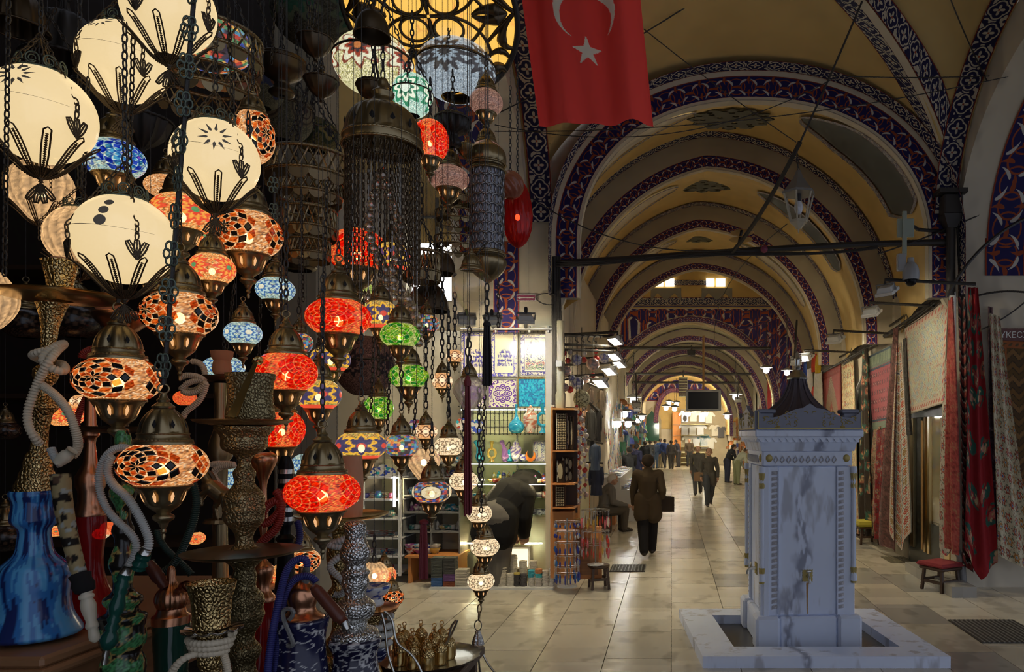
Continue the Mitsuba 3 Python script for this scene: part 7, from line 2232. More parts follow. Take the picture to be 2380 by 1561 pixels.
# trays of coasters on the floor
ct = thing('coaster_board', 'white board on the floor under the stacks of coasters', 'board')
put('board', pbox(1006, 1290, 1360, 1370, 9.82, 10.25, dref=9.98), 'white_plastic', ct)
zb = P(0, 1360, 9.98)[2]
for x, d, w, segs, lab, rnd in ((1019, 9.98, 25, [(20, (.05, .11, .25)), (45, (.07, .075, .065))], 'tall stack of square coasters, blue below dark, at the left end', 0), (1047, 9.98, 26, [(12, (.20, .06, .03)), (16, (.12, .06, .16)), (36, (.06, .06, .055))], 'tall stack of square coasters, rust and purple below dark', 0),
                                (1075, 9.98, 26, [(38, (.42, .38, .29))], 'low stack of beige square coasters right of the two tall stacks', 0), (1166, 9.98, 25, [(46, (.50, .46, .36))], 'stack of cream round coasters beside the lowest cream lamp', 1), (1187, 9.96, 19, [(28, (.52, .48, .38))], 'low stack of cream round coasters', 1),
                                (1202, 9.95, 15, [(26, (.045, .042, .04)), (4, (.5, .4, .1))], 'stack of black coasters with a yellow one on top', 1), (1217, 9.95, 15, [(28, (.06, .055, .055))], 'stack of plain black coasters', 1), (1235, 9.95, 15, [(20, (.46, .43, .36)), (16, (.04, .26, .32))], 'stack of coasters, white below turquoise', 1),
                                (1252, 9.94, 16, [(20, (.46, .42, .36)), (9, (.05, .3, .32)), (10, (.5, .2, .08))], 'stack of coasters, white, turquoise and orange', 1), (1268, 9.94, 15, [(36, (.5, .47, .4))], 'stack of white coasters second from the right end', 1), (1283, 9.94, 14, [(40, (.44, .42, .38))], 'stack of white coasters at the right end', 1),
                                (1155, 10.12, 30, [(70, (.58, .54, .40))], 'tallest stack of cream coasters in the rear row', 1), (1190, 10.14, 24, [(64, (.60, .56, .42))], 'second tall stack of cream coasters in the rear row', 1), (1216, 10.12, 18, [(52, (.58, .54, .42))], 'rear stack of cream coasters behind the black ones', 1), (1240, 10.12, 18, [(52, (.55, .5, .4))], 'rear stack of cream coasters behind the turquoise ones', 1), ):
    t = thing('coaster_stack', lab, 'coasters')
    z = zb
    c = P(x, 0, d)
    for h, col in segs:
        n = max(2, int(h / 3.2))
        hh = h * U
        r = w / 2 * U
        ms = []
        for j in range(n):
            e = rng.uniform(-.004, .004)
            z0 = z + hh * j / n
            if rnd:
                ms.append(lathe([(0, z0), (r, z0), (r, z0 + hh / n * .72), (r * .93, z0 + hh / n * .95), (0, z0 + hh / n * .95)], 16, center=(c[0] + e, d, 0)))
            else:
                ms.append(box(c[0] - r + e, c[0] + r + e, d - r, d + r, z0, z0 + hh / n * .8))
        m = cat(ms)
        put('coasters', m, 'painted', t, color=np.tile(np.asarray(col), (len(m.vertices), 1)) * rng.uniform(.75, 1.15, (len(m.vertices), 1)), kind='stuff')
        z += hh
# bright paper sheet and box, their brightness made as a glow of their own
t = thing('light_box', 'bright paper and box behind the cream coasters, brightness made as a glow', 'paper box')
put('face', pbox(1158, 1226, 1276, 1318, 10.3, 10.33), 'lamp_face', t, emit=(1.5, 1.2, .72), weight=1.5)
put('case', pbox(1154, 1230, 1272, 1322, 10.335, 10.6, dref=10.3), 'white_plastic', t)
# backgammon shelves at the corner
bs = thing('corner_shelf', 'brown wooden corner shelves full of inlaid boxes', 'shelves')
put('side', cat(pbox(1283, 1287, 945, 1195, 9.72, 10.0, dref=9.8)), 'wood_orange', bs)
put('back', pbox(1283, 1338, 945, 1195, 9.985, 9.998, dref=9.8), 'wood_dark', bs)
for y in (948, 1046, 1122, 1178):
    put('shelf', pbox(1283, 1336, y, y + 4, 9.66, 9.99, dref=9.7), 'wood_orange', bs)
put('cabinet', pbox(1280, 1332, 1188, 1342, 9.72, 9.99, dref=9.75), 'wood_orange', bs)


def inlay(w, h):
    def f(u, v):
        c = np.tile(np.array([[.022, .014, .009]]), (len(u), 1))
        x, y = u * w, v * h
        on_ = (np.hypot((x % 1) - .5, (y % 1) - .5) < .36) & (np.abs(u - .5) < .4)
        c[on_] = (.40, .34, .22)
        c[(np.abs(u - .08) < .03) & ((y * 1.5) % 1 < .8)] = (.5, .48, .4)
        return c
    return f


for (x0, x1, y0, y1, d), f, lab in (((1292, 1316, 960, 1044, 9.74), inlay(6, 14), 'tall backgammon box inlaid with pale squares'), ((1318, 1324, 966, 1044, 9.80), inlay(1, 1), 'plain brown backgammon box beside the inlaid one'), ((1326, 1331, 968, 1044, 9.82), inlay(1, 1), 'second plain brown backgammon box'), ((1294, 1310, 1070, 1120, 9.72), inlay(1, 1), 'black box with a small inlaid medallion, front'), ((1306, 1320, 1062, 1120, 9.80), inlay(2, 3), 'black box with mother of pearl dots, middle'), ((1320, 1331, 1064, 1120, 9.85), inlay(1, 2), 'black box with inlay, rear'), ((1291, 1312, 1130, 1176, 9.72), inlay(5, 8), 'black box inlaid with hexagons on the lowest shelf')):
    t = thing('inlaid_box', lab, 'box')
    put('body', pbox(x0, x1, y0, y1, d + .005, d + .16, dref=d), 'wood_dark', t)
    a, c = P(x0, y1, d), P(x1, y0, d)
    m, u, v = sheet(lambda u, v: np.stack([a[0] + (c[0] - a[0]) * u, 0 * u + d, c[2] + (a[2] - c[2]) * v], -1), 40, 60)
    put('inlay', m, 'glazed', t, color=f(u, v))
# keyring stands
def spinner(cx, y0, y1, rows, d, label, foot, cols, w=26):
    t = thing('keyring_stand', label, 'display stand')
    a, b = P(cx, y0, d), P(cx, y1, d)
    put('pole', tube([b, a], .009, 8), 'steel_grey', t)
    put('base', lathe([(0, 0), (foot * U, 0), (foot * U, .012), (0, .02)], 24, center=b), 'white_plastic', t, smooth=30)
    n = 0
    for y, ln in rows:
        c = P(cx, y, d)
        r = w * U
        put('ring', tube(np.stack([c[0] + r * np.cos(ring), c[1] + r * np.sin(ring), c[2] + 0 * ring], -1), .004, 5, True), 'silver', t, smooth=True)
        put('spoke', cat(tube([c - [r, 0, 0], c + [r, 0, 0]], .003, 4), tube([c - [0, r, 0], c + [0, r, 0]], .003, 4)), 'silver', t)
        for j in range(14):
            an = j * 2 * pi / 14 + .2
            q = c + np.array([math.cos(an), math.sin(an), 0]) * r
            L = ln * U * rng.uniform(.8, 1.1)
            k = thing('keyring', f'keyring hanging on the {label.split(" with ")[0]}', 'keyring', 'keyrings on the ' + label.split(' with ')[0])
            m = cat(tube([q, q - [0, 0, L * .45]], .0025, 4), tri(torus(.008, .002, 10, 4).vertices[:, [0, 2, 1]] + (q - [0, 0, .008]), torus(.008, .002, 10, 4).faces))
            put('chain', m, 'silver', k)
            inst('charm', 'charm_%d' % cols[int(rng.integers(0, len(cols)))], Mt(q - [0, 0, L * .72], (.022, .014, L * .30), an), k)
    return t


for i, cgl in enumerate(((.02, .03, .22), (.02, .10, .30), (.40, .38, .36), (.40, .03, .02), (.45, .28, .04), (.55, .5, .4), (.05, .2, .15), (.5, .12, .14))):
    mat(f'charm_{i}', cgl, .2)
    proto(f'charm_{i}', moved(trimesh.creation.icosphere(1), s=(.8, .7, 1)), f'charm_{i}', True)
spinner(1318, 1204, 1362, [(1210, 14), (1232, 18), (1258, 26), (1288, 26), (1314, 34), (1330, 20)], 9.66, 'left spinning stand with blue bead keyrings', 22, (0, 0, 1, 2))
spinner(1384, 1178, 1312, [(1184, 40), (1232, 36), (1262, 30)], 9.75, 'right spinning stand with red and white keyrings', 18, (3, 3, 5, 4, 7, 2), 30)
stool('wooden_stool', P(1392, 1366, ground(1366)) * [1, 1, 0], .27, .325, 'wood_dark', 'wood_dark', 'small round dark wooden stool carrying the right keyring stand', 0, .3, True, .028)
t = thing('brass_heap', 'heap of small golden trinkets on the orange cabinet', 'trinkets')
tag(t, 'heap of small golden trinkets between the keyring stands', 'trinkets', None, 'stuff')
scene[t] = mikit.ply(cat([moved(trimesh.creation.icosphere(0), P(rng.uniform(1335, 1385), rng.uniform(1206, 1222), 9.95), s=rng.uniform(.008, .02, 3)) for _ in range(160)]), 'brass')
cb2 = thing('side_cabinet', 'orange wooden cabinet behind the keyring stands', 'cabinet')
put('body', pbox(1334, 1398, 1224, 1345, 9.92, 10.0, dref=9.92), 'wood_orange', cb2)
put('panel', pbox(1342, 1390, 1250, 1335, 9.905, 9.915, dref=9.92), 'wood', cb2)
# pipes, sign and rail on the pier
t = thing('arrow_sign', 'small maroon sign with a white arrow on the white pier', 'sign')
put('plate', pbox(1201, 1245, 684, 699, 9.95, 9.97), 'sign_red', t)
mat('sign_red', (.16, .025, .06), .4)
c = P(1223, 691.5, 9.945)
put('arrow', cat(box(c[0] - .09, c[0] + .10, 9.944, 9.949, c[2] - .005, c[2] + .005), prism([(c[0] - .12, c[2]), (c[0] - .08, c[2] + .02), (c[0] - .08, c[2] - .02)], .005, 'y', 9.944)), 'white_plastic', t)
put('border', cat(*[pbox(*q, 9.944, 9.949, dref=9.95) for q in ((1201, 1245, 684, 685.2), (1201, 1245, 697.8, 699), (1201, 1202.2, 684, 699), (1243.8, 1245, 684, 699))]), 'white_plastic', t)
t = thing('shop_rail', 'grey metal rail over the framed tiles', 'rail')
put('bar', pbox(1085, 1282, 761, 766, 9.9, 9.94), 'steel_grey', t)
put('bracket', cat(*[pbox(x, x + 4, 757, 772, 9.94, 10.0) for x in (1150, 1228, 1272)]), 'steel_grey', t)
t = thing('corner_pipe', 'dark bundle of pipes and cables running down the white pier corner', 'pipe')
put('pipe', cat([tube(spline([P(1286 + 3 * k, 596, 9.9), P(1284 + 4 * k + 3 * math.sin(k), 680, 9.9), P(1285 + 4 * k, 780, 9.88), P(1284 + 3.5 * k, 940, 9.9)], 20), .014 + .012 * (k == 1), 6) for k in range(6)]), 'cable', t)
put('knot', tube(spline(np.array([P(x, y, 9.85) for x, y in ((1290, 690), (1262, 682), (1245, 690), (1262, 705), (1288, 700))]), 20), .008, 5), 'cable', t)
t = thing('cast_pipe', 'beige cast iron downpipe with a flared foot at the pier corner', 'pipe')
put('pipe', lathe([(.055, 2.42), (.065, 2.44), (.07, 2.62), (.05, 2.66), (.05, 3.6)], 18, center=(P(1303, 0, 9.78)[0], 9.78, 0)), 'beige_plaster', t, smooth=30)
put('switch_box', box(P(1293, 0, 9.7)[0], P(1306, 0, 9.7)[0], 9.66, 9.72, P(0, 852, 9.7)[2], P(0, 838, 9.7)[2]), 'white_plastic', t)
# ================================================================ along the street
# tie rods, wires and hanging fittings
t = thing('tie_rod', 'long iron tie rod with cables crossing the first great arch', 'rod')
put('rod', tube(spline([P(1288, 612, 9.93), P(1450, 602, 9.93), P(1700, 585, 9.93), P(1900, 573, 9.93), P(2205, 563, 9.93)], 40), .045, 8), 'iron', t)
put('cable', cat([tube(spline([P(1292, 606 + 6 * k, 9.86), P(1420, 606 + 3 * k, 9.86), P(1600, 590 + 3 * k, 9.87), P(1800, 588 + 2 * k, 9.87), P(2040, 572 + 2 * k, 9.87)], 40), .012, 5) for k in range(3)]), 'cable', t)
put('red_float', moved(trimesh.creation.icosphere(2), P(1776, 579, 9.8), s=.05), 'sign_red', t, smooth=True)
for x0, x1, y, d, lab in ((1440, 1792, 808, 23.5, 'iron tie rod under the end wall with the windows'), (1442, 1745, 868, 28.2, 'iron tie rod in the lower street, nearer'), (1450, 1720, 888, 32.5, 'iron tie rod in the lower street, farther')):
    t = thing('tie_rod', lab, 'rod')
    put('rod', tube([P(x0, y, d), P(x1, y + 1, d)], .05, 8), 'iron', t)
WIRES = [((2005, 0, 8.2), (1932, 170, 8.2), (1860, 330, 8.2), .012, 'taut black rope from the top of the picture down to the white lantern'), ((1860, 330, 8.2), (1790, 460, 8.8), (1700, 588, 9.9), .028, 'thick tarred rope from the white lantern to the tie rod'),
         ((1160, 262, 9.0), (1500, 75, 8.6), (1620, 0, 8.4), .008, 'black cable rising behind the flag to the top'), ((1475, 50, 8.6), (1640, 180, 8.7), (1850, 330, 8.3), .006, 'thin wire from the flag to the white lantern'),
         ((1150, 305, 8.8), (1520, 296, 8.9), (2400, 165, 8.6), .006, 'thin wire rising from the lamps across the great arch to the right'), ((1150, 290, 8.8), (1760, 262, 8.9), (1950, 175, 8.9), .006, 'thin wire across the great arch behind the flag'), ((1930, 176, 8.9), (2150, 180, 9.0), (2400, 172, 8.9), .006, 'thin wire level across the upper right vault'),
         ((1235, 460, 9.8), (1450, 560, 9.7), (1720, 578, 9.8), .008, 'slack cable from the lamps to the tie rod'), ((2210, 0, 8.0), (2290, 180, 9.0), (2385, 360, 9.6), .008, 'thin cable at the upper right corner'), ((2040, 590, 9.8), (2180, 540, 9.9), (2400, 440, 9.9), .01, 'cable from the security camera to the right edge'), ((2200, 690, 9.7), (2260, 600, 9.7), (2400, 500, 9.8), .022, 'thick cable rising to the right edge over the carpets'),
         ((2262, 690, 9.8), (2320, 678, 9.8), (2400, 682, 9.8), .014, 'cable running right above the ivory suzani'), ((1830, 520, 9.0), (1660, 780, 16.0), (1680, 880, 19.5), .006, 'long wire from the white lantern down to the screen'), ((2395, 690, 9.9), (2330, 740, 9.9), (2270, 770, 9.9), .010, 'drooping cable on the yellow wall at the right')]
for a, b, c, r, lab in WIRES:
    t = put('hanging_cable', tube(spline([P(*a), P(*b), P(*c)], 30), r, 5), 'cable', label=lab, cat='cable')
# white hexagonal lantern
t = thing('street_lantern', 'white six sided street lantern with an unlit bulb, hanging from the rope', 'lantern')
d = 8.2
u = d / F
c = P(1856, 450, d)
hexa = lambda r, z, k: [(r * u * math.cos(a), r * u * math.sin(a), z * u) for a in np.arange(6) * pi / 3 + k]  # noqa: E731
put('roof', moved(cat(hull(hexa(38, 2, .2) + hexa(16, 32, .2)), hull(hexa(16, 30, .2) + hexa(5, 54, .2)), hull(hexa(40, -2, .2) + hexa(40, 3, .2))), c), 'steel_grey', t)
for k in range(6):
    a = k * pi / 3 + .2
    put('corner_bar', tube([c + np.array([36 * math.cos(a), 36 * math.sin(a), 0]) * u, c + np.array([20 * math.cos(a), 20 * math.sin(a), -64]) * u], 2.2 * u, 6), 'old_white', t)
mat('old_white', (.36, .32, .24), .6)
put('bottom', moved(cat(hull(hexa(21, -62, .2) + hexa(21, -68, .2)), hull(hexa(18, -68, .2) + hexa(6, -82, .2)), hull(hexa(3, -80, .2) + hexa(1, -92, .2))), c), 'old_white', t)
put('bulb', moved(trimesh.creation.icosphere(3), c + [0, 0, -32 * u], s=(10 * u, 10 * u, 17 * u)), 'milk_white', t, smooth=True)
mat('milk_white', (.55, .57, .62), .15)
put('socket', lathe([(6 * u, -18 * u), (6 * u, 0)], 12, center=c), 'iron', t)
put('chain', chain(c + [0, 0, 52 * u], P(1850, 345, d), .04), 'iron', t)
t = thing('reflector_lamp', 'two ochre reflector lamps on the tie rod', 'lamp')
for x, y in ((1725, 540), (1722, 556)):
    put('reflector', moved(lathe([(0, .04), (.06, .03), (.15, 0), (.16, -.005)], 20), P(x, y, 9.9)), 'ochre_paint', t, smooth=True)
mat('ochre_paint', (.36, .22, .06), .5)
put('stem', tube([P(1724, 535, 9.93), P(1712, 588, 9.93)], .02, 6), 'iron', t)
# flag
d = 7.6
TL, TR, BL, BR = P(1205, -60, d), P(1483, -60, d), P(1252, 290, d + .1), P(1518, 285, d + .1)


def flag_f(u, v):
    q = lerp(lerp(TL, TR, u), lerp(BL, BR, u), v)
    q[..., 1] += .05 * np.sin(13 * u + .8 * v) + .03 * np.sin(21 * u)
    q[..., 2] += .012 * np.sin(17 * u)
    return q


m, u_, v_ = sheet(flag_f, 150, 190)
x, y = u_ * 278, v_ * 350 - 60
c = np.tile(np.array([[.92, .075, .06]]), (len(u_), 1))
cx, cy = 143, 24
big = np.hypot(x - cx, y - cy) < 72
c[big & ~(np.hypot(x - (cx + 1), y - (cy + 15)) < 60)] = (.85, .78, .64)
sx, sy, R = cx - 4, 121, 36
a = np.arctan2(x - sx, -(y - sy)) % (2 * pi / 5)
r = np.hypot(x - sx, y - sy)
a = np.minimum(a, 2 * pi / 5 - a)
k_ = R * math.cos(2 * pi / 5) / math.cos(pi / 5)
P1, P2 = np.array([R, 0]), np.array([k_ * math.cos(pi / 5), k_ * math.sin(pi / 5)])
px_, py_ = r * np.cos(a), r * np.sin(a)
e = P2 - P1
inside = e[0] * (py_ - P1[1]) - e[1] * (px_ - P1[0]) > 0
c[inside & (r < R)] = (.85, .78, .64)
fm = put('flag', m, 'painted', smooth=True, color=c, label='red flag with a white crescent and star hanging from the vault', cat='flag')
put('hanging_cord', cat(tube([TL, TL + [0, 0, .9]], .006, 4), tube([TR, TR + [0, 0, .9]], .006, 4)), 'cable', fm)
# floodlights on the left of the street
for x, y, d, lab in ((1430, 792, 11.6, 'topmost floodlight on the left of the street'), (1428, 828, 12.4, 'second floodlight from the top on the left of the street'), (1440, 846, 13.2, 'third floodlight from the top on the left of the street'), (1416, 862, 12.0, 'fourth floodlight from the top on the left of the street'), (1396, 890, 11.2, 'lowest floodlight on the left of the street, beside the gourd lamp')):
    c = P(x, y, d)
    floodlight(c, (-1.9, d - .9, 1.4), lab, .14, 85, (-1.75, d, c[2] + .1))
t = thing('scaffold_rail', 'dark iron rail frame carrying the left floodlights', 'rail')
put('bar', cat([tube([P(1300, y, 10.9), P(1425, y + 4, 11.8)], .022, 6) for y in (778, 800, 812)] + [tube([P(1300, 884, 10.8), P(1400, 868, 11.4)], .016, 6)]), 'iron', t)
put('scroll', cat([tube(spline([P(1345 + 14 * k, 795, 11.2), P(1338 + 14 * k, 785, 11.2), P(1348 + 14 * k, 778, 11.2), P(1354 + 14 * k, 786, 11.2)], 12), .009, 5) for k in range(4)]), 'iron', t)
# hanging ornaments at the left
OR = [('eye_ball', (.10, .11, .30), (.5, .5, .52)), ('red_ball', (.40, .03, .02), (.3, .02, .02)), ('white_ball', (.55, .52, .46), (.6, .55, .5)), ('grey_ball', (.2, .19, .2), (.5, .3, .25))]
ico = trimesh.creation.icosphere(2)
for n, a, b in OR:
    nn = meshkit.noise(np.asarray(ico.vertices) * 5, 3)
    proto(n, ico, 'glazed', True, color=np.where((nn > .55)[:, None], [a], [b]))
for x, y, r, n, d in ((1325, 818, 6, 'white_ball', 11.0), (1312, 820, 6, 'red_ball', 11.0), (1320, 838, 7, 'red_ball', 11.0), (1340, 836, 13, 'eye_ball', 11.0), (1316, 862, 12, 'grey_ball', 10.9), (1358, 822, 6, 'white_ball', 11.3), (1357, 836, 7, 'red_ball', 11.3), (1385, 816, 6, 'red_ball', 11.6), (1386, 832, 7, 'red_ball', 11.6), (1378, 846, 15, 'grey_ball', 11.4), (1404, 832, 12, 'eye_ball', 11.9), (1342, 890, 15, 'eye_ball', 10.9), (1362, 880, 10, 'grey_ball', 11.2), (1330, 880, 9, 'eye_ball', 10.9), (1378, 872, 6, 'red_ball', 11.5), (1312, 900, 10, 'grey_ball', 10.8), (1384, 880, 7, 'white_ball', 11.6), (1325, 905, 8, 'red_ball', 10.9)):
    t = thing('hanging_ornament', {'eye_ball': 'blue beaded glass ball', 'red_ball': 'red bead', 'white_ball': 'white bead', 'grey_ball': 'mottled beaded ball'}[n] + ' hanging under the scaffold rail on the left', 'ornament', n.replace('_', ' ') + ' ornaments under the scaffold rail')
    p = P(x, y, d)
    inst('ball', n, Mt(p, r * d / F), t)
    put('cord', tube([p + [0, 0, r * d / F], [p[0], p[1], P(0, 790, 11.2)[2] + .03]], .004, 4), 'cable', t)
t = thing('gourd_lamp', 'big pale gourd lamp pierced with dots, left of the street', 'lamp')
c = P(1352, 927, 10.7)
m = moved(lathe(smooth_prof([(.02, -.13), (.09, -.1), (.125, 0), (.1, .09), (.04, .13), (.01, .15)], 30), 40), c, s=.95)
put('gourd', m, 'painted', t, smooth=True, color=np.where((meshkit.noise(m.vertices * 70, 2) > .6)[:, None], [[.12, .10, .05]], [[.52, .48, .30]]))
put('cord', tube([c + [0, 0, .13], c + [0, 0, 1.05]], .005, 4), 'cable', t)
for j, (x, y0, y1, d) in enumerate(((1340, 945, 1165, 10.45), (1347, 960, 1170, 10.6), (1334, 1060, 1175, 10.4), (1353, 940, 1060, 10.8), (1360, 1000, 1160, 11.0))):
    t = thing('bead_string', ['long string of pale shell beads by the corner shelves', 'long string of mixed beads beside the shell beads', 'short low string of orange beads by the corner shelves', 'short string of glass beads above the coats', 'string of dark beads beside the blue coats'][j], 'bead string')
    put('cord', tube([P(x, y1, d), P(x, y0 - 60, d)], .004, 4), 'cable', t)
    for i, y in enumerate(np.arange(y0, y1, 11.5)):
        inst('bead', OR[int(rng.choice([2, 2, 3, 1, 0] if j != 2 else [1, 2, 1]))][0], Mt(P(x + 3 * math.sin(i * 2), y, d), rng.uniform(4, 6.5) * d / F), t)
# coats
def coat(x, y0, y1, w, d, col, label):
    t = thing('hanging_coat', label, 'coat')
    mt2 = mat(f'coat_{x}_{y0}', col, .85)
    c, u = P(x, y0, d), d / F
    L = (y1 - y0) * u
    W = w * u
    prof = [(0, 0, .02), (-.06 * L, .30 * W, .05), (-.12 * L, .48 * W, .07), (-.5 * L, .42 * W, .08), (-L, .5 * W, .09)]
    a = np.linspace(0, 2 * pi, 25)[:-1]
    z, hw, hd = np.array(prof).T
    zz = np.linspace(0, 1, 24)
    zi, wi, di = (np.interp(zz, np.linspace(0, 1, 5), q) for q in (z, hw, hd))
    v = np.stack([c[0] + wi[None] * np.cos(a)[:, None] * (1 + .05 * np.sin(9 * a))[:, None], c[1] + di[None] * np.sin(a)[:, None] * (1 + .2 * np.sin(7 * a))[:, None], c[2] + zi[None] + 0 * a[:, None]], -1)
    put('body', tri(v.reshape(-1, 3), grid_faces(24, 24, True)), mt2, t, smooth=True)
    for s in (-1, 1):
        put('sleeve', tube(spline([c + [s * .40 * W, 0, -.10 * L], c + [s * .52 * W, -.02, -.35 * L], c + [s * .5 * W, -.03, -.68 * L]], 12), np.linspace(.16 * W, .10 * W, 12), 10), mt2, t, smooth=True)
    put('hanger', tube(spline([c + [0, 0, 0], c + [0, 0, .07], c + [.03, 0, .11], c + [.0, 0, .14]], 10), .006, 5), 'iron', t)
for q in ((1374, 950, 1035, 20, 11.6, (.035, .033, .03), 'dark coat hanging high above the blue denim jacket'), (1388, 946, 1030, 18, 12.2, (.02, .018, .018), 'black coat hanging high beside the dark coat'), (1383, 1030, 1092, 22, 11.5, (.05, .07, .11), 'blue denim jacket hanging on the left of the street'), (1386, 1078, 1150, 28, 11.8, (.012, .016, .035), 'navy coat hanging low behind the sitting man'), (1372, 900, 960, 14, 11.8, (.2, .14, .10), 'tan leather bag like coat under the lowest floodlight'), (1396, 905, 965, 14, 12.4, (.12, .09, .06), 'brown leather coat under the floodlights')):
    coat(*q)
t = thing('coat_rail', 'slanting rail with the hanging coats', 'rail')
put('bar', cat(tube([P(1362, 926, 11.2), P(1400, 968, 12.6)], .02, 6), tube([P(1366, 890, 11.4), P(1402, 905, 12.6)], .018, 6), tube([P(1365, 1022, 11.3), P(1400, 1030, 12)], .018, 6), tube([P(1365, 1074, 11.5), P(1400, 1076, 12)], .018, 6)), 'iron', t)
dd = tag('door_2', 'carved brown wooden shop door frame on the left of the street', kind='structure')
put('frame', box(-1.75, -1.66, 13.0, 15.0, 0, 2.4), 'wood_orange', dd)
put('cornice', box(-1.78, -1.56, 12.9, 15.1, 2.4, 2.55, .02), 'wood_orange', dd)
put('panel', box(-1.665, -1.65, 13.3, 14.7, .2, 2.2), 'shelf_back', dd)
# goods down the street: left ceramics stall
proto('street_bulb', trimesh.creation.icosphere(2), 'lamp_face', True, emit=(230, 222, 180), weight=8.0)


def bulb(x, y, d, r, label):
    t = thing('bare_bulb', label, 'light')
    p = P(x, y, d)
    inst('bulb', 'street_bulb', Mt(p, r), t)
    put('shade', moved(lathe([(2.0, .75), (1.9, .95), (1.4, 1.3), (.7, 1.6), (.3, 1.7)], 18), p, s=r), 'steel_grey', t, smooth=40)
    put('flex', tube([p + [0, 0, r * .8], p + [0, 0, 1.4]], .01, 5), 'cable', t)
    put('socket', lathe([(.5 * r, r * .7), (.5 * r, r * 1.6), (0, r * 1.8)], 12, center=p), 'iron', t)


for q in ((1473, 930, 21.0, .11, 'glaring cold bulb left of the screen, with a green star of light'), (1710, 922, 25.0, .11, 'glaring bulb right of the screen'), (1548, 948, 38, .13, 'lowest left of the four bulbs left of the screen'), (1568, 950, 38, .13, 'lowest right of the four bulbs left of the screen'), (1555, 937, 40, .12, 'upper left of the four bulbs left of the screen'), (1572, 939, 40, .12, 'upper right of the four bulbs left of the screen'),
          (1452, 962, 26, .12, 'bulb over the blue and white ceramics stall'), (1492, 970, 34, .12, 'bulb over the leather goods stall'), (1781, 860, 21, .09, 'bulb left of the fountain finial'), (1829, 866, 17.5, .07, 'bulb just left of the fountain spire'), (1690, 968, 34, .12, 'bulb over the right hand stalls'), (1460, 985, 23.5, .11, 'bulb low over the blue and white plates'), (1436, 985, 20.5, .10, 'bulb at the near end of the blue and white ceramics stall'), (1640, 962, 46, .14, 'bulb over the white shirts'), (1600, 962, 46, .14, 'bulb over the left shirts')):
    bulb(*q)
RXp = np.eye(4); RXp[:3, :3] = [[0, 0, 1], [1, 0, 0], [0, 1, 0]]
for i in range(110):
    y = rng.uniform(18.5, 33)
    z = rng.uniform(.7, 3.0)
    inst('plate', 'plate', Mt((-1.70 + .04 * (i % 3), y, z), rng.uniform(.10, .2)) @ RXp, None, 'painted plate on the wall of the blue and white ceramics stall', 'plate', 'plates at the street ceramics stall')
st = thing('stall_table', 'stepped white table of ceramics at the left of the street', 'table')
for k, (w, h) in enumerate(((.95, .42), (.75, .75), (.5, 1.05))):
    put('step', box(-1.72, -1.72 + w, 17.6, 23, h - .33 if k else 0, h), 'white_plastic', st)
for i in range(90):
    k = int(rng.integers(0, 3))
    w0, w1, h = ((.78, .92, .42), (.55, .72, .75), (.05, .46, 1.05))[k]
    inst('plate', 'plate', Mt((-1.72 + rng.uniform(w0, w1), rng.uniform(17.7, 22.8), h + .002 + .03 * int(rng.integers(0, 3))), rng.uniform(.07, .12)), None, 'painted dish on the stepped ceramics table', 'plate', 'dishes on the stepped ceramics table')
t = thing('cardboard_box', 'brown cardboard box at the foot of the stepped ceramics table', 'box')
put('body', box(-1.70, -1.30, 16.9, 17.5, 0, .26), 'wood_orange', t)
# goods down the street: colourful wares on both walls
PALG = [(.30, .03, .03), (.03, .05, .22), (.45, .30, .08), (.5, .47, .4), (.04, .16, .1), (.2, .08, .03), (.05, .05, .06), (.35, .12, .03), (.10, .22, .3)]
proto_m = {'bag': hull([(x * a, y * .35, z) for x in (-1, 1) for y in (-1, 1) for a, z in ((.8, -1), (1, -.2), (.7, .6))]), 'cap': lathe(smooth_prof([(1.0, -.3), (.98, 0), (.7, .5), (.1, .7)], 10), 12), 'cloth': box(-.7, .7, -.12, .12, -1.2, .8, .1)}
for j, col in enumerate(PALG):
    mat(f'ware_{j}', col, .7)
    for n, m in proto_m.items():
        proto(f'{n}_{j}', m, f'ware_{j}', 30)
for side in (-1, 1):
    for i in range(150):
        y = rng.uniform(24 if side < 0 else 26, 49)
        z = rng.uniform(.5, 3.3)
        x = (-1.75 if side < 0 else 3.95) - side * rng.uniform(.03, .09)
        n = ('bag', 'cap', 'cloth')[int(rng.integers(0, 3))]
        j = int(rng.choice([2, 5, 7, 3, 1, 5] if side > 0 else [1, 3, 6, 5, 4, 8]))
        inst({'bag': 'leather_bag', 'cap': 'hat', 'cloth': 'folded_textile'}[n], f'{n}_{j}', Mt((x, y, z), rng.uniform(.14, .26), pi / 2 + rng.uniform(-.4, .4)), None, {'bag': 'leather bag', 'cap': 'felt hat', 'cloth': 'hanging textile'}[n] + (' among the wares on the right wall far down the street' if side > 0 else ' among the wares on the left wall far down the street'), {'bag': 'bag', 'cap': 'hat', 'cloth': 'textile'}[n], {'bag': 'bags', 'cap': 'hats', 'cloth': 'textiles'}[n] + (' on the far right wall' if side > 0 else ' on the far left wall'))
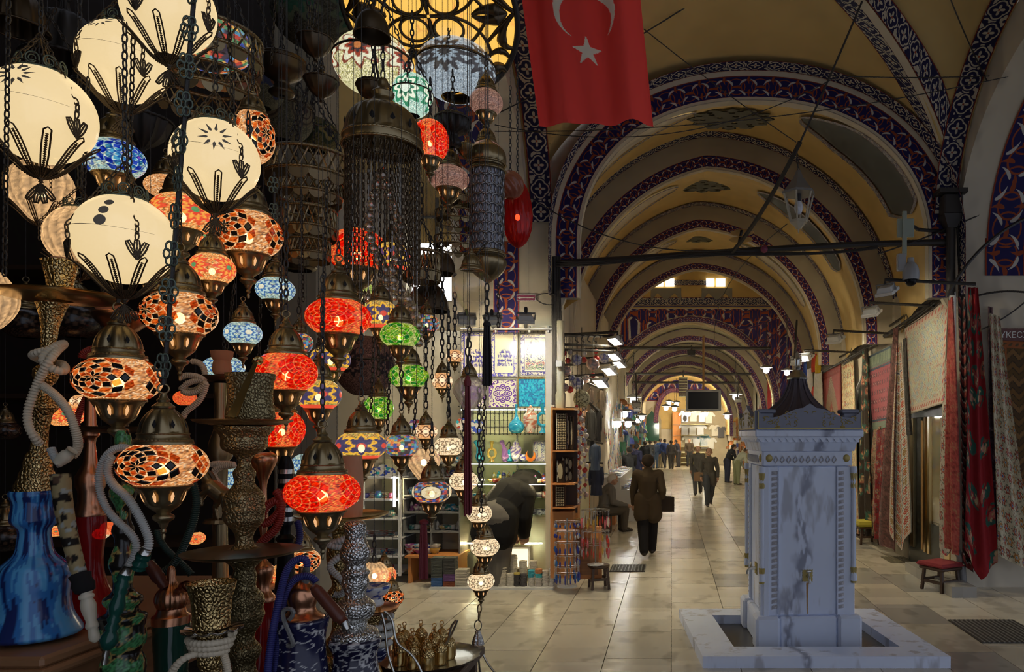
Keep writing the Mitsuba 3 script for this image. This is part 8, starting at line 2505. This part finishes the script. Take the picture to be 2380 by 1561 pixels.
# flags and towels behind the fountain
for j, (x0, x1, y0, y1, col, lab) in enumerate(((1762, 1770, 870, 985, (.55, .5, .42), 'white and red striped scarf'), (1775, 1782, 862, 975, (.05, .06, .14), 'navy scarf'), (1786, 1796, 850, 960, (.35, .03, .03), 'red flag scarf with a white crescent'), (1798, 1812, 848, 950, (.04, .30, .16), 'green striped towel'), (1813, 1824, 840, 940, (.03, .22, .15), 'dark green towel'), (1850, 1862, 832, 900, (.45, .02, .03), 'red club flag'), (1863, 1874, 838, 885, (.05, .10, .45), 'blue club flag'), (1868, 1888, 862, 930, (.58, .54, .45), 'white shirt'), (1875, 1896, 905, 935, (.5, .04, .02), 'small red flag with a crescent'), (1889, 1898, 825, 865, (.5, .05, .02), 'red pennant'), (1898, 1906, 826, 868, (.55, .35, .03), 'yellow pennant'), (1894, 1910, 868, 985, (.55, .52, .42), 'white tasselled cloth'), (1740, 1756, 880, 1010, (.5, .46, .36), 'cream patterned hanging'))):
    a, b = Wl(x0, y0, 3.72 + .02 * (j % 3)), Wl(x1, y0 - (x1 - x0) * .4, 3.72 + .02 * (j % 3))
    e, f = Wl(x0, y1, 3.72), Wl(x1, y1 - (x1 - x0) * .2, 3.72)
    cloth('hanging_textile', a, b, e, f, ('kilim' if 'strip' in lab else 'plain', col, [col, (.5, .47, .4), col, (.3, .05, .05)] if 'strip' in lab else [col], .22, {}), lab + ' hanging behind the fountain roof', 1.5, .04, nu=14, nv=30, cat_='textile')
for x, y, d, aim, lab, pw in ((1600, 930, 44, P(1605, 1000, 49.6), 'added floodlight aimed at the white shirts, left', 900), (1668, 930, 44, P(1650, 1010, 49.6), 'added floodlight aimed at the white shirts, right', 900), (1478, 938, 19.5, (-1.7, 22.5, 1.7), 'added floodlight aimed at the blue and white plates', 420), (1480, 950, 27, (-1.7, 32, 1.7), 'added floodlight farther down the left side', 420), (1716, 928, 24, (3.9, 29, 2.0), 'added floodlight aimed at the wares right of the street', 420), (1850, 838, 14.6, (3.9, 18, 3.0), 'floodlight aimed at the flags behind the fountain', 300)):  # floodlights added to brighten the far shops and stalls
    c = P(x, y, d)
    floodlight(c, aim, lab, .14 if d < 40 else .2, pw, c + [0, -.1, .8])
# the screen
t = thing('screen', 'black flat screen in a grey case hanging over the street', 'screen')
d = 20.0
put('case', pbox(1594, 1676, 905, 955, d, d + .12, .02), 'steel_light', t)
put('display', pbox(1600, 1670, 910, 950, d - .006, d + .01, dref=d), 'glass_black', t)
put('pole', tube([P(1635, 905, d + .06), P(1635, 806, d + .06), P(1635, 780, d + .06)], .03, 8), 'rust', t)
t = thing('speaker', 'small black loudspeaker above the screen', 'speaker')
put('body', pbox(1598, 1616, 812, 825, 20.3, 20.5, .02), 'iron', t)
put('bracket', tube([P(1607, 812, 20.4), P(1607, 802, 20.4)], .02, 6), 'iron', t)
t = thing('direction_board', 'board of small direction signs left of the screen', 'sign')
put('board', pbox(1577, 1598, 876, 922, 26, 26.05), 'shelf_back', t)
for y in range(880, 918, 6):
    put('sign_strip', pbox(1578, 1597, y, y + 4, 25.97, 25.99, dref=26), 'wood_dark', t)
put('wire', tube([P(1588, 876, 26), P(1588, 860, 26)], .02, 5), 'iron', t)
# the end of the street
en = thing('shirt_shop', 'brightly lit shop of white shirts at the end of the street', 'shop front')
d = 49.6
put('back_wall', pbox(1583, 1692, 950, 1080, d + .25, d + .4, dref=d), 'beige_plaster', en)
put('shelf', cat(*[pbox(1583, 1645, y, y + 2, d - .3, d + .25, dref=d) for y in (985, 1010, 1036, 1050, 1062, 1074)]), 'shelf_back', en)
SHIRT = [(-.18, -.3), (.18, -.3), (.18, .12), (.3, .02), (.36, .12), (.2, .3), (.07, .3), (0, .25), (-.07, .3), (-.2, .3), (-.36, .12), (-.3, .02), (-.18, .12)]
for i, (x, y) in enumerate(((1592, 968), (1612, 966), (1632, 968), (1648, 970), (1592, 997), (1610, 998), (1628, 998), (1600, 1024), (1618, 1024), (1636, 1022), (1638, 1030), (1652, 1030), (1662, 1000), (1676, 1004))):
    p = P(x, y, d)
    put('shirt', prism([(p[0] + a * 1.25, p[2] + b * 1.25) for a, b in SHIRT], .06, 'y', d + .15), ('milk_white', 'white_plastic', 'ware_3', 'ware_6', 'ware_8')[i % 5 if i > 8 else i % 2], None, label=['white shirt with a dark portrait print', 'second white shirt of the top row', 'third white shirt of the top row', 'rightmost white shirt of the top row', 'left white shirt of the second row', 'middle white shirt of the second row', 'right white shirt of the second row', 'left white shirt of the third row', 'middle white shirt of the third row', 'right pale shirt of the third row', 'dark shirt on a hanger', 'grey blue shirt on a hanger', 'white shirt at the right of the shirt shop', 'pale shirt at the right edge of the shirt shop'][i], cat='shirt')
p = P(1610, 966, d + .1)
put('portrait_print', moved(trimesh.creation.icosphere(1), P(1592, 972, d + .14), s=(.14, .02, .22)), 'ware_6', en)
sf = thing('pointed_window', 'pointed shop window in the pale wall at the end of the street', 'window')
q = [(-.5, 0), (.5, 0), (.5, 1.3), (.3, 1.75), (0, 2.1), (-.3, 1.75), (-.5, 1.3)]
p = P(1515, 1025, 50.3)
put('surround', prism([(p[0] + a * 1.3, p[2] + b * 1.12) for a, b in q], .1, 'y', 50.45), 'beige_plaster', sf)
put('pane', prism([(p[0] + a, p[2] + b) for a, b in q], .05, 'y', 50.4), 'green_glass', sf)
t = thing('orange_shutter', 'orange wooden shutter left of the shirt shop', 'shutter')
put('panel', pbox(1563, 1584, 958, 1062, 49.9, 50.0), 'wood_bright', t)
for y in (985, 1010, 1035):
    put('rail', pbox(1563, 1584, y, y + 3, 49.86, 49.9, dref=49.9), 'wood_orange', t)
mat('wood_bright', (.60, .22, .04), .5)
# ================================================================ people
mat('skin', (.36, .20, .13), .6)
mat('eye_dark', (.02, .015, .012), .2)
HR = {}


def cloth_mat(col):
    n = 'cloth_%d_%d_%d' % tuple(int(999 * c) for c in col)
    if n not in scene:
        mat(n, col, .85, spec=.2)
    return n


def person(x, y, h, face, top, legs, label, hair=(.02, .015, .012), pose='stand', bend=0.0, d=None, fine=.03, long_coat=False, lift=0.0, wide=1.0, bag=None, hood=False):
    """A clothed figure whose feet stand at pixel (x, y); face: the way it looks, in degrees (0 = away from the viewer, 90 = to the left)."""
    d = d or ground(y)
    o = np.array([(x - VX) / F * d, d, lift])
    t = thing('person', label, 'person')
    ca, sa = math.cos(math.radians(face)), math.sin(math.radians(face))

    def W(q):
        q = np.asarray(q, float) * h
        return np.array([q[0] * ca - q[1] * sa, q[0] * sa + q[1] * ca, q[2]]) + o
    hipz = .53
    if pose == 'sit':
        hipz = .27

    def up(q):
        q = np.array(q, float)
        q[2] -= .53
        b = math.radians(bend)
        return np.array([q[0], q[1] * math.cos(b) + q[2] * math.sin(b), -q[1] * math.sin(b) + q[2] * math.cos(b) + hipz])
    neck, head, chest, belly = up((0, 0, .84)), up((0, .015, .925)), up((0, 0, .74)), up((0, 0, .60))
    skin, coat_, pants, shoes = [], [], [], []
    r = h * wide
    bn = lambda L, a, ra, b, rb: L.append((W(a), ra * r, W(b), rb * r))  # noqa: E731
    bn(skin, neck - [0, 0, .02], .032, head - (head - neck) * .4, .030)
    bn(skin, head, .052, head + (head - neck) * .28, .050)
    bn(skin, head + (head - neck) * .1, .05, head - (head - neck) * .28 + up((0, .03, .53)) - up((0, 0, .53)), .034)
    fw = up((0, 1, .53)) - up((0, 0, .53))
    bn(skin, head + fw * .052, .010, head + fw * .066 - (head - neck) * .1, .009)
    for s in (-1, 1):
        bn(skin, head + [s * .052, 0, 0], .011, head + np.array([s * .054, 0, 0]) - (head - neck) * .15, .009)
    bn(coat_, belly, .082, chest, .092)
    bn(coat_, up((-.05, 0, .55)), .075, up((.05, 0, .55)), .075)
    bn(coat_, chest, .09, neck, .042)
    for s in (-1, 1):
        sh_ = up((s * .105, 0, .80))
        bn(coat_, chest, .08, sh_, .048)
        if pose in ('bend', 'reach'):
            el, wr = up((s * .12, .12, .68)), up((s * .08, .25, .62))
        elif pose == 'sit':
            el, wr = up((s * .14, .05, .66)), np.array([s * .05, .27, .33])
        elif pose == 'walk':
            el, wr = up((s * .14, -s * .05, .65)), up((s * .14, -s * .02 + .05, .51))
        else:
            el, wr = up((s * .135, -.01, .65)), up((s * .13, .05, .51))
        bn(coat_, sh_, .046, el, .036)
        bn(coat_, el, .036, wr, .026)
        dr_ = (wr - el) / np.linalg.norm(wr - el)
        hd = wr + dr_ * .05
        bn(skin, wr, .018, hd, .021)
        side = np.cross(dr_, [1, 0, 0]); side /= np.linalg.norm(side) + 1e-9
        for k, L in zip((-1.5, -.5, .5, 1.5), (.036, .044, .041, .032)):
            b0 = hd + side * k * .011
            bn(skin, b0, .0065, b0 + dr_ * L * .6 + [-s * .004, 0, 0], .006)
            bn(skin, b0 + dr_ * L * .6 + [-s * .004, 0, 0], .006, b0 + dr_ * L + [-s * .014, 0, 0], .005)
        bn(skin, wr + dr_ * .02 + side * .015, .008, wr + dr_ * .045 + side * .034, .0065)
        hp = np.array([s * .055, 0, hipz])
        if pose == 'sit':
            kn, an = np.array([s * .07, .25, .275]), np.array([s * .06, .24, .05])
        elif pose == 'walk':
            kn, an = np.array([s * .05, .05 + s * .06, .29]), np.array([s * .045, s * .14 - .03, .05 + .02 * (s < 0)])
        else:
            kn, an = np.array([s * .06, .01, .285]), np.array([s * .06, 0, .045])
        bn(pants, hp + [0, 0, .01], .075, kn, .050)
        bn(pants, kn, .050, an, .038)
        bn(shoes, an + [0, -.02, -.022], .022, an + [0, .095, -.027], .017)
        bn(skin, hp, .045, kn, .03)
        bn(skin, kn, .03, an, .02)
    bn(skin, [0, 0, hipz], .05, belly, .05)
    bn(skin, belly, .05, neck, .03)
    for s in (-1, 1):
        bn(skin, up((s * .1, 0, .80)), .03, belly, .03)
    if long_coat:
        for s in (-1, 1):
            bn(coat_, up((s * .05, 0, .56)), .078, [s * .058, 0, hipz - .13], .076)
    bd = put('body', bones(skin, fine * .6, 3), 'skin', t, smooth=True)
    for s in (-1, 1):
        put('eye', moved(trimesh.creation.icosphere(1), W(head + fw * .05 + [s * .021, 0, .0]), s=.007 * h), 'eye_dark', bd, smooth=True)
    put('mouth', tube([W(head + fw * .049 - (head - neck) * .34 + [s * .016, 0, 0]) for s in (-1, 0, 1)], .004 * h, 5), 'eye_dark', bd)
    cm, pm_ = cloth_mat(top), cloth_mat(legs)
    put('coat' if long_coat else 'jacket', bones(coat_, fine, 4), cm, t, smooth=True)
    put('trousers', bones(pants, fine, 4), pm_, t, smooth=True)
    put('shoes', bones(shoes, fine, 2), 'eye_dark', t, smooth=True)
    hr = [(W(head + (head - neck) * .22 - fw * .012), .056 * r, W(head - fw * .028), .046 * r)]
    if hood:
        hr = [(W(head + (head - neck) * .15), .066 * r, W(head - fw * .02 - (head - neck) * .2), .066 * r)]
    put('hood' if hood else 'hair', bones(hr, fine * .8, 2), cm if hood else cloth_mat(hair), t, smooth=True)
    if bag:
        b = t
        p = W(up((bag[1] * .17, 0, .52)))
        put('shoulder_bag', moved(hull([(x_ * .16, y_ * .06, z) for x_ in (-1, 1) for y_ in (-1, 1) for z in (-.15, .1)] + [(0, 0, .12)]), p), cloth_mat(bag[0]), b)
        put('bag_strap', tube(spline([p + [0, 0, .1], W(up((bag[1] * .10, -.06, .72))), W(up((-bag[1] * .02, 0, .855)))], 10), .014, 5), cloth_mat(bag[0]), b)
    return t


person(1506, 1290, 1.74, 4, (.060, .042, .024), (.012, .011, .012), 'person walking away down the middle of the street in a brown jacket and black trousers', (.035, .025, .018), 'walk', fine=.022, wide=1.12, long_coat=True, bag=((.03, .02, .015), 1))
person(1404, 1224, 1.72, -70, (.13, .125, .115), (.075, .065, .05), 'old white haired man seated in profile, grey jacket, on the left of the street', (.5, .47, .42), 'sit', 14, d=15.6, fine=.022, wide=1.1)
t = thing('seat_box', 'low box seat under the old man in the grey jacket', 'seat')
so = np.array([(1404 - VX) / F * 15.6, 15.6])
put('body', box(so[0] - .22, so[0] + .15, so[1] - .2, so[1] + .2, 0, .36, .01), 'wood_dark', t)
person(1648, 1176, 1.70, 185, (.055, .05, .042), (.03, .032, .036), 'woman walking towards the camera with a tan shoulder bag', (.05, .03, .02), 'walk', fine=.03, long_coat=True, bag=((.20, .12, .07), 1))
person(1622, 1150, 1.70, 175, (.04, .035, .03), (.03, .028, .027), 'person in a dark coat walking beside the woman with the tan bag', (.03, .02, .015), 'walk', fine=.035, long_coat=True, bag=((.02, .02, .02), -1))
person(1712, 1126, 1.72, -60, (.42, .44, .36), (.20, .21, .12), 'person in a white jumper and green trousers leaning over a stall beside the fountain', (.06, .04, .03), 'bend', 42, fine=.035)
person(1690, 1121, 1.76, -70, (.015, .015, .017), (.02, .022, .04), 'person in a black jacket and navy trousers leaning over a stall beside the fountain', (.03, .02, .015), 'bend', 26, fine=.035)
person(1480, 1136, 1.74, -40, (.018, .02, .05), (.015, .015, .02), 'person in a navy padded coat standing before the ceramics stall', (.01, .01, .01), 'stand', fine=.035, long_coat=True)
person(1464, 1157, 1.70, 10, (.010, .010, .012), (.012, .012, .014), 'person in a black hooded jacket at the stepped ceramics table', (.01, .01, .01), 'reach', 12, fine=.035)
person(1499, 1104, 1.76, 30, (.009, .009, .011), (.012, .012, .014), 'person in a black coat right of the navy padded coat', (.02, .015, .01), 'stand', fine=.035, long_coat=True)
person(1511, 1090, 1.74, 0, (.05, .052, .06), (.03, .035, .05), 'person in a grey vest seen from behind far down the street', (.015, .012, .01), 'stand', fine=.05)
person(1523, 1088, 1.74, -20, (.05, .07, .12), (.08, .12, .2), 'person in pale jeans and blue jacket far down the street', (.03, .02, .015), 'stand', fine=.05)
person(1534, 1082, 1.86, -30, (.02, .05, .16), (.20, .17, .11), 'tall person in a bright blue jacket and khaki trousers', (.03, .02, .015), 'reach', 4, fine=.05, d=46)
person(1545, 1084, 1.84, 20, (.015, .025, .08), (.02, .02, .025), 'person in a dark blue coat beside the bright blue jacket', (.02, .015, .01), 'walk', fine=.05, d=45)
person(1602, 1076, 1.84, 190, (.045, .032, .022), (.015, .015, .016), 'person in a brown leather jacket facing the camera before the shirt shop', (.03, .02, .015), 'stand', fine=.05, d=47.5)
person(1577, 1078, 1.80, 60, (.012, .012, .02), (.02, .018, .02), 'person in a black jacket leaning at the orange shutter', (.02, .015, .012), 'reach', 15, fine=.05, d=47)
person(1560, 1084, 1.76, 0, (.04, .035, .035), (.03, .025, .022), 'person in a grey brown coat walking far down the street', (.02, .015, .012), 'walk', fine=.05, d=44)
person(1148, 1360, 1.78, -42, (.0045, .0045, .005), (.10, .092, .08), 'person in a black padded coat bent over the shelves behind the cream lamps', (.006, .005, .005), 'bend', 52, d=10.1, fine=.02, wide=1.95, hood=True, long_coat=True)
